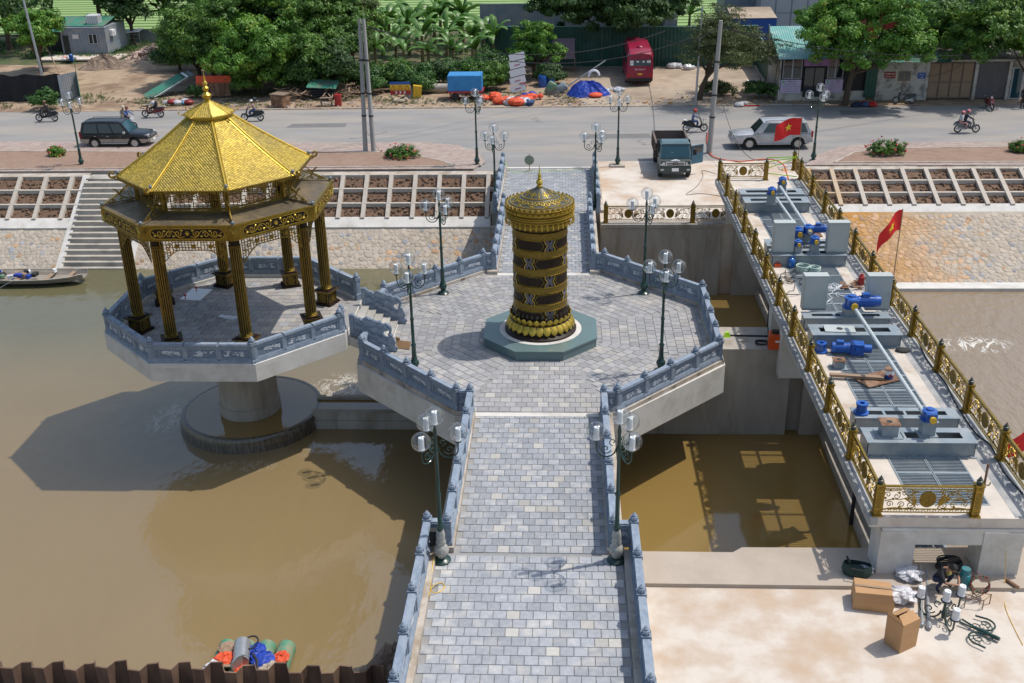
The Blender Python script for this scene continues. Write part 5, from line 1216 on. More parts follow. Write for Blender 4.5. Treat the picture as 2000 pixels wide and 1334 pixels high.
for i in range(4):
    a, d = c[i], c[(i+1)%4]; b.add([(a[0],a[1],0),(d[0],d[1],0),(d[0]*1.04,d[1]*1.04,.88),(a[0]*1.04,a[1]*1.04,.88)], [(0,1,2,3)]); b.add([(a[0]*.96,a[1]*.96,0),(d[0]*.96,d[1]*.96,0),(d[0],d[1],.88),(a[0],a[1],.88)], [(3,2,1,0)])
b.add([(x,y,.01) for x,y in c], [(0,1,2,3)]); part('carton', b, m_card, t)
for i, (tilt) in enumerate((.55,.1,.5,.9)):
    a, d = Vector((*c[i],.88))*1.0, Vector((*c[(i+1)%4],.88)); n = Vector(((a.x+d.x)/2,(a.y+d.y)/2,0)).normalized(); e = (-n*math.cos(tilt)+Vector((0,0,1))*math.sin(tilt)+ n*(.9 if i == 3 else 0))*.27
    b = MB(); vs = [tuple(a),tuple(d),tuple(d+e-(d-a)*.1),tuple(a+e+(d-a)*.1)]; b.add(vs, [(0,1,2,3)]); b.add([(x,y,z-.006) for x,y,z in vs], [(3,2,1,0)]); part('flap', b, m_card, t)
for (u, v, s_, l) in ((1690,1118,.22,'crumpled pale plastic sheet by the green tool bag'),(1775,1140,.33,'upper clear plastic bag against the pipes'),(1765,1168,.36,'lower white plastic bag behind the open box')):
    o = (9.479, -16.040, 0.000) if u == 1690 else ((10.639, -16.231, -0.050) if u == 1775 else (10.220, -17.099, -0.120))
    n, k = 22, 14; R_ = random.Random(u); vs = []
    for j in range(k+1):
        for i in range(n):
            a = 2*PI*i/n; p = math.sin(PI*j/k)+.02; r = s_*p*(1+.22*math.sin(5*a+j)+R_.uniform(-.12,.12)); vs.append((r*math.cos(a), r*math.sin(a)*.85, max(0, s_*.75*(1-math.cos(PI*j/k))*.7+R_.uniform(-.03,.03)*p)))
    b = MB(); b.add(vs, [(j*n+i, j*n+(i+1)%n, (j+1)*n+(i+1)%n, (j+1)*n+i) for j in range(k) for i in range(n)]); solo('plastic_bag', l, 'plastic bag', b, m_clear, loc=(o[0],o[1],max(o[2],-.12)))
# tool bag
t = thing('tool_bag', 'open dark green canvas tool bag on the apron edge step', 'bag', (*(9.198, -16.139, 0.000)[:2], 0), rz=-.25)
b = MB(); b.loft([[(x*.36,y*.19,0) for x,y in arc(0,0,1,0,330,11)],[(x*.42,y*.24,.18) for x,y in arc(0,0,1,0,330,11)],[(x*.38,y*.2,.34+.05*x*x) for x,y in arc(0,0,1,0,330,11)]], cap=False); b.add([(x*.36,y*.18,.22) for x,y in arc(0,0,1,0,330,11)], [tuple(range(12))]); part('body', b, mat('dark_green_canvas',(.03,.065,.055),(.02,.04,.035),rough=.9), t)
b = MB(); b.tube([(-.2,-.22,.3),(-.15,-.3,.38),(.15,-.3,.36),(.2,-.22,.3)], .018); b.tube([(-.25,.1,.34),(-.3,.0,.55),(-.2,-.05,.4)], .03); part('handle', b, m_black, t)
# galvanised pipes
for k, (du) in enumerate((0, 1)):
    a, c = ((11.100, -15.698, 0.000), (10.406, -18.244, -0.050)) if k == 0 else ((11.222, -15.863, 0.000), (10.555, -18.364, -0.050))
    b = MB(); a = Vector(a); c = Vector(c); a.z = -.02; c.z = -.05; n = 16; pts = [a.lerp(c, i/n)-a for i in range(n+1)]; b.tube(pts, [.045+.006*math.sin(i*2.2) for i in range(n+1)], n=10); e = pts[-1]; d = (c-a).normalized()
    b.tube([e-d*.22, e-d*.20, e-d*.06, e-d*.05, e], [.05,.075,.075,.055,.05], n=10)
    solo('lamp_pole_section', ('left' if k == 0 else 'right')+' plastic-wrapped metal lamp pole section lying beside the worker', 'pole', b, m_steel, smooth=True, loc=a)
# gas bottle and hoses
t = thing('gas_bottle', 'teal gas bottle behind the half-assembled lamp arms', 'gas bottle', (*(11.945, -16.727, 0.000)[:2], 0))
b = MB(); b.lathe([(.13,0),(.15,.04),(.165,.08),(.165,.42),(.13,.5),(.06,.53),(.05,.55)], 20); part('body', b, m_cyl, t, smooth=True)
b = MB(); b.lathe([(.115,.50),(.12,.50),(.12,.68),(.115,.68)], 16); part('collar', b, m_cyl, t)
b = MB(); b.lathe([(.03,.53),(.03,.62),(.045,.62),(.04,.66)], 8); part('valve', b, m_yel, t)
m_hr = mat('red_hose', (.25,.03,.03), rough=.6); m_hg = mat('green_hose', (.03,.16,.10), rough=.6)
b = MB()
for k in range(7):
    b.tube([((.24+.02*math.sin(i+k))*math.cos(i*PI/9), .08*math.sin(i*1.3+k)+.03*k-.1, .32+(.28+.02*math.cos(i*2+k))*math.sin(i*PI/9)) for i in range(19)], .014, n=5, m=k % 2)
solo('welding_hose_coil', 'coil of red and green welding hose leaning by the gas bottle', 'hose', b, [m_hr, m_hg], smooth=True, loc=(*(12.285, -16.943, 0.000)[:2], 0), rz=-.3)
b = MB()
for k in range(6): b.tube([((.33+.03*math.sin(i+k))*math.cos(i*PI/9), (.25+.03*math.cos(i+k))*math.sin(i*PI/9), .03+k*.05) for i in range(19)], .02, n=5)
solo('black_cable_coil', 'heap of black cable behind the squatting worker', 'cable', b, m_black, smooth=True, loc=(*(11.853, -15.803, 0.000)[:2], .0))
t = thing('steel_stand', 'rusty low rebar stand in front of the hose coil', 'stand', (*(12.139, -17.258, -0.100)[:2], AZ)); 
for x, y in ((-.35,-.12),(.1,-.2),(.38,.05),(-.05,.2)): b = MB(); b.tube([(x,y,0),(x,y,.32)], .015); part('leg', b, m_rust, t)
b = MB(); b.tube([(-.35,-.12,.3),(.1,-.2,.3),(.38,.05,.3),(-.05,.2,.3),(-.35,-.12,.3)], .012); part('frame', b, m_rust, t)
# lamp heads: one upright being assembled, one bare lying down
def lamp_arm(b):
    b.tube([(.05,0,-.28)]+[(.05+x,0,-.28+z) for x, z in arc(.30,.02,.27,180,350,9)]+[(.62,0,-.14),(.63,0,-.02)], .026, n=6)
    b.tube([(.05+x,0,-.28+z) for x, z in spiral(.32,.0,.16,.03,200,620,16)], .018, n=5); b.tube([(.05+x,0,-.28+z) for x, z in spiral(.12,.22,.12,.02,-90,270,12)], .016, n=5)
o = (11.055, -17.893, 0.250)
t = thing('lamp_bracket', 'half-assembled green lamp head with four white tubes held by the worker', 'lamp head', (o[0],o[1],.40), rz=.25)
b = MB(); b.lathe([(.05,-.45),(.06,-.3),(.04,-.1),(.035,.1)], 10); part('hub', b, m_green, t, smooth=True)
for k in range(3):
    a = k*2*PI/3+.35; b = MB(); lamp_arm(b); q = part('arm', b, m_green, t, smooth=True, rz=a)
tubeM = bpy.data.objects['lamp_tube'].data
for x, y, z in [(0,0,.1)]+[(.63*math.cos(k*2*PI/3+.35), .63*math.sin(k*2*PI/3+.35), 0) for k in range(3)]:
    link('lamp_tube', tubeM, t, (x,y,z), sca=(1.15,1.15,.8)); b = MB(); b.lathe([(.13,0),(.14,.015),(.13,.03)], 14); part('cup', b, m_black, t, loc=(x,y,z-.01))
o = (11.904, -18.492, -0.120)
t = thing('lamp_bracket', 'bare green lamp bracket lying alone on the concrete', 'lamp head', (o[0],o[1],-.02), rz=-.75)
b = MB(); b.tube([(-.35,0,0),(-.1,0,0),(.0,0,0),(.2,0,0),(.32,0,0),(.42,0,0)], [.04,.05,.07,.05,.06,.05], n=10); part('hub', b, m_green, t, smooth=True)
for a, tl in ((1.9,0),(-1.5,0)):
    b = MB(); lamp_arm(b); b.v = [(x, z+.28, y) for x, y, z in b.v]; T = Matrix.Rotation(a,4,'Z'); b.v = [tuple(T @ Vector((x*.95,y,z+.0))) for x,y,z in b.v]; part('arm', b, m_green, t, smooth=True)
for dy in (-.07,.07): b = MB(); b.tube([(-.3,dy*.5,0),(-.62,dy,.02)], .028, n=7); part('stub', b, m_green, t)
cable('yellow_string', 'thin yellow string trailing over the apron from the deck railing', [(14.601, -11.972, 1.800), (13.362, -15.444, 1.500), (13.183, -16.475, 0.000), (12.868, -17.458, -0.100), (12.768, -18.891, -0.100)], .008, m_yel)
b = MB(); b.tube([(-.1,0,0),(.1,-.35,.0)], .05, n=8); solo('steel_tube', 'short rusty steel tube lying by the right leg', 'steel tube', b, m_rust, loc=(*(13.352, -16.357, 0.000)[:2], .05))
# yellow cable at the near walkway
cable('yellow_cable', 'thin yellow cable looped on the paving by the left wrapped lamp base', [(-2.763, -15.755, 0.200), (-2.752, -16.533, 0.150), (-2.702, -17.226, 0.150), (-2.550, -17.235, 0.020), (-2.346, -17.004, 0.020), (-2.456, -16.776, 0.020), (-2.668, -17.046, 0.100), (-2.706, -17.562, 0.150)], .012, m_yel)
b = MB(); b.box(-.15,.15,-.1,.1,0,.5); solo('black_bundle', 'black bundle tied to the left wrapped lamp base', 'bundle', b, m_black, loc=(-2.75,-15.4,.35))
t = thing('cardboard_sheet', 'brown cardboard sheet leaning at the foot of the dragon stairs', 'cardboard', (*(-5.671, -1.136, 0.000)[:2], .02), rz=-.25); b = MB(); b.obox((0,0,.14),(.62,.04,.32), rx=-.5); part('panel', b, m_card, t); b = MB(); b.obox((-.27,.1,.32),(.18,.02,.2), rx=.3); part('flap', b, m_card, t)
# round sign lying at the far walkway entrance and green string
t = thing('round_sign', 'round faded sign plate on a thin stand at the far end of the walkway', 'sign', (*(-1.237, 25.780, -0.000)[:2], .0)); b = MB(); b.tube([(0,0,0),(0,0,1.1)], .02); b.tube([(-.25,0,.0),(.25,0,.0)], .03); part('stand', b, m_hr, t); b = MB(); b.lathe([(.01,-.01),(.31,-.01),(.31,.01),(.01,.01)], 24, c=(0,-.03,.72), ax='y'); part('plate', b, mat('faded_olive',(.30,.32,.22),rough=.6), t)
cable('lime_string', 'lime green string slung across the far walkway entrance', [(-2.897, 25.211, 0.900), (-2.468, 24.848, 0.400), (-2.155, 25.023, 0.150), (-1.214, 25.063, 0.200), (0.927, 25.317, 0.150), (2.203, 24.152, 0.500)], .012, MATS['lime'])
# ---------------- sheet piles, raft, mud bank in the near left ----------------
m_pile = mat('rusty_sheet_pile', (.15,.09,.06), (.09,.055,.04), rough=.85, scale=2.5, bump=.35, dirt=(.24,.15,.10), dscale=1.2, stretch=(1,1,.3))
root = thing('sheet_pile_wall', 'rusty zigzag steel sheet pile wall along the bottom left edge', 'sheet piles', (*(-15.507, -17.274, -2.600)[:2], -2.6)); p0 = (-15.507, -17.274, -2.600); p1 = (-4.190, -17.222, -2.600); n = 12; dx = (p1[0]-p0[0])/n*1.0
for i in range(-1, n):
    x = i*dx; w_ = dx; pr = [(x,0),(x+w_*.14,-.28),(x+w_*.5,-.28),(x+w_*.64,0),(x+w_,0)]
    b = MB(); t_ = .025; out = [(a, y) for a, y in pr]+[(a, y+t_*2) for a, y in reversed(pr)]; dz = random.uniform(-.08,.08); k = len(out)
    b.add([(a,y,-4) for a,y in out]+[(a,y,dz+(.03*math.sin(a*7))) for a,y in out], [(j,(j+1)%k,k+(j+1)%k,k+j) for j in range(k)]+[(k+j,k+j+1,k+k-2-j,k+k-1-j) for j in range(len(pr)-1)])
    part('sheet_pile', b, m_pile, root, loc=(0,-.9*0,0))
b = MB(); b.add([(-40,-40,-3.2),(-3.2,-40,-3.2),(-3.2,(-15.399, -17.585, -2.800)[1]-.6,-3.2),(-40,(-15.399, -17.585, -2.800)[1]-.6,-3.2)], [(0,1,2,3)]); structure('bank_behind_piles', b, m_dirt2)
m_mud = mat('pale_mud', (.33,.25,.19), (.21,.155,.115), rough=1, scale=3, bump=1., bscale=7, bdist=.15)
def heap(name, label, cat, c, rx, ry, h, m, n=28, k=10, seed=1, rough_=.25):
    R_ = random.Random(seed); vs = []; ph = [R_.uniform(0,6) for _ in range(6)]
    for j in range(k+1):
        for i in range(n):
            a = 2*PI*i/n; r = j/k; q = 1+.18*math.sin(3*a+ph[0])+.1*math.sin(7*a+ph[1]); zz = h*(math.cos(r*PI/2)**1.2)*(1+.2*math.sin(4*a+ph[2]+5*r))+R_.uniform(-1,1)*rough_*h*(1-r)
            vs.append((rx*r*q*math.cos(a), ry*r*q*math.sin(a), max(zz, -.05) if j < k else -.1))
    b = MB(); b.add(vs, [(j*n+i, (j+1)*n+i, (j+1)*n+(i+1)%n, j*n+(i+1)%n) for j in range(k) for i in range(n)])
    return solo(name, label, cat, b, m, loc=c, kind='stuff')
c = (-4.563, -16.551, -3.200); heap('mud_mound', 'dark mud mound between the sheet piles and the left walkway parapet', 'mud', (c[0]+.7,c[1]+.1,-3.9), 1.5, 1.2, 1.15, m_mud, seed=4)
o = (-8.578, -15.853, -3.700)
t = thing('drum_raft', 'raft of plastic drums and blue and orange tarps floating behind the sheet piles', 'raft', (o[0],o[1],-4.05))
m_beige_ = mat('beige_sacking', (.42,.36,.28), (.33,.27,.2), rough=.9)
m_dgr = mat('faded_green_drum', (.05,.25,.15), (.26,.24,.15), rough=.6, scale=3); m_tblue = mat('blue_tarp', (.015,.06,.42), (.01,.04,.3), rough=.5, scale=4, bump=.8, bscale=6, bdist=.06); m_tor = mat('orange_tarp', (.75,.10,.03), (.6,.07,.02), rough=.6, scale=4, bump=.6, bdist=.05)
for i in range(4): b = MB(); b.lathe([(.2,-.9),(.29,-.84),(.29,.84),(.2,.9)], 16, c=(-.95+i*.62,0,.18), ax='y'); part('drum', b, m_dgr, t, smooth=True)
b = MB(); b.box(-.7,1.1,-.5,-.4,.48,.54); part('plank', b, m_wood, t)
for (x, y, m_, s_) in ((-.75,-.1,m_tor,.32),(.45,-.15,m_tblue,.38),(-.4,.1,m_tblue,.25),(.95,.0,m_tor,.26),(-1.0,-.5,m_clear,.3),(.1,.3,m_tblue,.3),(-.8,.35,m_wood,.3),(.7,-.5,m_beige_,.3),(-.1,-.55,m_tor,.22)):
    R_ = random.Random(int(x*100)); b = MB(); b.sphere((x,y,.5), s_, 14, 8, sz=.35); b.v = [(a+R_.uniform(-.05,.05), c_+R_.uniform(-.05,.05), z+R_.uniform(-.03,.03)) for a,c_,z in b.v]; part('tarp', b, m_, t)
b = MB(); b.tube([(-.35,.45,.62),(-.15,-.45,.66)], [.26,.24], n=14); b.tube([(-.20,-.45,.66),(-.15,-.5,.66)], [.29,.29], n=14); part('pump_pipe', b, m_steel, t, smooth=True)
b = MB(); b.tube([(x*.22-.05,y*.3+.35,.75) for x,y in arc(0,0,1,0,330,14)], .03, n=6); b.tube([(.1,.0,.6),(.3,-.3,.6),(.4,-.7,.5),(.5,-1.1,.2)], .04, n=6); part('hose', b, m_black, t, smooth=True)
# moored boat
o = (-30.303, 16.813, -3.900)
t = thing('rowing_boat', 'weathered wooden boat full of gear moored by the left embankment', 'boat', (o[0],o[1],-4.05), rz=.03)
rings = []
for x, w_, z0, sh in ((-3.6,.5,.25,.55),(-2.8,.8,.06,.45),(-1,.95,.0,.40),(.8,.92,.0,.40),(2.2,.72,.06,.46),(3.0,.45,.2,.56)): rings.append([(x,-w_,sh),(x,-w_*.75,z0+.1),(x,0,z0),(x,w_*.75,z0+.1),(x,w_,sh),(x,w_*.93,sh),(x,w_*.7,z0+.16),(x,0,z0+.08),(x,-w_*.7,z0+.16),(x,-w_*.93,sh)])
b = MB(); b.loft(rings); part('hull', b, mat('weathered_boat_paint',(.33,.30,.25),(.2,.17,.14),rough=.8,scale=3,stretch=(.5,3,3)), t)
for x in (-2.4,-.8,.9,2.1): b = MB(); b.box(x-.12,x+.12,-.75,.75,.34,.38); part('thwart', b, m_wood, t)
b = MB(); b.tube([(-3.6,-.52,.58),(-2.8,-.82,.48),(-1,-.97,.43),(.8,-.94,.43),(2.2,-.74,.49),(3.0,-.47,.59)], .04, n=5); b.tube([(-3.6,.52,.58),(-2.8,.82,.48),(-1,.97,.43),(.8,.94,.43),(2.2,.74,.49),(3.0,.47,.59)], .04, n=5); part('gunwale', b, m_kerb, t)
gm = [m_tblue, m_wood, m_clear, m_black, m_dgr, m_white]
for k in range(16): b = MB(); x = random.uniform(-2.8,1.2); b.obox((x, random.uniform(-.5,.5), .4+random.random()*.12), (random.uniform(.15,.5), random.uniform(.1,.35), random.uniform(.1,.22)), rz=random.random()*3); part('gear', b, gm[k % 6], t)
cable('mooring_rope', 'rope from the moored boat slanting into the water', [(-30.973, 15.788, -3.500), (-32.018, 15.800, -4.050)], .015, m_white)

# ---------------- vehicles ----------------
m_tyre = mat('tyre', (.018,.018,.018), (.035,.033,.03), rough=.9, scale=6); m_rim = mat('alloy_rim', (.5,.5,.5), (.42,.42,.42), rough=.35, metal=.6)
m_wind = mat('dark_window_glass', (.012,.02,.026), (.02,.03,.035), rough=.05, spec=.9, scale=1); m_windt = mat('teal_windscreen', (.02,.07,.09), (.014,.05,.065), rough=.06, spec=.9, scale=1)
m_lampc = mat('headlight_lens', (.55,.56,.56), (.4,.42,.42), rough=.15, coat=.6); m_tail = mat('tail_light_red', (.45,.01,.01), rough=.25)
m_dusty = lambda n, c, **k: mat(n, c, rough=k.get('rough', .32), coat=k.get('coat', .18), metal=k.get('metal', 0), scale=2, dirt=k.get('dirt', (.22,.18,.14)), dscale=1.2, dth=(.6, .85))
def quad_on(b, q, u0, u1, v0, v1, off=.006, m=0):
    q = [Vector(p) for p in q]; n = (q[1]-q[0]).cross(q[3]-q[0]).normalized()
    P = lambda u, v: tuple((q[0]*(1-u)+q[1]*u)*(1-v)+(q[3]*(1-u)+q[2]*u)*v+n*off)
    b.add([P(u0,v0),P(u1,v0),P(u1,v1),P(u0,v1)], [(0,1,2,3)], m); return b
def wheel(root, x, y, r, w_=.2, spokes=6, mr=None, side=1):
    b = MB(); s_ = side
    b.lathe([(r*.58,0),(r*.62,-w_/2),(r*.93,-w_/2),(r,-w_*.32),(r,w_*.32),(r*.93,w_/2),(r*.62,w_/2),(r*.58,0)], 24, ax='y', cap=False); t = part('tyre', b, m_tyre, root, smooth=True, loc=(x,y,r))
    b = MB(); b.lathe([(r*.62,s_*w_/2-.0),(r*.60,s_*(w_/2-.02)),(r*.5,s_*(w_/2-.07)),(.01,s_*(w_/2-.07))] if s_ > 0 else [(.01,s_*(w_/2-.07)),(r*.5,s_*(w_/2-.07)),(r*.60,s_*(w_/2-.02)),(r*.62,s_*w_/2)], 20, ax='y')
    for k in range(spokes): a = 2*PI*k/spokes; b.beam((r*.1*math.cos(a),s_*(w_/2-.03),r*.1*math.sin(a)),(r*.6*math.cos(a),s_*(w_/2-.015),r*.6*math.sin(a)),.03,r*.16)
    b.lathe([(r*.16,-.02),(r*.16,.02)], 10, c=(0,s_*(w_/2-.03),0), ax='y'); part('rim', b, [mr or m_rim, m_tyre], t)
def car(name, label, loc, rz, L, W, belt, roof, hood, cab0, cab1, top0, top1, wx, r, m_b, m_low=None, wz=.42, rails=True, canopy=False, windows=((.07,.36),(.40,.66),(.70,.95)), cat='car', m_ws=None):
    """x forward, origin at the middle of the wheelbase on the ground"""
    t = thing(name, label, cat, loc, rz); x0, x1 = -L/2, L/2
    def zt(x):
        if x > cab1: u = (x-cab1)/(x1-cab1); return belt-.02-(belt-hood)*u-.12*max(0,u-.75)/.25
        return belt
    def wd(x): e = min(1, (x1-x)/.7); e2 = min(1, (x-x0)/.35); return W/2*(.86+.14*math.sqrt(max(0,e)))*(.94+.06*e2)
    def zb(x):
        for c in wx:
            if abs(x-c) < r*1.22: return max(wz, r+math.sqrt(max(0,(r*1.22)**2-(x-c)**2)))
        return wz-.04 if x0+.2 < x < x1-.25 else wz+.05
    xs = [x0+L*i/70 for i in range(71)]; rings = []
    for x in xs:
        w_, t_, b_ = wd(x), zt(x), zb(x); mid = (t_*.55+.55*.45)
        half = [(0,t_+.03),(w_*.5,t_+.025),(w_*.86,t_-.01),(w_*.96,t_-.07),(w_,mid),(w_*.99,max(b_,.45*mid+.3)),(w_*.975,b_),(w_*.7,b_)]
        rings.append([(x,-y,z) for y, z in half[::-1]]+[(x,y,z) for y, z in half[1:]])
    b = MB(); b.loft(rings); 
    if m_low:
        for i, f in enumerate(b.f):
            z = sum(b.v[j][2] for j in f)/len(f)
            if z < .68: b.m[i] = 1
    part('body', b, [m_b, m_low or m_b], t, smooth=True)
    wb, wt = W/2*.96, W/2*.80; z0 = belt-.03
    A = [(cab0,-wb,z0),(cab1,-wb,z0),(cab1,wb,z0),(cab0,wb,z0)]; B = [(top0,-wt,roof),(top1,-wt,roof),(top1,wt,roof),(top0,wt,roof)]
    b = MB(); b.add(A+B, [(0,1,5,4),(1,2,6,5),(2,3,7,6),(3,0,4,7)]); 
    rr = []
    for i in range(9):
        u = i/8; x = top0-.03+(top1-top0+.06)*u; h = roof+.05*math.sin(PI*min(1,max(0,u)))**.5
        rr.append([(x,-wt-.02,roof-.02),(x,-wt*.9,h),(x,0,h+.02),(x,wt*.9,h),(x,wt+.02,roof-.02)])
    b.loft(rr, cap=True); part('cabin', b, m_b, t)
    sides = [[A[0],A[1],B[1],B[0]], [A[2],A[3],B[3],B[2]]]
    for k, q in enumerate(sides):
        for (u0,u1) in windows:
            b = MB(); uu = (u0,u1) if k == 0 else (1-u1,1-u0); quad_on(b, q, *uu, .07, .90, .008); part('window', b, m_wind, t)
    b = MB(); quad_on(b, [A[1],A[2],B[2],B[1]], .05,.95,.06,.93,.01); part('windscreen', b, m_ws or m_wind, t)
    b = MB(); quad_on(b, [A[3],A[0],B[0],B[3]], .08,.92,.15,.85,.01); part('rear_window', b, m_wind, t)
    for s_ in (-1,1):
        w1 = wd(x1-.1)
        b = MB(); b.obox((x1-.13, s_*w1*.72, hood-.14), (.22,.34,.16), rz=-s_*.35); part('headlight', b, m_lampc, t)
        b = MB(); b.obox((x0+.04, s_*W*.44, belt-.1), (.12,.14,.42)); part('tail_light', b, m_tail, t)
        b = MB(); b.obox((cab1-.35, s_*(W/2+.08), belt+.06), (.12,.18,.14)); b.beam((cab1-.3,s_*W*.46,belt),(cab1-.33,s_*(W/2+.02),belt+.03),.03); part('wing_mirror', b, m_b if not m_low else m_lampc, t)
        for x in wx: wheel(t, x, s_*(W/2-.11), r, side=s_)
        b = MB(); b.beam((wx[0]+r*1.3, s_*(W/2+.03), .38),(wx[1]-r*1.3, s_*(W/2+.03), .38),.12,.05); part('side_step', b, m_steel, t)
        for x in ((cab1*.55+cab0*.45)-.05, cab0*.72+cab1*.28): b = MB(); b.box(x,x+.14,s_*(W/2+.0)-.01,s_*(W/2+.0)+.015,.86,.90); part('door_handle', b, m_steel, t)
        if rails: b = MB(); b.tube([(top0+.2,s_*(wt-.04),roof+.02),(top0+.35,s_*(wt-.04),roof+.09),(top1-.3,s_*(wt-.04),roof+.09),(top1-.1,s_*(wt-.04),roof+.02)], .022, n=5); part('roof_rail', b, m_black, t)
        for x in (cab0*.36+cab1*.64, cab0*.68+cab1*.32): b = MB(); b.box(x-.006,x+.006,s_*W/2-.012,s_*W/2+.004,.5,belt-.05); part('door_gap', b, m_black, t)
    b = MB(); b.box(x1-.10,x1-.0,-W*.26,W*.26,hood-.27,hood-.09); [b.box(x1-.11,x1+.015,-W*.25,W*.25,hood-.25+k*.06,hood-.225+k*.06,1) for k in range(3)]; part('grille', b, [m_black, m_steel], t)
    b = MB(); b.obox((x1-.05,0,.52),(.22,W*.84,.2)); b.obox((x0+.05,0,.55),(.2,W*.86,.2)); part('bumper', b, m_low or m_b, t)
    b = MB(); b.obox((x1+.065,0,.5),(.015,.42,.12)); part('number_plate', b, m_white, t)
    b = MB(); b.box(x0+.3,x1-.3,-W*.36,W*.36,.28,.6); part('underbody', b, m_black, t)
    return t
m_suvb = m_dusty('black_car_paint', (.012,.013,.02)); m_suvl = m_dusty('beige_car_paint', (.36,.32,.27)); m_sil = m_dusty('silver_car_paint', (.50,.51,.53), metal=.35, dirt=(.40,.38,.34))
car('black_suv', 'black car with beige lower panels driving on the road behind the pavilion', (-30.75,33.15,0), 0, 4.95, 1.88, 1.08, 1.80, 1.0, -2.42, 1.15, -2.22, .55, (-1.45,1.42), .37, m_suvb, m_suvl, m_ws=m_windt)
car('silver_pickup', 'silver double-cab pickup with closed cargo canopy parked by the road', (15.0,31.75,0), PI, 5.35, 1.9, 1.10, 1.80, 1.02, -2.6, 1.25, -2.2, .62, (-1.72,1.5), .38, m_sil, windows=((.06,.26),(.42,.60),(.63,.86)), cat='pickup')
# dump truck facing the camera (local +x is forward)
m_trk = m_dusty('dark_green_truck_paint', (.012,.038,.042)); m_trkb = m_dusty('blue_truck_paint', (.03,.14,.22)); m_bed = mat('rusty_truck_bed', (.10,.09,.085), (.17,.12,.09), rough=.85, scale=3, bump=.2)
t = thing('dump_truck', 'dark green dump truck with open blue door parked on the yard slab', 'truck', (7.83,26.3,0), -PI/2)
b = MB(); b.loft([[(x,y*w_,z) for y,z in ((-1,z0),(1,z0),(1,.95),(.98,z1),(-.98,z1),(-1,.95))] for x, w_, z0, z1 in ((.95,.98,.62,1.95),(1.2,.98,.55,1.32),(2.3,.98,.55,1.30),(2.5,.97,.5,1.22),(2.6,.92,.5,1.15))]); part('cab_body', b, m_trk, t)
Ac = [(.95,-.96,1.28),(2.40,-.96,1.28),(2.40,.96,1.28),(.95,.96,1.28)]; Bc = [(.98,-.88,2.08),(2.02,-.88,2.08),(2.02,.88,2.08),(.98,.88,2.08)]
b = MB(); b.add(Ac+Bc, [(0,1,5,4),(1,2,6,5),(2,3,7,6),(3,0,4,7)]); b.loft([[(x,-.9,2.06),(x,-.8,2.06+h),(x,.8,2.06+h),(x,.9,2.06)] for x, h in ((.95,.05),(1.2,.14),(1.8,.14),(2.08,.04))]); part('cabin', b, m_dusty('pale_teal_roof',(.09,.16,.18)), t)
b = MB(); quad_on(b, [Ac[1],Ac[2],Bc[2],Bc[1]], .04,.96,.05,.93,.012); part('windscreen', b, m_windt, t)
for k, q in enumerate(([Ac[0],Ac[1],Bc[1],Bc[0]],[Ac[2],Ac[3],Bc[3],Bc[2]])): b = MB(); quad_on(b, q, .1,.85,.1,.85,.01); part('window', b, m_wind, t)
b = MB(); b.box(2.44,2.64,-.97,.97,.42,.80); part('bumper', b, m_trk, t)
b = MB(); b.box(2.55,2.63,-.60,.60,.86,1.12); [b.box(2.62,2.64,-.52,.52,.89+k*.1,.94+k*.1,1) for k in range(2)]; part('grille', b, [m_lampc, m_black], t)
b = MB(); b.lathe([(.12,-.01),(.12,.01)], 16, c=(2.645,0,1.0), ax='x', sx=1.4); b.tube([(2.66,x,z) for x,z in arc(0,1.0,.1,0,360,14)], .014, n=4, m=1); b.tube([(2.66,x,z) for x,z in ((-.06,.96),(0,1.06),(.06,.96))], .014, n=4, m=1); part('emblem', b, [m_black, m_steel], t)
b = MB(); b.add([(2.60,-.30,1.14),(2.60,.30,1.14),(2.57,.24,1.2),(2.55,.0,1.28),(2.57,-.24,1.2)], [(0,1,2,3,4)]); part('white_motif', b, m_white, t)
for s_ in (-1,1):
    b = MB(); b.add([(2.63,s_*.62,.86),(2.60,s_*.95,.88),(2.54,s_*.97,1.18),(2.62,s_*.66,1.08)], [(0,1,2,3) if s_ > 0 else (3,2,1,0)]); part('headlight', b, m_lampc, t)
    b = MB(); b.obox((2.645,s_*.8,.62),(.02,.2,.1)); part('fog_light', b, m_lampc, t)
    b = MB(); b.obox((2.0,s_*1.22,1.55),(.08,.2,.34)); b.tube([(2.2,s_*.95,1.35),(2.1,s_*1.15,1.4),(2.05,s_*1.2,1.7),(2.1,s_*.95,1.9)], .018, n=5); part('wing_mirror', b, m_black, t)
    wheel(t, 1.85, s_*.86, .42, .26, 8, m_bed, s_); wheel(t, -1.6, s_*.80, .45, .42, 8, m_bed, s_)
b = MB(); b.obox((2.65,0,.62),(.015,.42,.2)); part('number_plate', b, m_white, t)
b = MB(); b.tube([(2.33,-.5,1.38),(2.25,-.15,1.5)], .012); b.tube([(2.33,.5,1.38),(2.22,.05,1.55)], .012); part('wiper', b, m_black, t)
b = MB(); b.lathe([(.10,-.01),(.10,.01)], 14, c=(2.25,-.2,1.52), ax='x'); b.obox((2.31,.15,1.38),(.02,.22,.08)); part('dashboard_cards', b, m_white, t)
b = MB(); q = b; q.obox((1.5,1.42,1.3),(.10,.9,1.15), rz=.55); part('open_door', b, m_trkb, t)
b = MB(); b.obox((1.50,1.42,1.62),(.12,.7,.42), rz=.55); part('door_window', b, m_wind, t)
b = MB(); b.box(-2.6,.85,-1.05,1.05,.9,1.0); b.box(-2.6,.85,-1.05,-1.0,.95,1.75); b.box(-2.6,.85,1.0,1.05,.95,1.75); b.box(-2.65,-2.6,-1.05,1.05,.95,1.75); b.box(.80,.85,-1.05,1.05,.95,2.05)
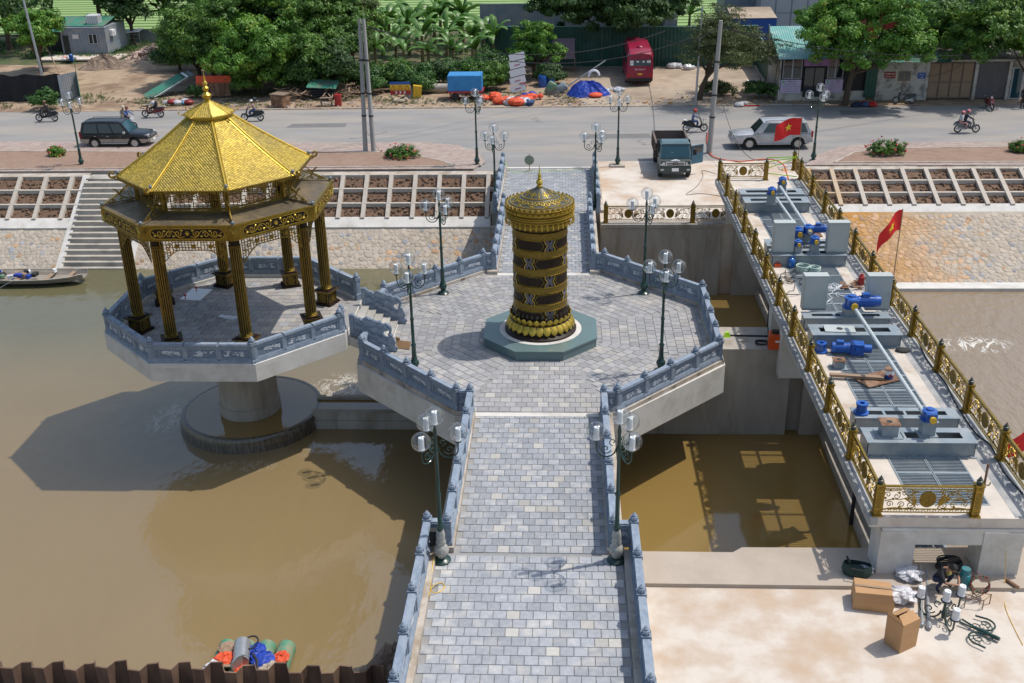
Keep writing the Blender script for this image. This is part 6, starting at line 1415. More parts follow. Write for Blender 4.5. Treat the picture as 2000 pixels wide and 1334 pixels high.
for k in range(8):
    x = -2.5+k*.46; [b.box(x,x+.07,s_*1.08-.03,s_*1.08+.03,.9,1.75) for s_ in (-1,1)]
for s_ in (-1,1): b.box(-2.65,.85,s_*1.03-.06,s_*1.03+.06,1.74,1.80)
b.box(-2.70,-2.60,-1.08,1.08,1.74,1.80); part('dump_bed', b, m_bed, t)
b = MB(); b.obox((.84,0,2.05),(.5,2.0,.04), ry=-.1); part('bed_visor', b, m_trk, t)
b = MB(); b.box(-2.5,2.3,-.4,.4,.5,.85); part('chassis', b, m_black, t)
# red coach, rear towards the camera (local +x forward, pointing +Y)
m_bus = m_dusty('crimson_bus_paint', (.32,.012,.05), dirt=(.25,.1,.1))
t = thing('red_coach', 'crimson coach parked under the dark mango tree, seen from behind', 'bus', (*(7.484, 52.568, 0.000)[:2],0), PI/2); 
rings = []
for x, w_, z1 in ((-.05,1.02,2.2),(.0,1.12,2.75),(.35,1.15,3.05),(1.2,1.15,3.15),(6.5,1.15,3.15),(7.2,1.12,3.0),(7.5,1.0,2.4)):
    rings.append([(x,-w_,.45),(x,-w_,1.5),(x,-w_*.97,z1-.45),(x,-w_*.8,z1-.1),(x,0,z1),(x,w_*.8,z1-.1),(x,w_*.97,z1-.45),(x,w_,1.5),(x,w_,.45)])
b = MB(); b.loft(rings); part('body', b, m_bus, t, smooth=True)
b = MB(); b.box(-.085,-.065,-.9,.9,1.72,2.22); part('rear_window', b, m_windt, t)
b = MB(); b.box(-.12,.1,-1.08,1.08,.42,.68); part('bumper', b, m_black, t)
b = MB(); b.box(-.075,-.06,-.2,.2,.95,1.1); part('number_plate', b, m_yel, t)
for s_ in (-1,1):
    b = MB(); b.box(-.08,-.05,s_*.95-.1,s_*.95+.1,.75,1.05); part('tail_light', b, m_tail, t)
    for x in (1.8,6.0): wheel(t, x, s_*1.0, .48, .28, 8, m_bed, s_)
    for k in range(5): b = MB(); x = .6+k*1.3; b.box(x,x+1.2,s_*1.135-.015,s_*1.135+.015,1.75,2.5); part('window', b, m_wind, t)
b = MB(); b.sphere((1.0,0,3.12), .32, 10, 6, sz=.5); part('roof_vent', b, m_bus, t, smooth=True)
def text(body, size, parent, loc, rot, m, name='lettering', ext=.003):
    cu = bpy.data.curves.new('t', 'FONT'); cu.body = body; cu.size = size; cu.extrude = ext; cu.align_x = 'CENTER'; cu.align_y = 'CENTER'; cu.resolution_u = 2
    tmp = bpy.data.objects.new('t', cu); COL.objects.link(tmp); dg = bpy.context.evaluated_depsgraph_get(); me = bpy.data.meshes.new_from_object(tmp.evaluated_get(dg)); bpy.data.objects.remove(tmp); me.name = name
    me.materials.clear(); me.materials.append(m); return link(name, me, parent, loc, rot=rot)
RB = (PI/2,0,-PI/2)
text('DK AN.LA', .20, t, (-.075,0,1.42), RB, m_white); text('21', .22, t, (-.10,.72,1.98), RB, m_tail); text('54', .14, t, (-.07,0,1.02), RB, m_black)
b = MB(); b.box(-.097,-.088,.58,.86,1.78,2.18); b.box(-.097,-.088,-.88,-.58,1.98,2.18); b.box(-.097,-.088,-.38,-.18,2.02,2.14); b.box(-.097,-.088,.12,.32,2.02,2.14); part('window_sticker', b, m_white, t)
text('45', .14, t, (-.10,-.73,2.08), RB, m_mblue)
# ---------------- people ----------------
def skin_mesh(joints, edges, radii, name):
    me = bpy.data.meshes.new(name); K = list(joints); me.from_pydata([joints[k] for k in K], [(K.index(a), K.index(b_)) for a, b_ in edges], [])
    o = bpy.data.objects.new(name, me); COL.objects.link(o); md = o.modifiers.new('s', 'SKIN'); md.use_smooth_shade = True
    for i, k in enumerate(K): r = radii.get(k, .05); me.skin_vertices[0].data[i].radius = r if isinstance(r, tuple) else (r, r)
    me.skin_vertices[0].data[0].use_root = True
    sb = o.modifiers.new('b', 'SUBSURF'); sb.levels = 1; sb.render_levels = 1
    dg = bpy.context.evaluated_depsgraph_get(); out = bpy.data.meshes.new_from_object(o.evaluated_get(dg)); bpy.data.objects.remove(o); out.name = name; return out
def person(label, J, shirt, trousers, loc, rz=0, sleeves='long', helmet=None, face=0, s_=1., bare_feet=False, hair=True, head_tilt=0):
    """J: joint positions in local space (x forward)"""
    E_ = [('pelvis','waist'),('waist','chest'),('chest','neck'),('neck','head'),('head','crown')]
    for q in 'LR': E_ += [('chest','sh'+q),('sh'+q,'el'+q),('el'+q,'wr'+q),('wr'+q,'hand'+q),('hand'+q,'fing'+q),('pelvis','hip'+q),('hip'+q,'kn'+q),('kn'+q,'an'+q),('an'+q,'toe'+q)]
    D = dict(J)
    V_ = {k: Vector(v) for k, v in D.items()}
    for q in 'LR':
        d = (V_['wr'+q]-V_['el'+q]).normalized(); V_['hand'+q] = V_['wr'+q]+d*.07; V_['fing'+q] = V_['wr'+q]+d*.14+Vector((0,0,-.02))
        d = V_['toe'+q]-V_['an'+q]
    V_['waist'] = V_['pelvis'].lerp(V_['chest'], .5)
    hd = (V_['head']-V_['neck']).normalized(); V_['crown'] = V_['head']+hd*.10
    rad = dict(pelvis=(.15,.12), waist=(.13,.11), chest=(.16,.12), neck=.055, head=(.085,.095), crown=.07, shL=.075, shR=.075, elL=.045, elR=.045, wrL=.03, wrR=.03, handL=(.042,.022), handR=(.042,.022), fingL=(.03,.014), fingR=(.03,.014), hipL=.095, hipR=.095, knL=.065, knR=.065, anL=.042, anR=.042, toeL=(.042,.03), toeR=(.042,.03))
    me = skin_mesh({k: tuple(v*s_) for k, v in V_.items()}, E_, {k: (tuple(x*s_ for x in r) if isinstance(r, tuple) else r*s_) for k, r in rad.items()}, 'body')
    for q in (shirt, trousers, m_skin, m_blackc): me.materials.append(q)
    ref = {'pelvis':1,'waist':0,'chest':0,'neck':2,'head':2,'crown':2}
    segs = []
    def seg_(a, b_, m_): segs.append((V_[a]*s_, V_[b_]*s_, m_))
    seg_('waist','chest',0); seg_('pelvis','waist',1); seg_('neck','head',2); seg_('head','crown',2)
    for q in 'LR':
        seg_('chest','sh'+q,0); seg_('sh'+q,'el'+q,0); seg_('el'+q,'wr'+q,0 if sleeves == 'long' else 2); seg_('wr'+q,'fing'+q,2); seg_('pelvis','hip'+q,1); seg_('hip'+q,'kn'+q,1); seg_('kn'+q,'an'+q,1); seg_('an'+q,'toe'+q,3 if not bare_feet else 2)
    for p in me.polygons:
        c = p.center; best = 9; mi = 0
        for a, b_, m_ in segs:
            ab = b_-a; t_ = max(0, min(1, (c-a).dot(ab)/max(1e-9, ab.length_squared))); d = (c-a-ab*t_).length
            if d < best: best = d; mi = m_
        p.material_index = mi
    o = link('person', me, None, loc, rz); tag(o, label, 'person')
    h = V_['head']*s_+hd*.03; fx = Vector((1,0,0)); fx = (fx-hd*fx.dot(hd)).normalized(); sy = hd.cross(fx)
    T = Matrix.Translation(h) @ Matrix(((fx.x,sy.x,hd.x,0),(fx.y,sy.y,hd.y,0),(fx.z,sy.z,hd.z,0),(0,0,0,1)))
    b = MB(T); b.sphere((0,0,.0), .098*s_, 14, 10, sz=1.2, sy=.86); b.obox((.098*s_,0,-.01),(.035,.022,.035)); [b.sphere((0,q*.085*s_,-.01), .022, 6, 5, sx=.6) for q in (-1,1)]; part('head', b, m_skin, o, smooth=True)
    b = MB(T); [b.sphere((.088*s_,q*.033,.015), .011, 6, 5) for q in (-1,1)]; b.obox((.095*s_,0,-.052),(.006,.04,.009)); part('eyes_and_mouth', b, m_hair, o)
    if hair or not helmet: b = MB(T); b.lathe([(.09,-.03),(.102,.02),(.10,.07),(.07,.115),(.01,.128)], 14, c=(-.02,0,.0)); b.sphere((-.035,0,-.0), .09*s_, 10, 8, sz=1.15); part('hair', b, m_hair, o, smooth=True)
    if helmet: b = MB(T); b.lathe([(.125,.005),(.13,.03),(.12,.09),(.075,.14),(.01,.155)], 16); b.obox((.13,0,.025),(.09,.16,.012), ry=.2); part('helmet', b, helmet, o, smooth=True)
    return o
# ---------------- scooters and their riders ----------------
RIDE = dict(pelvis=(-.22,0,.80), chest=(-.14,0,1.18), neck=(-.10,0,1.34), head=(-.06,0,1.47), hipL=(-.20,.10,.79), hipR=(-.20,-.10,.79), knL=(.20,.17,.74), knR=(.20,-.17,.74), anL=(.12,.16,.36), anR=(.12,-.16,.36), toeL=(.28,.17,.30), toeR=(.28,-.17,.30), shL=(-.13,.18,1.26), shR=(-.13,-.18,1.26), elL=(.06,.26,1.07), elR=(.06,-.26,1.07), wrL=(.26,.27,1.02), wrR=(.26,-.27,1.02))
def shift(J, dx, dz=0, over=None): q = {k: (x+dx, y, z+dz) for k, (x, y, z) in J.items()}; q.update(over or {}); return q
def scooter(label, loc, rz, m_p, basket=False, group=None, steer=0, lean=0):
    t = thing('motor_scooter', label, 'scooter', loc, rz, group=group)
    if lean: t.rotation_euler = (lean, 0, rz)
    for x, n_ in ((-.62,'rear'),(.64,'front')):
        b = MB(); b.lathe([(.205,-.04),(.26,-.04),(.285,0),(.26,.04),(.205,.04),(.205,-.04)], 22, ax='y', cap=False); w_ = part('wheel', b, m_tyre, t, smooth=True, loc=(x,0,.285))
        b = MB(); [b.beam((0,0,0),(.21*math.cos(k*PI/4),0,.21*math.sin(k*PI/4)),.016) for k in range(8)]; b.lathe([(.19,-.03),(.215,-.02),(.215,.02),(.19,.03)], 20, ax='y', cap=False); b.lathe([(.05,-.06),(.05,.06)], 10, ax='y'); part('rim', b, m_rim, w_)
    b = MB(); b.loft([[(x,y*w_,z) for y, z in ((-1,z0),(1,z0),(1,(z0+z1)/2),(.6,z1),(-.6,z1),(-1,(z0+z1)/2))] for x, w_, z0, z1 in ((-.95,.06,.62,.72),(-.75,.13,.48,.76),(-.4,.15,.40,.74),(-.1,.13,.34,.68),(.05,.10,.30,.45),(.3,.10,.28,.42),(.42,.10,.32,.55))]); part('rear_fairing', b, m_p, t, smooth=True)
    b = MB(); b.loft([[(x+dx,y*w_,z) for dx, y in ((0,-1),(.06,-.8),(.09,0),(.06,.8),(0,1),(-.03,0))] for x, w_, z in ((.40,.14,.38),(.42,.19,.6),(.36,.18,.8),(.30,.12,.98),(.28,.07,1.04))]); part('front_shield', b, m_p, t, smooth=True)
    b = MB(); b.loft([[(x,y*w_,z) for y, z in ((-1,z0),(1,z0),(.8,z1),(-.8,z1))] for x, w_, z0, z1 in ((-.82,.10,.74,.80),(-.5,.14,.73,.83),(-.2,.14,.72,.80),(.0,.10,.70,.76))]); part('seat', b, m_black, t, smooth=True)
    b = MB(); b.tube([(.28,-.33,1.02),(.27,-.2,1.05),(.27,0,1.03),(.27,.2,1.05),(.28,.33,1.02)], .018, n=6); part('handlebar', b, m_black, t)
    b = MB(); b.lathe([(.02,-.02),(.08,0),(.08,.05),(.05,.07)], 12, c=(.36,0,.96), ax='x'); part('headlight', b, m_lampc, t)
    for s_ in (-1,1):
        b = MB(); b.tube([(.28,s_*.22,1.05),(.22,s_*.28,1.2)], .008); b.sphere((.22,s_*.29,1.23), .055, 8, 6, sx=.3, sz=.8); part('mirror', b, m_black, t)
        b = MB(); b.tube([(.46,s_*.06,.7),(.64,s_*.06,.29)], .022, n=6); part('fork', b, m_steel, t); b = MB(); b.tube([(-.3,s_*.09,.4),(-.62,s_*.09,.3),(-.6,s_*.1,.6)], .022, n=6); part('swing_arm', b, m_steel, t)
    b = MB(); b.obox((.64,0,.57),(.34,.11,.03), ry=.1); b.obox((-.9,0,.56),(.2,.14,.02), ry=-.5); part('mudguard', b, m_p, t)
    b = MB(); b.obox((-.35,0,.35),(.5,.2,.2)); part('engine', b, m_steel, t)
    b = MB(); b.tube([(-.2,-.13,.28),(-.5,-.15,.3),(-.85,-.15,.36)], [.03,.045,.045], n=8); part('exhaust', b, m_steel, t)
    b = MB(); b.tube([(-.5,-.12,.8),(-.85,-.1,.86),(-.92,0,.87),(-.85,.1,.86),(-.5,.12,.8)], .014); part('grab_rail', b, m_steel, t)
    if basket: b = MB(); [b.tube([(.55,-.14+.28*i/6,.62),(.58,-.14+.28*i/6,.92)], .006, n=4) for i in range(7)]; b.tube([(.45,-.15,.92),(.75,-.15,.92),(.75,.15,.92),(.45,.15,.92),(.45,-.15,.92)], .01, n=4); b.box(.45,.75,-.15,.15,.6,.61); b.tube([(.75,-.15,.6),(.75,-.15,.92)], .008); b.tube([(.75,.15,.6),(.75,.15,.92)], .008); part('basket', b, m_steel, t)
    return t
C_ = lambda n, c: mat(n, c, rough=.85, scale=6); G5 = 'scooters ridden along the road'
m_pk = C_('pink_helmet', (.75,.25,.28)); m_hw = C_('white_helmet', (.75,.75,.75)); m_hd = C_('maroon_cap', (.16,.05,.06)); m_rdh = C_('red_helmet', (.65,.06,.03))
m_sblk = m_dusty('black_scooter_paint', (.012,.012,.014)); m_sred = m_dusty('maroon_scooter_paint', (.16,.012,.02)); m_sgry = m_dusty('grey_scooter_paint', (.16,.17,.18)); m_swht = m_dusty('white_scooter_paint', (.5,.5,.52))
m_navy = C_('navy_cloth', (.02,.03,.07)); m_wsh = C_('white_shirt', (.55,.57,.62)); m_bsh = C_('blue_shirt', (.10,.17,.42)); m_beige = C_('beige_cloth', (.42,.36,.28)); m_plaid = mat('checked_shirt', (.36,.20,.17), (.16,.14,.15), rough=.9, scale=24, detail=1); m_jean = C_('blue_jeans', (.04,.08,.18)); m_polka = mat('dotted_navy_coat', (.015,.03,.09), (.30,.33,.45), rough=.9, scale=30, detail=0)
def at(p, dz=0): return (p[0], p[1], p[2]+dz)
p = (-39.575, 40.911, 0.000); scooter('black underbone motorbike at the far left of the road', at(p), PI, m_sblk, group=G5); person('rider in black jacket and brown helmet at the far left of the road', RIDE, m_blackc, m_blackc, at(p), PI, helmet=C_('brown_helmet', (.25,.15,.1)))
p = (-31.499, 42.046, 0.000); scooter('maroon scooter ridden by the person with the backpack', at(p), PI, m_sred, group=G5); o = person('rider in white shirt with black backpack on the maroon scooter', RIDE, m_wsh, m_blackc, at(p), PI, helmet=C_('dark_helmet', (.06,.07,.08)))
b = MB(); b.sphere((-.36,0,1.08), .2, 10, 8, sx=.6, sz=1.2); part('backpack', b, m_blackc, o, smooth=True)
p = (-23.123, 40.524, 0.000); scooter('black and red scooter ridden left by the person in the checked shirt', at(p), PI, m_sblk, group=G5); person('rider in checked shirt, jeans and white helmet', RIDE, m_plaid, m_jean, at(p), PI, helmet=m_hw)
p = (-32.054, 38.452, 0.000); scooter('white scooter half hidden behind the black car', at(p), -.55, m_swht, group=G5); person('driver in blue shirt and maroon cap on the white scooter behind the black car', RIDE, m_bsh, m_blackc, at(p), -.55, helmet=m_hd, hair=False)
PAS = shift(RIDE, -.42, .03, dict(wrL=(-.42,.18,1.0), wrR=(-.42,-.18,1.0), elL=(-.55,.26,1.05), elR=(-.55,-.26,1.05), knL=(-.12,.2,.76), knR=(-.12,-.2,.76), anL=(-.2,.2,.38), anR=(-.2,-.2,.38), toeL=(-.06,.2,.33), toeR=(-.06,-.2,.33)))
person('passenger in beige with pale hood on the white scooter behind the black car', PAS, m_beige, m_beige, at(p), -.55, helmet=C_('cream_hat', (.6,.55,.42)))
p = (29.347, 35.112, 0.000); scooter('grey scooter carrying two people at the right end of the road', at(p), 0, m_sgry, group=G5); person('driver in dark jacket and pink cap on the grey scooter at right', RIDE, m_navy, m_navy, at(p), 0, helmet=m_pk)
person('child in white top and pink helmet riding behind the driver at right', shift(PAS, .02, .0), m_wsh, C_('pink_cloth', (.55,.25,.25)), at(p), 0, helmet=m_pk, s_=.92)
p = (10.410, 35.999, 0.000); scooter('scooter with wire front basket waiting behind the dump truck', at(p), 0, m_sblk, basket=True, group=G5); person('rider in dotted navy coat and red helmet behind the dump truck', RIDE, m_polka, m_jean, at(p), 0, helmet=m_rdh)
scooter('black motorbike parked in front of the white plastered wall', (27.682, 44.577, 0.000), PI, m_sblk, group='parked motorbikes', lean=.12)
scooter('silver and black motorbike parked by the shop side wall', (17.029, 50.611, 0.000), .2, m_sgry, group='parked motorbikes', lean=.12)
scooter('red motorbike parked facing the road at the far right', (33.555, 42.520, 0.000), -PI/2, m_sred, group='parked motorbikes', lean=.1)
STAND = dict(pelvis=(0,0,.92), chest=(0,0,1.3), neck=(.02,0,1.46), head=(.04,0,1.58), hipL=(0,.1,.9), hipR=(0,-.1,.9), knL=(.03,.1,.5), knR=(.02,-.11,.5), anL=(0,.11,.1), anR=(0,-.12,.1), toeL=(.15,.12,.04), toeR=(.15,-.13,.04), shL=(0,.19,1.38), shR=(0,-.19,1.38), elL=(-.02,.25,1.1), elR=(-.02,-.25,1.1), wrL=(.08,.25,.88), wrR=(.1,-.22,.9))
person('person in dark clothes standing at the right edge beside the glass door', STAND, m_blackc, m_blackc, (36.047, 42.603, 0.000), -PI/2)
SQ = dict(pelvis=(-.12,0,.24), chest=(.10,0,.58), neck=(.20,0,.72), head=(.30,0,.80), hipL=(-.10,.11,.24), hipR=(-.10,-.11,.24), knL=(.24,.22,.46), knR=(.24,-.24,.46), anL=(.08,.20,.09), anR=(.08,-.22,.09), toeL=(.24,.24,.04), toeR=(.24,-.26,.04), shL=(.12,.20,.66), shR=(.12,-.20,.66), elL=(.34,.30,.46), elR=(.34,-.30,.46), wrL=(.52,.09,.40), wrR=(.52,-.07,.42))
wk = person('worker in black T-shirt squatting over the lamp head under the deck', SQ, m_blackc, m_navy, (*(11.319, -16.650, 0.000)[:2],0), -.95, sleeves='short')
for q, s_ in (('L',1),('R',-1)):
    b = MB(); bx, by, bz = (.64,.07,.38) if q == 'L' else (.64,-.06,.40)
    for k in range(4): yy = by+(k-1.5)*.022; b.tube([(bx-.03,yy,bz),(bx+.025,yy,bz+.004),(bx+.045,yy-s_*.01,bz-.02),(bx+.03,yy-s_*.01,bz-.04)], [.011,.010,.009,.007], n=6)
    b.tube([(bx-.05,by-s_*.04,bz),(bx,by-s_*.06,bz-.01),(bx+.03,by-s_*.05,bz-.02)], [.012,.011,.008], n=6); part('fingers', b, m_skin, wk, smooth=True)
b = MB(); b.obox((.23,0,.60),(.02,.2,.12), ry=-.6); part('shirt_print', b, mat('olive_print', (.22,.19,.05), rough=.9), wk)

# ---------------- vegetation ----------------
def leaf_mat(name, c1, c2, c3=None, rough=.55):
    m = bpy.data.materials.new(name); m.use_nodes = True; t = m.node_tree; N = t.nodes; L = t.links; b = N['Principled BSDF']; b.inputs['Roughness'].default_value = rough
    g = N.new('ShaderNodeNewGeometry'); r = N.new('ShaderNodeValToRGB'); r.color_ramp.elements[0].color = c4(c1); r.color_ramp.elements[1].color = c4(c2)
    if c3: e = r.color_ramp.elements.new(.9); e.color = c4(c2); r.color_ramp.elements[-1].color = c4(c3)
    tc = N.new('ShaderNodeTexCoord'); n = N.new('ShaderNodeTexNoise'); n.inputs['Scale'].default_value = .55; n.inputs['Detail'].default_value = 3; L.new(tc.outputs['Object'], n.inputs[0])
    a = N.new('ShaderNodeMath'); a.operation = 'MULTIPLY_ADD'; L.new(n.outputs[0], a.inputs[0]); a.inputs[1].default_value = 1.6; a.inputs[2].default_value = -.55
    q = N.new('ShaderNodeMath'); q.operation = 'MULTIPLY_ADD'; L.new(g.outputs['Random Per Island'], q.inputs[0]); q.inputs[1].default_value = .6; L.new(a.outputs[0], q.inputs[2])
    L.new(q.outputs[0], r.inputs[0]); L.new(r.outputs[0], b.inputs['Base Color'])
    b.inputs['Subsurface Weight'].default_value = 0
    tr = N.new('ShaderNodeBsdfTranslucent'); L.new(r.outputs[0], tr.inputs[0]); mx = N.new('ShaderNodeMixShader'); mx.inputs[0].default_value = .25
    L.new(b.outputs[0], mx.inputs[1]); L.new(tr.outputs[0], mx.inputs[2]); L.new(mx.outputs[0], N['Material Output'].inputs[0]); return m
lm_dark = leaf_mat('dark_leaves', (.014,.042,.014), (.07,.155,.026)); lm_mid = leaf_mat('mid_green_leaves', (.022,.07,.014), (.13,.27,.03), (.25,.34,.04)); lm_bright = leaf_mat('bright_leaves', (.04,.12,.014), (.15,.33,.03), (.34,.36,.04))
lm_olive = leaf_mat('olive_leaves', (.04,.065,.02), (.12,.145,.04)); lm_bush = leaf_mat('bush_leaves', (.022,.075,.015), (.075,.185,.03), (.14,.25,.045)); lm_ban = leaf_mat('banana_leaf', (.035,.11,.02), (.12,.26,.04), (.25,.33,.07), rough=.4)
m_bark = mat('bark', (.11,.08,.055), (.07,.05,.035), rough=.95, scale=6, bump=.5); m_flow = mat('flowers', (.6,.05,.12), (.65,.16,.04), rough=.6, isl=.3)
def leaves(blobs, n_cl, n_leaf, cl_r, leaf, m, up=.35, shell=.55, droop=.2, aspect=.42, flat=1., seed=0, name='crown', extra=None):
    g = np.random.default_rng(seed); B = np.array(blobs, float); vol = np.prod(B[:,3:6], 1)**(2/3); 
    ci = g.choice(len(B), n_cl, p=vol/vol.sum()); d = g.normal(size=(n_cl,3)); d /= np.linalg.norm(d, axis=1)[:,None]; d[:,2] = np.abs(d[:,2])*1.1-.5; d /= np.linalg.norm(d, axis=1)[:,None]
    r = (shell+(1.22-shell)*g.random(n_cl)**1.3)[:,None]; C = B[ci,:3]+d*B[ci,3:6]*r
    N_ = n_cl*n_leaf; cc = np.repeat(C, n_leaf, 0); dd = np.repeat(d, n_leaf, 0)
    o = g.normal(size=(N_,3)); o /= np.linalg.norm(o, axis=1)[:,None]; o *= (g.random(N_)**(1/2.2))[:,None]*np.repeat(cl_r*(.6+.8*g.random(n_cl)), n_leaf)[:,None]; o[:,2] *= .6*flat
    P = cc+o
    nrm = o/ (np.linalg.norm(o, axis=1)[:,None]+1e-6)*.8+dd*.5+np.array([0,0,up])+g.normal(size=(N_,3))*.45; nrm /= np.linalg.norm(nrm, axis=1)[:,None]
    a = g.normal(size=(N_,3)); a[:,2] -= droop*2; t = a-(a*nrm).sum(1)[:,None]*nrm; t /= np.linalg.norm(t, axis=1)[:,None]; s = np.cross(nrm, t)
    l = (leaf*(.6+.8*g.random(N_)))[:,None]; w_ = l*aspect
    V = np.empty((N_,4,3)); V[:,0] = P-t*l*.5; V[:,1] = P+s*w_*.5+nrm*l*.06; V[:,2] = P+t*l*.5; V[:,3] = P-s*w_*.5+nrm*l*.06
    F = np.arange(N_*4).reshape(N_,4); return fast_mesh(name, V.reshape(-1,3), F, m)
def tree(name, label, loc, trunk, blobs, n_cl, n_leaf, cl_r, leaf, m, group=None, seed=0, cat='tree', **k):
    t = thing(name, label, cat, loc, group=group); R_ = random.Random(seed)
    b = MB(); h, r0 = trunk; top = Vector((blobs[0][0]*.5, blobs[0][1]*.5, h)); b.tube([(0,0,-.1),(top.x*.25,top.y*.25,h*.35),(top.x*.7,top.y*.7,h*.7),tuple(top)], [r0,r0*.8,r0*.65,r0*.5], n=8)
    for q in blobs[:9]:
        c = Vector(q[:3]); s_ = Vector((top.x*.6,top.y*.6,h*(.55+.3*R_.random()))); mid = s_.lerp(c,.5)+Vector((R_.uniform(-.3,.3),R_.uniform(-.3,.3),-.2)); b.tube([tuple(s_),tuple(mid),tuple(c)], [r0*.45,r0*.28,r0*.1], n=6)
    part('trunk', b, m_bark, t, smooth=True); link('crown', leaves(blobs, n_cl, n_leaf, cl_r, leaf, m, seed=seed, **k), t); return t
def rb(n, cx, cy, cz, sx, sy, sz, r, seed):   # random blobs filling an ellipsoid
    R_ = random.Random(seed); out = [(cx,cy,cz,sx*.75,sy*.75,sz*.75)]
    for _ in range(n):
        a, p = R_.uniform(0,6.28), R_.uniform(-.3,1); q = math.sqrt(1-min(1,p*p)); rr = r*R_.uniform(.7,1.3); out.append((cx+sx*.8*q*math.cos(a), cy+sy*.8*q*math.sin(a), cz+sz*.75*p, rr, rr, rr*.8))
    return out
def T_(name, label, u, v, hw, h0, h1, m, n_cl=150, n_leaf=90, cl=.55, leaf=.24, seed=0, depth=None, p=None, **k):
    x, y = p[0], p[1]; c = (h0+h1)/2; sx = hw; sy = depth or hw; sz = (h1-h0)/2
    return tree(name, label, (x,y,0), (max(.8,h0+sz*.6), .12+.02*h1), rb(9, k.pop('dx',0), 0, c, sx, sy, sz, min(sx,sz)*.5, seed), n_cl, n_leaf, cl, leaf, m, seed=seed, **k)
FG = 'trees of the thicket beyond the road'
T_('mango_tree', 'bright young mango tree in front of the container hut', 0,0, 2.2, .9, 6.0, lm_bright, 230, 120, .5, .28, 3, p=(-49.410, 61.660, 0.000), droop=.6)
for i, (px, hw, h1, m, lab) in enumerate((
    ((-31.792, 55.104, 0.000), 2.5, 7.2, lm_mid, 'leafy mid-green tree at the left end of the thicket, beside the rubble'), ((-29.226, 54.982, 0.000), 3.1, 10.5, lm_mid, 'tall broad tree in the left part of the thicket'),
    ((-25.431, 51.016, 0.000), 2.8, 6.0, lm_bright, 'lower pale green tree at the front of the thicket'), ((-24.708, 58.345, 0.000), 3.6, 11.0, lm_dark, 'tall dark tree in the middle of the thicket'), ((-21.052, 55.755, 0.000), 3.3, 9.5, lm_mid, 'round tree right of the middle of the thicket'),
    ((-19.294, 58.069, 0.000), 2.6, 9.0, lm_olive, 'olive tree at the right end of the thicket by the twin poles'), ((-31.349, 66.667, 0.000), 4.2, 12.5, lm_mid, 'tallest tree at the back of the thicket'))):
    T_('thicket_tree', lab, 0,0, hw*1.12, -.4, h1, m, 420, 110, .62, .27, 20+i, p=px, group=FG)
for i, (px, hw, h0, h1, m, lab) in enumerate((
    ((-59.492, 76.108, 0.000), 4.2, 1.5, 10, lm_dark, 'dark tree at the top left corner behind the mango tree'), ((-58.199, 84.877, 0.000), 4.0, 3.5, 11, lm_dark, 'dark tall tree behind the left end of the hut'), ((-53.817, 87.638, 0.000), 3.4, 4.5, 11, lm_dark, 'dark tree with bare trunk right behind the water tank'),
    ((-46.245, 77.575, 0.000), 2.4, 1.6, 7.5, lm_dark, 'slender dark tree to the right of the container hut'), ((-44.494, 83.866, 0.000), 3.0, 3, 9, lm_dark, 'dark tree behind the small banana plant'))):
    T_('background_tree', lab, 0,0, hw*1.1, h0*.6, h1, m, 260, 80, .75, .36, 40+i, p=px, group='dark trees at the edge of the field')
T_('mango_tree', 'huge dark mango tree spreading over the red coach', 0,0, 6.2, .4, 10.2, lm_dark, 760, 130, .7, .34, 51, p=(5.316, 63.974, 0.000), depth=4.5, droop=.7)
T_('small_tree', 'small yellow-green tree in front of the dark green fence', 0,0, 2.1, .5, 4.7, lm_bright, 190, 100, .42, .24, 52, p=(-1.734, 56.694, 0.000), droop=.6)
T_('feathery_tree', 'sparse feathery tree beside the single utility pole', 0,0, 3.9, .9, 7.2, lm_olive, 380, 70, .75, .20, 53, p=(11.921, 46.751, 0.000), flat=.35, shell=.3, aspect=.3, dx=1.6)
T_('roadside_tree', 'green tree with clumped leaves standing in front of the makeup shop', 0,0, 4.4, 1.2, 8.6, lm_bright, 460, 120, .58, .27, 54, p=(23.065, 44.387, 0.000), dx=.8)
T_('roadside_tree', 'large dark green tree at the right in front of the wooden gate', 0,0, 4.8, 1.2, 8.8, lm_mid, 520, 120, .62, .28, 55, p=(34.110, 47.195, 0.000), dx=.2)
T_('roadside_tree', 'yellowish tree cut by the right edge of the frame', 0,0, 1.9, 2.2, 6.2, lm_bright, 110, 90, .5, .26, 56, p=(37.024, 44.763, 0.000))
T_('background_tree', 'dark tree behind the red sheet-metal house', 0,0, 4.0, 2.5, 8.2, lm_mid, 200, 80, .6, .3, 57, p=(39.210, 80.513, 0.000), group='dark trees at the edge of the field')
for i, (px, hw, h, lab) in enumerate((((-41.575, 45.382, 0.000),1.5,1.7,'round green shrub by the roadside in front of the black net fence'),((17.541, 47.107, 0.000),1.7,1.5,'dull green shrub left of the makeup shop'),((13.403, 48.690, 0.000),1.3,1.1,'dry shrub at the foot of the feathery tree'),((-29.913, 49.517, 0.000),.9,1.1,'small green shrub beside the leaning green sheets'))):
    t = thing('shrub', lab, 'shrub', (px[0],px[1],0)); link('foliage', leaves(rb(4,0,0,h*.45,hw,hw*.7,h*.5,hw*.4,60+i), 60, 70, .35, .2, lm_bush if i != 2 else lm_olive, seed=60+i), t); b = MB(); b.tube([(0,0,0),(.05,0,h*.5)], .05); part('stem', b, m_bark, t)
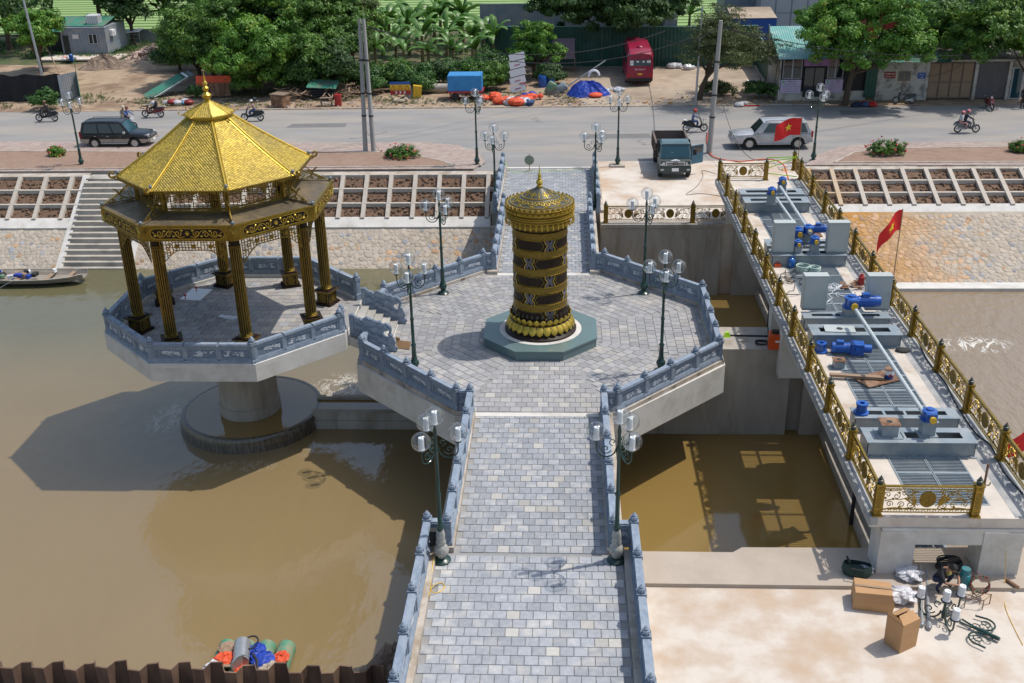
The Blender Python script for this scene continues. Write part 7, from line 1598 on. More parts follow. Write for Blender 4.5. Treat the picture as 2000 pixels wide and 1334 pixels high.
for i, (u0, v0, hw, h) in enumerate((((-22.465, 51.749, 0.000),0,1.6,2.2),((-21.070, 53.008, 0.000),0,1.8,2.4),((-19.325, 52.928, 0.000),0,1.8,2.2),((-17.267, 52.833, 0.000),0,2.0,2.4),((-15.232, 51.425, 0.000),0,1.8,2.0),((-13.627, 52.665, 0.000),0,1.9,2.3),((-11.707, 51.700, 0.000),0,1.7,2.2),((-9.925, 52.938, 0.000),0,1.8,2.4),((-8.129, 53.978, 0.000),0,2.0,2.6),((-5.917, 51.438, 0.000),0,1.9,2.3),((-4.925, 54.970, 0.000),0,1.7,2.8),((-0.444, 53.612, 0.000),0,1.0,1.6))):
    t = thing('thicket_bush', ('leftmost','second','third','fourth','fifth','sixth','seventh','eighth','ninth','tenth','eleventh','twelfth')[i]+' bush from the left in the row behind the roadside debris', 'bush', (u0[0],u0[1],0), group='bushes behind the roadside debris'); link('foliage', leaves(rb(5,0,0,h*.45,hw*1.15,hw*.7,h*.5,hw*.45,80+i), 170, 80, .45, .21, (lm_bush,lm_mid,lm_bush,lm_dark)[i % 4], seed=80+i), t)
    b = MB(); b.tube([(0,0,0),(.05,0,h*.5)], .05); part('stem', b, m_bark, t)
for i, (px, hw, h1, m, lab) in enumerate((((-31.654, 58.699, 0.000), 2.4, 7.5, lm_bright, 'pale green undergrowth tree between the two leftmost thicket trees'), ((-21.362, 50.837, 0.000), 2.6, 4.6, lm_mid, 'low tree in front of the tall dark thicket tree'), ((-26.686, 51.503, 0.000), 2.0, 3.2, lm_mid, 'low leafy tree just behind the orange tarpaulin rack'), ((-19.062, 51.597, 0.000), 2.2, 4.4, lm_dark, 'low dark tree behind the green board stack'), ((-35.947, 61.992, 0.000), 1.5, 3.6, lm_dark, 'dark low tree overhanging the brick heap'), ((-29.165, 72.525, 0.000), 4.0, 11.5, lm_bright, 'tall bright tree at the back of the thicket'), ((-19.461, 63.757, 0.000), 2.3, 6.2, lm_mid, 'leafy tree between thicket and banana grove'))):
    T_('thicket_tree', lab, 0,0, hw*1.1, -.3, h1, m, 260, 100, .58, .26, 70+i, p=px, group=FG)
# banana plants: each leaf a part
def ban_leaf():
    b = MB(); n = 9; vs = []
    for i in range(n+1):
        u = i/n; x = 2.3*u-.35*u**3; z = 1.55*u-1.55*u**2.4; w_ = .30*math.sin(PI*min(1,u*.93+.05))**.6+.01
        vs += [(x,-w_,z-.10-.03*math.sin(i*5)),(x,-w_*.5,z-.02),(x,0,z+.03),(x,w_*.5,z-.02),(x,w_,z-.10-.03*math.cos(i*4))]
    b.add(vs, [(i*5+j,(i+1)*5+j,(i+1)*5+j+1,i*5+j+1) for i in range(n) for j in range(4)]); b.tube([vs[5*i+2] for i in range(n+1)], [.035*(1-.8*i/n) for i in range(n+1)], n=4); return b
bl_ = [ban_leaf().mesh('leaf', lm_ban, smooth='all')]; bt = MB(); bt.tube([(0,0,-.05),(0,0,1.2),(0.03,0,2.2)], [.16,.13,.09], n=8); btm = bt.mesh('stem', mat('banana_stem', (.16,.17,.07), (.10,.08,.04), rough=.7, scale=4, stretch=(1,1,.3)))
def banana(loc, s_, seed, lab='banana plant', group='banana plants in the grove', nl=8):
    R_ = random.Random(seed); t = thing('banana_plant', lab, 'banana plant', (loc[0],loc[1],0), group=group); t.scale = (s_,s_,s_*R_.uniform(.9,1.15)); link('stem', btm, t)
    a = R_.random()*6
    for k in range(nl): a += 2.4; link('leaf', bl_[0], t, (0,0,2.0), rot=(R_.uniform(-.3,.3), -R_.uniform(-.35,.9), a), sca=(R_.uniform(.8,1.15),R_.uniform(.8,1.15),R_.uniform(.6,1.2)))
k_ = 0
for (u_, s0, n_) in (((-18.413, 66.477, 0.000),1.2,0),((-17.421, 69.333, 0.000),1.3,0),((-15.413, 65.176, 0.000),1.15,0),((-14.755, 69.768, 0.000),1.35,0),((-12.820, 65.025, 0.000),1.2,0),((-12.182, 70.211, 0.000),1.3,0),((-10.504, 66.010, 0.000),1.25,0),((-9.542, 70.044, 0.000),1.35,0),((-7.918, 65.297, 0.000),1.2,0),((-7.015, 67.519, 0.000),1.2,0),((-5.690, 62.447, 0.000),1.15,0),((-16.760, 60.958, 0.000),1.0,0),((-13.991, 60.296, 0.000),1.05,0),((-11.658, 60.171, 0.000),1.1,0),((-9.383, 60.050, 0.000),1.05,0),((-7.177, 59.427, 0.000),1.0,0),((-17.426, 74.311, 0.000),1.4,0),((-14.677, 75.435, 0.000),1.4,0),((-12.149, 75.925, 0.000),1.45,0),((-9.713, 75.098, 0.000),1.45,0),((-20.402, 71.963, 0.000),1.25,0)):
    row = 'back' if k_ in (16,17,18,19) else ('front' if 11 <= k_ <= 15 else 'middle'); ordn = ('first','second','third','fourth','fifth','sixth','seventh','eighth','ninth','tenth','eleventh','twelfth'); r_ = {'back':[16,17,18,19],'front':[11,12,13,14,15],'middle':[20,0,1,2,3,4,5,6,7,8,9,10]}[row]
    banana(u_, s0, 100+k_, f'banana plant, {ordn[r_.index(k_)]} from the left in the {row} row of the grove'); k_ += 1
banana((-44.356, 83.113, 0.000), 1.3, 140, 'single banana plant at the edge of the field right of the container hut', None, 7)
banana((14.520, 79.514, 0.000), 1.1, 141, 'single banana plant behind the fence at the upper right', None, 6)
# flowering bushes on the islands
def flower_bush(label, p, rx, ry, h, seed):
    t = thing('flowering_bush', label, 'bush', (p[0],p[1],.12), group='round flowering bushes on the planting islands')
    bb = [(0,0,h*.35,rx*.8,ry*.8,h*.5)]+[(rx*.6*math.cos(a),ry*.6*math.sin(a),h*.35,rx*.4,ry*.4,h*.5) for a in (0,1,2,3,4,5)]
    link('foliage', leaves(bb, 130, 60, .17, .10, lm_mid if seed % 2 else lm_bright, seed=seed), t); link('blossoms', leaves([(0,0,h*.45,rx*.95,ry*.95,h*.58)], 24, 8, .10, .085, m_flow, seed=seed+1, shell=.95, aspect=.9, name='blossoms'), t, kind='stuff')
    b = MB(); b.tube([(0,0,0),(0,0,h*.4)], .05); part('stem', b, m_bark, t)
flower_bush('round bush with pink and red flowers right of the twin concrete poles', (-9.866, 28.729, 0.000), 1.15, .75, 1.0, 201)
flower_bush('broad bush with orange and red flowers on the right island', (22.052, 28.752, 0.000), 1.3, .8, 1.1, 203)
flower_bush('bush cut by the right edge of the frame on the right island', (30.974, 29.313, 0.000), .9, .7, .9, 205)
flower_bush('small bush with magenta flowers on the left island near the leftmost lamp', (-33.932, 29.827, 0.000), .55, .45, .7, 206)
# grass and weeds along the verge, fields beyond
g_ = np.random.default_rng(5); pts = []
def tufts(n, x0, x1, y0, y1, h, m, name):
    P = np.c_[g_.uniform(x0,x1,n), g_.uniform(y0,y1,n)]; keep = (np.sin(P[:,0]*.9)+np.sin(P[:,1]*1.3+P[:,0]*.3)+g_.random(n)*1.2) > .55; P = P[keep]; n = len(P); k = 7; Q = np.repeat(P, k, 0); N_ = len(Q); a = g_.uniform(0,6.28,N_); hh = h*g_.uniform(.4,1.2,N_); l = .18*hh/h+.05
    V = np.empty((N_,3,3)); V[:,0,0] = Q[:,0]+.03*np.cos(a); V[:,0,1] = Q[:,1]+.03*np.sin(a); V[:,0,2] = 0; V[:,1,0] = Q[:,0]-.03*np.cos(a); V[:,1,1] = Q[:,1]-.03*np.sin(a); V[:,1,2] = 0
    V[:,2,0] = Q[:,0]-l*np.sin(a); V[:,2,1] = Q[:,1]+l*np.cos(a); V[:,2,2] = hh
    o = link(name, fast_mesh(name, V.reshape(-1,3), np.arange(N_*3).reshape(-1,3), m), kind='stuff'); return o
tag(tufts(3800, -55, 2, 45.8, 52, .15, lm_olive, 'roadside_weeds'), 'thin weeds scattered along the far verge of the road', 'weeds')
tag(tufts(9000, -70, 30, 70, 82, .45, lm_bush, 'tall_grass'), 'tall grass behind the trees and fences', 'grass')
m_field = bpy.data.materials.new('crop_rows'); m_field.use_nodes = True; t = m_field.node_tree; N = t.nodes; L = t.links; tc = N.new('ShaderNodeTexCoord'); wv = N.new('ShaderNodeTexWave'); wv.bands_direction = 'Y'; wv.inputs['Scale'].default_value = .13; wv.inputs['Distortion'].default_value = 1.2; wv.inputs['Detail Scale'].default_value = .3; wv.inputs['Detail'].default_value = 2
L.new(tc.outputs['Object'], wv.inputs[0]); rp = N.new('ShaderNodeValToRGB'); rp.color_ramp.elements[0].color = (.075,.16,.028,1); rp.color_ramp.elements[1].color = (.27,.37,.14,1); rp.color_ramp.elements[0].position = .35; rp.color_ramp.elements[1].position = .7; L.new(wv.outputs[0], rp.inputs[0]); L.new(rp.outputs[0], N['Principled BSDF'].inputs['Base Color']); N['Principled BSDF'].inputs['Roughness'].default_value = .9
b = MB(); b.add([(-300,86,-.02),(200,86,-.02),(200,135,-.02),(-300,135,-.02)], [(0,1,2,3)]); b.add([(-300,148,-.02),(200,148,-.02),(200,600,-.02),(-300,600,-.02)], [(0,1,2,3)]); structure('crop_field', b, m_field)
b = MB(); b.add([(-60,136,.0),(120,136,.0),(120,146,.0),(-60,146,.0)], [(0,1,2,3)]); structure('irrigation_pond', b, m_pool)
# ---------------- buildings and fences beyond the road ----------------
def corr(b, x0, x1, z0, z1, y=0, pitch=.22, dep=.04, m=0):   # corrugated sheet in the xz plane
    n = max(2,int((x1-x0)/pitch*2)); xs = [x0+(x1-x0)*i/n for i in range(n+1)]; vs = []
    for i, x in enumerate(xs): yy = y-(dep if (i//1) % 2 else 0); vs += [(x,yy,z0),(x,yy,z1)]
    return b.add(vs, [(2*i,2*i+2,2*i+3,2*i+1) for i in range(n)], m)
m_blug = mat('blue_grey_sheet', (.22,.26,.31), (.17,.205,.25), rough=.6, scale=1.5, dirt=(.28,.28,.28), dscale=1); m_grs = mat('dark_green_sheet', (.012,.085,.06), (.008,.06,.042), rough=.5, scale=1, dirt=(.03,.10,.08), dscale=.6)
m_grroof = mat('green_sheet_roof', (.05,.24,.16), (.035,.18,.12), rough=.55, scale=1, dirt=(.16,.17,.13), dscale=.8); m_teal2 = mat('teal_sheet_roof', (.15,.38,.34), (.12,.32,.29), rough=.5, scale=1, dirt=(.25,.42,.38), dscale=1)
m_redw = mat('red_sheet', (.30,.03,.028), (.23,.022,.022), rough=.5); m_plast = mat('white_plaster', (.52,.50,.46), (.42,.40,.36), rough=.9, scale=1, dirt=(.20,.18,.15), dscale=1.4, dth=(.5,.66)); m_gwood = mat('old_gate_wood', (.24,.18,.13), (.17,.12,.09), rough=.85, scale=2, stretch=(4,4,.5)); m_gryw = mat('rusty_grey_gate', (.15,.14,.145), (.11,.10,.105), rough=.8, scale=2, stretch=(6,1,.4)); m_dark = mat('dark_interior', (.01,.012,.014), rough=.6); m_lgry = mat('pale_grey_panel', (.46,.46,.49), (.42,.42,.45), rough=.6, scale=.7)
m_pinkp = mat('pink_poster', (.60,.42,.62), (.52,.50,.66), rough=.5, scale=1.2); m_ink = mat('dark_ink', (.03,.03,.12), rough=.6); m_mag = mat('magenta_ink', (.35,.02,.12), rough=.6); m_lgrn = mat('logo_green', (.08,.45,.12), rough=.6)
# container hut
c0 = (-51.468, 71.438, 0.000); c1 = (-46.705, 71.451, 0.000)
t = thing('container_hut', 'blue-grey corrugated container hut with green lean-to roof', 'hut', (c0[0],c0[1],0)); W_ = c1[0]-c0[0]
b = MB(); corr(b, 0, W_, .1, 2.7, 0, .32, .06); b.T = Matrix.Translation((W_,0,0)) @ Matrix.Rotation(PI/2,4,'Z'); corr(b, 0, 5.5, .1, 2.7, 0, .32, .06); b.T = None; b.box(0,W_-.1,5.4,5.5,.1,2.7); part('wall', b, m_blug, t)
b = MB(); b.box(-.05,W_+.05,-.05,5.5,2.68,2.8); part('roof', b, m_blug, t)
b = MB(); b.obox((-1.2,.6,2.72),(3.6,3.2,.05), rx=.13); b.obox((1.0,2.2,3.15),(7.2,3.6,.05), rx=.16); part('lean_to_roof', b, m_grroof, t)
for x_ in (-2.8,-1): b = MB(); b.box(x_,x_+.08,-.6,-.52,0,2.4); part('lean_to_post', b, m_dark, t)
b = MB(); b.box(-2.8,0,2.4,2.5,0,2.5); part('lean_to_wall', b, m_dark, t)
b = MB(); b.box(3.0,3.9,-.12,-.05,1.15,2.15); q = part('window', b, m_lgry, t)
for x in (3.06,3.5): b = MB(); b.box(x,x+.34,-.13,-.115,1.2,2.1); part('pane', b, m_dark, q)
b = MB(); b.box(1.3,1.95,-.1,-.07,1.7,2.1); q = part('sign_board', b, m_white, t); text('CAM VAO', .14, q, (1.62,-.11,1.98), (PI/2,0,0), m_tail); text('CONG TRUONG', .09, q, (1.62,-.11,1.80), (PI/2,0,0), m_tail)
b = MB(); b.box(-.75,-.15,0,.08,.1,2.0); part('door', b, m_dark, t, loc=(1.0,-.15,0))
b = MB(); b.box(W_+.06,W_+.36,1.1,1.95,1.75,2.35); q = part('air_conditioner', b, m_white, t); b = MB(); b.lathe([(.2,0),(.22,.02),(.05,.02)], 14, ax='x', c=(W_+.36,1.45,2.05)); part('fan_grille', b, m_lgry, q)
t = thing('water_tank', 'caged white plastic water tank standing on the container hut roof', 'water tank', (c1[0]-1.5,c1[1]+1.4,2.8))
b = MB(); b.bev(-.6,.6,-.5,.5,.12,1.12,.08); part('tank', b, m_white, t); b = MB()
for k in range(7): x = -.62+k*.2067; b.box(x-.012,x+.012,-.53,-.51,.05,1.15); b.box(x-.012,x+.012,.51,.53,.05,1.15)
for k in range(6): y = -.52+k*.208; b.box(.61,.63,y-.012,y+.012,.05,1.15); b.box(-.63,-.61,y-.012,y+.012,.05,1.15)
for k in range(6): z = .1+k*.21; b.box(-.63,.63,-.535,-.515,z-.012,z+.012); b.box(.615,.635,-.53,.53,z-.012,z+.012)
part('cage', b, m_steel, t); b = MB(); b.box(-.65,.65,-.55,.55,0,.12); part('pallet', b, m_wood, t)
b = MB(); b.box(-1.5,6.8,-3.2,0,-.05,.10); solo('concrete_pad', 'pale concrete pad in front of the container hut', 'pad', b, m_slab, loc=(c0[0],c0[1],0))
t = thing('wire_pen', 'small wire pen with a white sheet roof right of the hut', 'pen', (-46.068, 77.563, 0.000)); b = MB(); b.obox((-.6,0,1.5),(3.0,1.6,.04), rx=.1, ry=-.08); part('roof', b, m_white, t)
b = MB(); [b.box(x,x+.05,-.7,-.65,0,1.45) for x in (-2,-.6,.8)]; [b.box(-2,.85,-.7,-.66,z,z+.03) for z in (.4,.8,1.2)]; part('frame', b, m_steel, t)
b = MB(); corr(b, -1.6, 1.6, 0, 1.5, 0, .2, .03); solo('sheet_fence', 'short blue-grey metal fence panel behind the brick heap', 'fence', b, m_blug, loc=(-45.520, 78.899, 0.000))
# black net fence with green side
f0 = (-49.700, 48.275, 0.000); f1 = (-41.613, 48.558, 0.000); f2 = (-40.820, 50.830, 0.000); f3 = (-47.341, 61.551, 0.000)
t = thing('net_fence', 'black shade-net fence with a green sheet end at the left roadside', 'fence', (f0[0],f0[1],0)); m_net = mat('black_net', (.012,.014,.018), (.02,.023,.028), rough=.9, scale=3)
b = MB(); n = 30; L_ = f1[0]-f0[0]; b.add([(L_*i/n, .12*math.sin(i*1.1), z) for i in range(n+1) for z in (0, 2.25+.08*math.sin(i*.7))], [(2*i,2*i+2,2*i+3,2*i+1) for i in range(n)]); part('net', b, m_net, t)
b = MB(); d1 = (f2[0]-f0[0]+.2, f2[1]-f0[1]); b.T = Matrix.Translation((L_,0,0)) @ Matrix.Rotation(math.atan2(d1[1]+.4,1.5),4,'Z'); corr(b, 0, 2.0, 0, 2.2, 0, .2, .04); part('side_sheet', b, m_blug, t)
b = MB(); b.T = Matrix.Translation((L_+1.2,1.0,0)) @ Matrix.Rotation(2.0,4,'Z'); corr(b, 0, 11, 0, 2.2, 0, .25, .05); part('green_sheet', b, m_grroof, t)
for k in range(6): b = MB(); b.box(-.04,.04,0,.08,0,2.3); part('post', b, m_gwood, t, loc=(L_*k/5,.2,0))
# leaning green sheets
t = thing('leaning_sheets', 'stack of green and white metal sheets leaning down beside the dirt track', 'metal sheets', (-33.138, 50.498, 0.000))
for k in range(5): b = MB(); b.obox((.2*k-.4,.12*k,.75+.05*k),(3.6,1.0,.03), rz=.75, ry=-.38, rx=.25); part('sheet', b, (m_grroof,m_grs,m_white,m_grroof,m_blug)[k], t)
b = MB(); [b.beam((-1.5,-1.2+.3*k,.1),(1.5,.8+.2*k,1.2),.06) for k in range(4)]; part('timbers', b, m_wood, t)
t = thing('tarpaulin_rack', 'orange tarpaulin over a rack of brown roof sheets', 'rack', (-28.662, 49.049, 0.000)); b = MB(); b.obox((0,.2,1.4),(3.0,.1,.9), rx=-.25); part('tarpaulin', b, m_tor, t)
for k in range(5): b = MB(); b.box(-.8+k*.45,-.4+k*.45,-.06,.0,.2,1.3); part('brown_sheet', b, m_rust, t)
# debris along the verge
def sacks(name, label, cat, c, items, m_, rs=.3, seed=1):
    R_ = random.Random(seed); b = MB(); mats = m_ if isinstance(m_, list) else [m_]
    for k in range(items):
        x, y = R_.gauss(0,rs*1.6), R_.gauss(0,rs*.8); s_ = rs*R_.uniform(.6,1.1); k0 = len(b.v); b.sphere((x,y,s_*.55), s_, 10, 7, sz=.65, sx=R_.uniform(.9,1.5), m=R_.randrange(len(mats)))
        for q in range(k0, len(b.v)): a = b.v[q]; b.v[q] = (a[0]+R_.uniform(-.05,.05)*rs*2, a[1]+R_.uniform(-.05,.05)*rs*2, max(0,a[2]+R_.uniform(-.06,.06)*rs*2))
    return solo(name, label, cat, b, mats, loc=c, kind='stuff')
m_lbl = mat('light_blue_bag', (.12,.42,.62), rough=.4)
sacks('rubbish_bags', 'light blue and white rubbish bags on the verge left of the pavilion finial', 'bags', (-31.295, 46.734, 0.000), 4, [m_lbl,m_clear], .35, 1); sacks('rubbish_bags', 'dark red rubbish bags on the verge behind the pavilion finial', 'bags', (-30.155, 46.689, 0.000), 4, mat('dark_red_bag',(.3,.03,.03),rough=.45), .35, 2)
sacks('tarp_heap', 'heap of orange, white and blue tarps on the verge left of the bridge', 'tarps', (-2.826, 45.795, 0.000), 16, [m_tor,m_tblue,m_clear,m_tor,m_jean], .55, 3); sacks('tarp_heap', 'orange tarp bundle at the left end of the tarp heap', 'tarps', (-4.657, 47.239, 0.000), 3, m_tor, .5, 4)
sacks('tarp_heap', 'orange and blue bundles beside the rusty wheel-like scrap', 'tarps', (-1.000, 47.887, 0.000), 5, [m_tor,m_tblue], .42, 5); sacks('litter', 'scattered clear plastic litter beside the red coach', 'litter', (5.237, 50.507, 0.000), 9, m_clear, .28, 6)
sacks('white_sacks', 'white sacks dumped along the green fence', 'sacks', (11.816, 60.435, 0.000), 5, m_clear, .42, 7); sacks('hut_clutter', 'white sacks and orange tubs in front of the hut', 'clutter', (-49.586, 67.747, 0.100), 7, [m_clear,m_tor,m_rust], .3, 8)
b = MB(); b.lathe([(.18,0),(.2,.1),(.2,.6),(.1,.7)], 14); solo('blue_drum', 'small blue drum on the pad in front of the hut', 'drum', b, m_mblue, smooth=True, loc=(-48.913, 67.417, 0.100))
t = thing('tarp_mound', 'mound covered by a crumpled royal blue tarpaulin', 'tarpaulin', (2.870, 48.942, 0.000)); R_ = random.Random(11); n, k = 40, 12; vs = []
for j in range(k+1):
    for i in range(n): a = 2*PI*i/n; r = j/k; q = 1+.12*math.sin(3*a+1)+.06*math.sin(9*a); fold = .10*math.sin(11*a+2*r)*r*(1-r)*4; vs.append(((1.75*q)*r*math.cos(a), 1.0*q*r*math.sin(a), max(0,1.15*(1-r**2.2)+fold*1.4+R_.uniform(-.05,.05))))
b = MB(); b.add(vs, [(j*n+i,(j+1)*n+i,(j+1)*n+(i+1)%n,j*n+(i+1)%n) for j in range(k) for i in range(n)]); part('cover', b, m_tblue, t)
b = MB(); b.tube([(x*.42+.6,.6,1.5+z*.42) for x, z in arc(0,0,1,0,190,12)], .1, n=7); solo('white_hose', 'thick white hose looped over the blue tarp mound', 'hose', b, m_white, smooth=True, loc=(2.870, 48.942, 0.000))
b = MB(); b.beam((-1.6,-.3,.6),(1.6,.8,2.5),.14,.06); solo('steel_bar', 'long pale steel channel leaning on the blue tarp mound', 'steel bar', b, m_steel, loc=(2.893, 50.189, 0.000))
b = MB(); b.sphere((0,0,.2), .5, 12, 6, sz=.4, sx=1.2); solo('orange_cloth', 'orange cloth bundle at the foot of the blue tarp mound', 'cloth', b, m_tor, loc=(3.573, 48.097, 0.000))
for i, (px, lab, m_) in enumerate((((-0.872, 52.517, 0.000),'big blue barrel standing left of the blue tarp mound',m_mblue),((-0.212, 52.929, 0.000),'second big blue barrel beside the mound',m_mblue),((-0.392, 49.914, 0.000),'barrel with green and white label lying at an angle',m_dgr),((0.340, 50.303, 0.000),'grey-blue tub tipped on its side',m_gsteel))):
    b = MB(); b.lathe([(.33,0),(.38,.08),(.38,.9),(.33,1.0)], 16); solo('barrel', lab, 'barrel', b, m_, smooth=True, loc=px, rot=(0,(0,0,.5,.9)[i],0))
b = MB(); [b.tube([(random.uniform(-.7,.7),random.uniform(-.3,.3),random.uniform(.05,.7)) for _ in range(3)], .03, n=4) for _ in range(16)]; solo('twig_heap', 'tangle of grey wire and twigs beside the tarps', 'scrap', b, m_gryw, loc=(0.060, 47.842, 0.000), kind='stuff')
t = thing('striped_board', 'tall white striped panel leaning against the bushes', 'panel', (-2.575, 50.432, 0.000), rz=.1)
for k in range(5): b = MB(); b.obox((-.35+.0*k,.25*k*.9,.35+k*.62),(1.35,.04,.58), rx=-.38, ry=-.22); part('panel_strip', b, m_lgry, t)
b = MB(); [b.obox((-.35,.25*k*.9-.04,.35+k*.62),(.5,.02,.04), rx=-.38, ry=-.22) for k in (0,1,3)]; part('red_handle', b, m_tail, t)
t = thing('road_sign', 'round no-parking style sign with red rim lying by the leaning panel', 'sign', (-2.547, 50.856, 0.000)); b = MB(); b.lathe([(.01,-.015),(.36,-.015),(.36,.015),(.01,.015)], 24, c=(0,-.3,.45), ax='y'); part('plate', b, m_white, t); b = MB(); b.tube([(x,-.33,z) for x, z in arc(0,.45,.32,0,360,22)], .04, n=5); b.tube([(-.2,-.34,.65),(.2,-.34,.25)], .025, n=4); part('red_rim', b, m_tail, t); text('P', .36, t, (0,-.325,.45), (PI/2,0,0), m_ink)
t = thing('striped_shelter', 'lean-to shelter hung with a striped blue and red cloth', 'shelter', (0.657, 60.020, 0.000)); m_str = bpy.data.materials.new('striped_cloth'); m_str.use_nodes = True; q = m_str.node_tree; wv = q.nodes.new('ShaderNodeTexWave'); wv.bands_direction = 'Z'; wv.inputs['Scale'].default_value = 2.2; tc = q.nodes.new('ShaderNodeTexCoord'); rp = q.nodes.new('ShaderNodeValToRGB'); rp.color_ramp.interpolation = 'CONSTANT'; rp.color_ramp.elements[0].color = (.09,.12,.17,1); rp.color_ramp.elements[1].color = (.28,.30,.34,1); rp.color_ramp.elements[1].position = .4; e = rp.color_ramp.elements.new(.75); e.color = (.3,.07,.08,1); q.links.new(tc.outputs['Object'], wv.inputs[0]); q.links.new(wv.outputs[0], rp.inputs[0]); q.links.new(rp.outputs[0], q.nodes['Principled BSDF'].inputs['Base Color']); q.nodes['Principled BSDF'].inputs['Roughness'].default_value = .8
b = MB(); b.add([(-1.1,-.8,1.2),(1.3,-.8,1.2),(1.3,.2,2.9),(-.7,.2,2.9)], [(0,1,2,3)]); b.add([(-1.7,-.7,.1),(-1.0,-.8,.1),(-.95,-.2,2.0),(-1.6,-.1,1.9)], [(0,1,2,3)]); part('cloth', b, m_str, t)
b = MB(); [b.tube([(x,-.8,0),(x,-.8,1.3)], .03) for x in (-1.1,1.3)]; part('poles', b, m_wood, t)
# debris: planks, green board, barrel, stool, crate
b = MB(); R_ = random.Random(21)
for k in range(70): x, y = R_.uniform(-3.2,3.6), R_.uniform(-1.0,1.4); a = R_.random()*3.1; l = R_.uniform(.6,1.9); b.obox((x,y,.1+R_.random()*.7), (l,.09,.04), rz=a, ry=R_.uniform(-.5,.5))
solo('plank_heap', 'heap of broken planks and sticks around the green board', 'planks', b, m_wood, loc=(-19.571, 48.667, 0.000), kind='stuff')
b = MB(); 
for k in range(26): x, y = R_.uniform(-2.2,2.2), R_.uniform(-.9,.9); b.obox((x,y,.1+R_.random()*.5), (R_.uniform(.8,2.2),.08,.05), rz=R_.uniform(-1,1), ry=R_.uniform(-.4,.4))
solo('plank_heap', 'heap of dry sticks just right of the twin poles', 'planks', b, m_wood, loc=(-16.045, 50.179, 0.000), kind='stuff')
t = thing('board_stack', 'stack of dark sheets topped by a tilted green board', 'boards', (-19.264, 48.654, 0.000))
for k in range(4): b = MB(); b.obox((0,0,.15+k*.2),(2.0,1.1,.12), rz=.05*k); part('dark_sheet', b, m_net, t)
b = MB(); b.obox((0,.2,1.15),(2.5,1.7,.05), rx=.22, ry=.05); part('green_board', b, m_grroof, t)
b = MB(); b.lathe([(.28,0),(.29,.02),(.28,.3),(.29,.32),(.28,.6),(.29,.62),(.28,.92),(.25,.92),(.25,.9)], 18); solo('oil_drum', 'red oil drum on the verge right of the green board', 'drum', b, m_red, smooth=True, loc=(-17.450, 45.796, 0.000))
t = thing('stool', 'old brown wooden stool left of the red drum', 'stool', (-18.390, 45.640, 0.000)); b = MB(); b.box(-.5,.5,-.2,.2,.62,.68); part('seat', b, m_gwood, t)
for x in (-.45,.4): b = MB(); b.box(x,x+.06,-.18,.18,0,.62); part('leg', b, m_gwood, t)
t = thing('wooden_crate', 'dark brown wooden crate standing in the weeds', 'crate', (-22.191, 45.789, 0.000), rz=-.4); b = MB(); b.box(-.6,.6,-.5,.5,0,.95); part('box', b, m_rust, t); b = MB(); b.obox((0,0,1.0),(1.35,1.1,.06)); part('lid', b, m_gwood, t)
t = thing('warning_sign', 'blue, yellow and red roadworks warning board with triangles', 'sign', (-12.642, 48.173, 0.000)); m_yb = m_yel
b = MB(); b.box(-.85,.85,-.03,.03,.35,1.4); part('board', b, m_red, t); b = MB(); b.box(-.86,.86,-.045,-.03,1.2,1.42); part('blue_strip', b, m_mblue, t); b = MB(); b.box(-.85,.85,-.045,-.03,.72,1.19); part('yellow_strip', b, m_yel, t)
for x in (-.58,0,.58): b = MB(); b.add([(x-.2,-.05,.78),(x+.2,-.05,.78),(x,-.05,1.14)], [(0,1,2)]); q = part('triangle', b, m_tail, t); b = MB(); b.add([(x-.13,-.055,.81),(x+.13,-.055,.81),(x,-.055,1.06)], [(0,1,2)]); part('triangle_centre', b, m_yel, q)
for x in (-.35,0,.35): b = MB(); b.add([(x-.1,-.04,.42),(x,-.04,.42),(x+.1,-.04,.54),(x,-.04,.66),(x-.1,-.04,.66),(x,-.04,.54)], [(0,1,2,5),(5,2,3,4)]); part('white_chevron', b, m_white, t)
for x in (-.8,.75): b = MB(); b.box(x,x+.05,-.02,.02,0,.36); part('leg', b, m_steel, t)
sacks('sandbags', 'two pale sandbags at the foot of the roadworks board', 'sandbags', (-12.388, 46.961, 0.000), 3, m_beige, .24, 12)
b = MB(); b.obox((0,0,.5),(.7,.5,.95), rz=.3, ry=.15); b.obox((-.7,0,.45),(.6,.5,.8), rz=.2, ry=-.2, m=1); solo('yellow_cabinet', 'yellow cabinet leaning against a grey one by the verge', 'cabinet', b, [m_yel,m_gsteel], loc=(-11.335, 48.729, 0.000))
for px, l_, lab in (((-10.047, 50.764, 0.000),2.6,'concrete pipe half hidden in the bushes beside the tarp cart'),((-38.636, 64.838, 0.000),2.4,'grey concrete pipe in front of the brick heap')): b = MB(); b.lathe([(.36,0),(.36,l_),(.28,l_),(.28,.0)], 18, ax='x', c=(-l_/2,0,.36)); solo('concrete_pipe', lab, 'pipe', b, m_conc, smooth=True, loc=px)
t = thing('tarp_cart', 'red-framed cart covered with a taut sky blue tarp', 'cart', (-7.188, 48.147, 0.000)); m_sk = mat('sky_blue_tarp', (.03,.24,.55), (.02,.19,.46), rough=.45, scale=2, bump=.7, bscale=3, bdist=.1)
b = MB(); b.bev(-1.4,1.4,-.85,.85,.75,2.05,.06); part('tarp', b, m_sk, t); b = MB(); b.box(-1.5,1.5,-.95,-.88,.62,.76); b.box(-1.5,1.5,.88,.95,.62,.76); b.box(-1.5,-1.43,-.95,.95,.62,.76); b.box(1.43,1.5,-.95,.95,.62,.76); b.box(-1.45,1.45,-.9,.9,.66,.70); part('frame', b, m_red, t)
for x in (-.8,.8): b = MB(); b.lathe([(.3,-.05),(.34,0),(.3,.05)], 18, ax='y', c=(x,-.9,.34)); part('wheel', b, m_tyre, t)
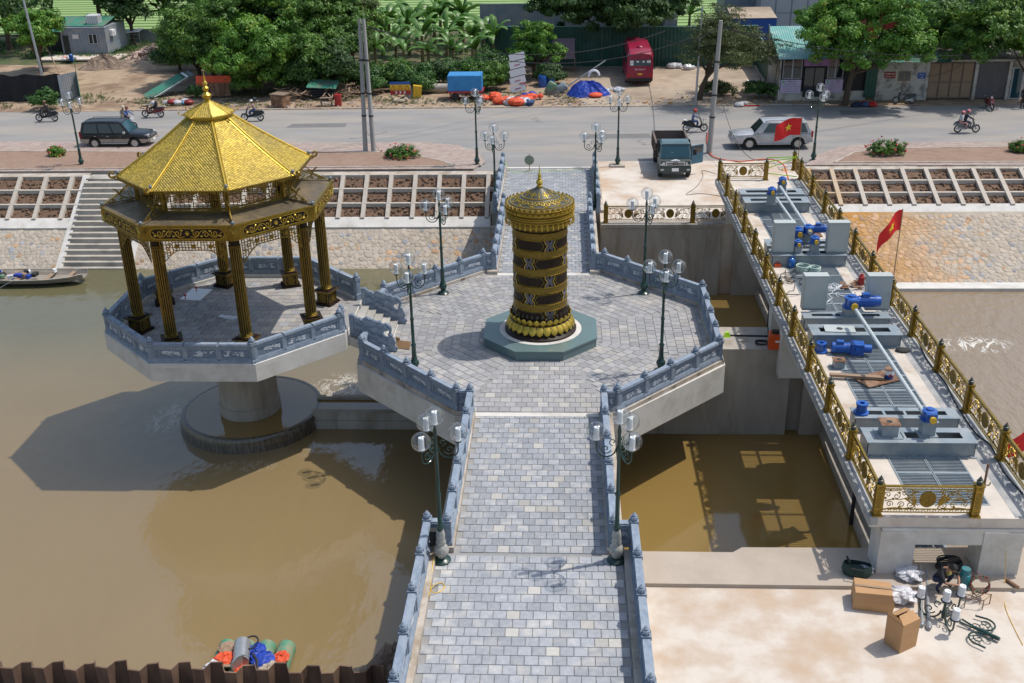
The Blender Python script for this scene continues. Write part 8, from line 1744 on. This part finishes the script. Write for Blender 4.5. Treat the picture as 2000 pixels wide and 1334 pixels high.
b = MB(); [b.box(x,x+.06,-.6,.6,0,.62) for x in (-1.3,1.25,0)]; part('leg', b, m_tail, t)
# rubble and soil heaps in the dirt lot
heap('soil_heap', 'grey-brown soil heap in front of the hut', 'soil', (*(-44.042, 63.769, 0.000)[:2],0), 2.6, 1.8, 1.1, m_mud, seed=7); heap('sand_heap', 'low pale heap joining soil and brick rubble', 'sand', (*(-41.583, 65.004, 0.000)[:2],0), 3.0, 1.6, .55, m_sand, seed=8, rough_=.12)
t = thing('brick_heap', 'heap of broken pinkish bricks and stones beside the thicket', 'rubble', (*(-40.822, 67.800, 0.000)[:2],0)); m_brk = mat('broken_brick', (.46,.32,.27), (.36,.27,.23), rough=.9, rnd=.3, isl=.3); bx = MB(); bx.obox((0,0,0),(.42,.26,.2)); bxm = bx.mesh('brick', m_brk); R_ = random.Random(3)
for k in range(170):
    r = R_.random()**.6; a = R_.random()*6.28; x, y = 3.0*r*math.cos(a)+.4*r, 3.6*r*math.sin(a); s_ = R_.uniform(.6,1.4); link('brick', bxm, t, (x,y,.1+1.3*(1-r)*R_.uniform(.8,1.1)), rot=(R_.random()*3,R_.random()*3,R_.random()*6), sca=(s_,s_,s_))
# fences
def fence(label, a, c, h, m_, name='sheet_metal_fence', top=None, pitch=.35):
    d = math.hypot(c[0]-a[0], c[1]-a[1]); t = thing(name, label, 'fence', (a[0],a[1],0), math.atan2(c[1]-a[1], c[0]-a[0])); n = max(1,int(d/3.2))
    for k in range(n): b = MB(); corr(b, d*k/n, d*(k+1)/n-.02, 0, h, 0, pitch, .05); part('fence_sheet', b, m_, t)
    for k in range(n+1): b = MB(); b.box(d*k/n-.05,d*k/n+.05,.03,.12,0,h); part('post', b, m_steel, t)
    b = MB(); b.box(0,d,-.06,.10,h,h+.06); part('top_rail', b, m_teal2 if top is None else top, t)
fence('dark green sheet fence running behind the coach and the mango tree', (-6.561, 63.030, 0.000), (11.917, 61.463, 0.000), 3.6, m_grs)
fence('dark green sheet fence right of the coach up to the makeup shop', (11.917, 61.463, 0.000), (18.830, 61.598, 0.000), 3.6, m_grs)
fence('green fence stretch turning forward beside the makeup shop', (18.830, 61.598, 0.000), (18.443, 48.472, 0.000), 2.8, m_grs)
fence('pale blue-grey sheet wall rising behind the dark green fence', (-7.636, 72.705, 0.000), (12.460, 72.323, 0.000), 4.4, m_blug, pitch=.8, top=m_blug)
# buildings at the upper right
s0 = (18.104, 46.106, 0.000); s1 = (25.063, 46.013, 0.000)
t = thing('makeup_shop', 'small shop with teal sheet roof, dark windows and pink makeup posters', 'shop', (s0[0],s0[1],0)); W_ = s1[0]-s0[0]
b = MB(); b.box(0,W_,.0,5,0,.75); b.box(0,.12,0,5,.75,3.6); b.box(W_-.1,W_,0,5,.75,3.6); b.box(0,W_,4.9,5,.75,4.4); part('wall', b, m_plast, t)
b = MB(); b.box(.12,W_-.1,.1,.2,.7,3.6); part('interior', b, m_dark, t)
b = MB(); corr(b, -.3, W_+.2, 0, 5.8, 0, .18, .035); T = Matrix.Translation((0,-.9,3.42)) @ Matrix.Rotation(-PI/2+.30,4,'X'); b.v = [tuple(T @ Vector(v)) for v in b.v]; part('roof', b, m_teal2, t)
b = MB(); b.add([(-.32,-.9,3.4),(-.32,4.6,5.1),(-.32,4.6,3.0),(-.32,.2,2.8)], [(0,1,2,3)]); part('gable_sheet', b, m_grs, t)
for x0, x1 in ((.25,1.75),(3.75,5.0)):
    for k in range(2): xa = x0+(x1-x0)*k/2; b = MB(); w2 = (x1-x0)/2; b.box(xa,xa+w2,-.02,.06,1.75,3.35); q = part('window', b, m_lgry, t); b = MB(); b.box(xa+.05,xa+w2-.05,-.03,-.02,1.8,3.3); part('pane', b, m_wind, q)
b = MB(); b.box(1.95,3.6,-.01,.08,.3,2.7); q = part('door', b, m_dark, t); b = MB(); b.box(2.0,2.7,-.04,-.01,.4,2.6); b.box(2.8,3.5,-.04,-.01,.4,2.6); part('door_leaf', b, m_wind, q)
b = MB(); b.box(.15,1.75,-.08,-.03,.62,1.68); q = part('poster', b, m_pinkp, t)
text('Make up', .20, q, (1.0,-.085,1.54), (PI/2,0,0), m_ink, ext=.001)
for i, (tx, sz) in enumerate((('Trang Điểm Cô Dâu',.12),('Trang Điểm Dự Tiệc - Hội Chúng',.10),('Trang Điểm Kỷ Yếu - Sự Kiện',.10),('Thuê Áo Dài Cưới Giá Rẻ',.10))): text(tx, sz, q, (.92,-.085,1.33-i*.19), (PI/2,0,0), m_ink if i < 2 else m_mag, ext=.001)
b = MB(); b.lathe([(.01,-.01),(.1,-.01),(.1,.0),(.01,.0)], 12, c=(.36,-.08,1.5), ax='y'); part('logo', b, m_lgrn, q)
b = MB(); b.box(3.65,5.05,-.08,-.03,.62,1.68); q = part('poster', b, m_pinkp, t); text('Tóc - Nail', .18, q, (4.4,-.085,1.52), (PI/2,0,0), m_ink, ext=.001)
for i in range(6): text(('Cắt - Uốn - Sấy','Gội đầu','Gội dưỡng sinh','Nhuộm tóc','Nối mi','Làm nail')[i], .10, q, (4.2,-.085,1.34-i*.13), (PI/2,0,0), m_ink if i < 3 else m_mag, ext=.001)
b = MB(); b.lathe([(.01,-.01),(.08,-.01),(.08,.0),(.01,.0)], 12, c=(3.82,-.08,1.54), ax='y'); part('logo', b, m_lgrn, q)
b = MB(); b.box(1.85,3.9,-.12,-.06,2.75,3.3); q = part('name_board', b, mat('violet_board', (.42,.20,.42), rough=.6), t); text('Tóc - Nail', .24, q, (2.7,-.125,2.92), (PI/2,0,0), m_ink, ext=.001)
h0 = (25.782, 45.983, 0.000); h1 = (29.670, 46.598, 0.000); h2 = (33.450, 46.439, 0.000); h3 = (36.057, 45.560, 0.000)
t = thing('roadside_house', 'low plastered house with green sheet door, wooden gate and rusty grey gate', 'house', (s1[0]-.2,h0[1],0)); X = lambda p: p[0]-s1[0]+.2
b = MB(); b.box(X(h0),X(h1),.0,6,0,3.1); b.box(X(h1),X(h3)+1.5,.5,6,0,2.9); [b.box(x-.12,x+.12,-.04,.5,0,3.05) for x in (X(h1),X(h2),X(h3))]; part('wall', b, m_plast, t)
b = MB(); corr(b, 0, X(h0)-.02, .25, 3.4, -.05, .25, .04); part('green_sheet_door', b, m_grs, t)
for k in range(4): b = MB(); w2 = (X(h2)-X(h1)-.3)/4; x = X(h1)+.14+k*w2; b.box(x,x+w2-.03,.1,.16,.1,2.9); q = part('gate_panel', b, m_gwood, t); b = MB(); b.box(x+.06,x+w2-.1,.08,.1,.2,1.3); b.box(x+.06,x+w2-.1,.08,.1,1.45,2.8); part('recessed_board', b, m_wood, q)
b = MB(); corr(b, X(h2)+.14, X(h3)-.14, .1, 2.9, .1, .12, .03); part('rusty_gate', b, m_gryw, t)
b = MB(); corr(b, X(h0)-.1, X(h1)+1.6, 0, 1.5, 0, .15, .03); T = Matrix.Translation((0,-.5,3.05)) @ Matrix.Rotation(-PI/2+.25,4,'X'); b.v = [tuple(T @ Vector(v)) for v in b.v]; part('awning', b, m_grroof, t)
b = MB(); b.box(X(h1)+1.6,X(h3)+1.6,-.2,6,3.0,3.15); part('flat_roof', b, m_conc, t)
b = MB(); x = X(h0)+.55; b.box(x,x+.85,-.05,.0,1.75,2.25); q = part('red_sign', b, m_redw, t); text('XƯỞNG MAY', .13, q, (x+.42,-.06,2.08), (PI/2,0,0), m_white, ext=.001); text('NHẬN SỬA CHỮA', .09, q, (x+.42,-.06,1.88), (PI/2,0,0), m_white, ext=.001)
b = MB(); x = X(h1)-.75; b.box(x,x+.6,-.05,.0,1.7,2.15); q = part('blue_sign', b, m_mblue, t); text('SỐ NHÀ', .10, q, (x+.3,-.06,2.0), (PI/2,0,0), m_white, ext=.001); text('175', .14, q, (x+.3,-.06,1.82), (PI/2,0,0), m_white, ext=.001)
b = MB(); x = X(h0)+1.6; b.box(x,x+1.0,-.03,.03,1.5,2.3); q = part('window', b, m_wood, t); b = MB(); b.box(x+.08,x+.46,-.04,-.03,1.57,2.23); b.box(x+.54,x+.92,-.04,-.03,1.57,2.23); part('pane', b, m_wind, q)
b = MB(); b.box(X(h3)+.2,X(h3)+1.1,-.02,.04,0,2.5); q = part('glass_door', b, m_lgry, t); b = MB(); b.box(X(h3)+.3,X(h3)+1.0,-.03,-.02,.1,2.4); part('pane', b, m_windt, q)
t = thing('red_sheet_house', 'tall house clad in red and grey sheet metal behind the low house', 'house', (h0[0]+.6,h0[1]+6.2,0)); b = MB(); corr(b, 0, 4.6, 3, 6.6, 0, .2, .04, 0); corr(b, 4.62, 9, 3, 6.9, 0, .2, .04, 1); b.box(0,9,.1,.2,0,3); b.box(0,.1,.1,8,0,6.4); b.box(8.9,9,.1,8,0,6.8); part('wall', b, [m_redw, m_blug, ], t)
b = MB(); b.obox((2.3,4,6.75),(5.0,8.5,.1), ry=-.03); b.obox((6.8,4,6.98),(4.6,8.5,.1), ry=-.02); part('roof', b, m_teal2, t)
g0 = (20.503, 84.567, 0.000)
t = thing('panel_building', 'grey-white building faced with large square panels at the top edge', 'building', (*(20.816, 73.028, 0.000)[:2],0)); b = MB(); b.box(0,6.4,0,8,0,11); part('wall', b, m_lgry, t)
for i in range(4):
    for j in range(6): b = MB(); b.box(.08+i*1.6,1.52+i*1.6,-.04,.0,1.7+j*1.5,3.12+j*1.5); part('facade_panel', b, m_lgry, t)
b = MB(); b.box(0,6.4,-.02,.01,1.6,11); part('joint_backing', b, m_blug, t)
b = MB(); b.box(-3.6,-.4,0,6,0,8.5); solo('side_building', 'blue-grey building wall left of the panel building', 'building', b, m_blug, loc=(*(21.232, 75.604, 0.000)[:2],0))
b = MB(); b.box(0,5,0,10,0,9.5); corr(b, 0, 5, 0, 9.4, -.02, .3, .04); solo('grey_building', 'grey sheet building at the top edge behind the roadside tree', 'building', b, m_blug, loc=(*(27.422, 75.168, 0.000)[:2],0))
b = MB(); corr(b, -3.5, 4.5, 0, 7, 0, .3, .05); T = Matrix.Translation((0,0,8.5)) @ Matrix.Rotation(-PI/2+.3,4,'X'); b.v = [tuple(T @ Vector(v)) for v in b.v]; t = thing('ribbed_roof_house', 'house with pale ribbed roof at the top edge', 'house', (*(33.661, 78.103, 0.000)[:2],0)); part('roof', b, m_lgry, t); b = MB(); b.box(-3,4,.5,7,0,8.4); part('wall', b, m_plast, t)
b = MB(); b.add([(0,0,3.9),(4.2,0,3.9),(4.2,4,4.4),(0,4,4.4)], [(0,1,2,3)]); b.box(0,4.2,.1,4,0,3.85,1); solo('beige_roof_shed', 'shed with flat beige roof behind the feathery tree', 'shed', b, [m_sand,m_mblue], loc=(*(16.844, 64.396, 0.000)[:2],0))
# sleeping bundles on the pavement and small litter
sacks('cloth_bundles', 'row of dark blue cloth bundles on the pavement by the tree trunk', 'bundles', (24.155, 43.973, 0.000), 6, [m_navy,m_jean,m_tail], .3, 31); sacks('white_sack', 'white sack standing upright by the shrub', 'sack', (14.959, 44.708, 0.000), 2, m_clear, .32, 32)
b = MB(); b.box(-.8,.8,-.12,.12,0,.05); solo('red_plank', 'red plank lying on the verge beside the white sack', 'plank', b, m_tail, loc=(15.582, 44.309, 0.000))
b = MB(); R_ = random.Random(77)
for k in range(420):
    x = R_.uniform(-34,20); y = 45.2+abs(R_.gauss(0,1.6)); s_ = R_.uniform(.04,.16)
    b.obox((x,y,s_*.3), (s_*1.6,s_,s_*.5), rz=R_.random()*3, m=R_.choice((0,0,0,1,2)))
tag(link('verge_litter', b.mesh('verge_litter', [m_rock, m_clear, m_wood]), kind='stuff'), 'small stones and litter strewn along the far verge', 'litter')
b = MB()
for k in range(60): b.box(-35+k*.95,-34.15+k*.95,44.52,44.68,-.03,.05)
solo('verge_kerb', 'line of low dusty kerbstones along the far road edge', 'kerb', b, m_kerb, kind='stuff')
# ---------------- utility poles and wires ----------------
m_pole = mat('concrete_pole', (.36,.355,.34), (.30,.295,.28), rough=.85, scale=2, stretch=(1,1,.3))
def pole(label, p, top, r0=.2, r1=.12, name='utility_pole', m_=None):
    b = MB(); d = Vector(top)-Vector(p); b.tube([(0,0,-.1),tuple(d*.5),tuple(d)], [r0,(r0+r1)/2,r1], n=12)
    t = thing(name, label, 'pole', p); part('shaft', b, m_ or m_pole, t, smooth=True)
    if r0 > .15:
        for f_ in (.28,.45,.7): q = MB(); c = d*f_; q.lathe([(r0*.98,-.05),(r0*1.02,-.04),(r0*1.02,.04),(r0*.98,.05)], 12, c=tuple(c)); part('steel_band', q, m_black, t)
    return t
pole('left pole of the twin concrete utility poles on the left island', (-12.623, 30.560, 0.100), (-12.555, 31.600, 8.752), .17, .11); pole('right pole of the twin concrete utility poles on the left island', (-12.032, 30.408, 0.100), (-12.264, 31.500, 8.762), .17, .11)
pole('single concrete utility pole beside the dump truck', (10.718, 30.083, 0.000), (10.970, 30.100, 8.583)); pole('slim grey steel pole at the foot of the feathery tree', (11.380, 44.474, 0.000), (11.539, 44.600, 7.606), .09, .07, 'steel_pole', m_steel)
pole('tilted grey street light pole at the far left', (-45.576, 53.910, 0.000), (-46.362, 54.600, 8.213), .13, .09, 'steel_pole', m_steel); pole('thin pole beside the makeup shop', (17.609, 47.501, 0.000), (17.138, 46.800, 5.858), .06, .05, 'steel_pole', m_steel)
b = MB(); b.beam((0,0,0),(2.6,-3.4,2.6),.09); solo('wooden_prop', 'pale timber prop leaning near the tilted street light pole', 'timber', b, m_wood, loc=(-46.972, 60.241, 0.000), rz=PI)
def wire(label, a, c, sag, r=.034, name='overhead_wire'):
    a, c = Vector(a), Vector(c); b = MB(); pts = [tuple((c-a)*(i/24)-Vector((0,0,sag*4*(i/24)*(1-i/24)))) for i in range(25)]; b.tube(pts, r, n=4); solo(name, label, 'wire', b, m_black, loc=tuple(a), group='overhead wires')
PA, PB = (-12.428, 31.500, 8.404), (10.961, 30.100, 8.203)
wire('overhead wire spanning from the twin poles past the mango tree', PA, (9.851, 56.000, 4.100), 2.0); wire('lower overhead wire in front of the banana plants', PA, (12.071, 52.000, 4.253), 2.4)
wire('thick overhead wire bundle from the single pole to the right edge', PB, (37.193, 46.000, 3.919), 1.1, .035); wire('second overhead wire from the single pole to the right edge', PB, (37.144, 46.000, 4.192), 1.6, .025); wire('overhead wire from the single pole toward the left fence', PB, (9.781, 60.000, 2.777), .6); wire('drooping wire in front of the red sheet house', (25.537, 45.000, 3.821), (31.914, 45.000, 2.973), 1.3, .018)
wire('thin black cable hanging from the single pole', PB, (12.292, 39.345, 0.800), .0, .02); wire('thin wire from the twin poles down to the left island', (-12.653, 31.000, 1.625), (-11.503, 30.367, 0.000), .0, .012); wire('cable drooping from the single pole across the pickup to the deck railing', (11.567, 30.963, 3.000), (12.224, 17.774, 2.800), 1.2, .018)
b = MB(); b.sphere((0,0,0), .35, 10, 7, sz=.8); solo('wire_bundle', 'white bundled cable hanging on the wires in front of the gate', 'cable bundle', b, m_clear, loc=(29.791, 45.500, 3.299))
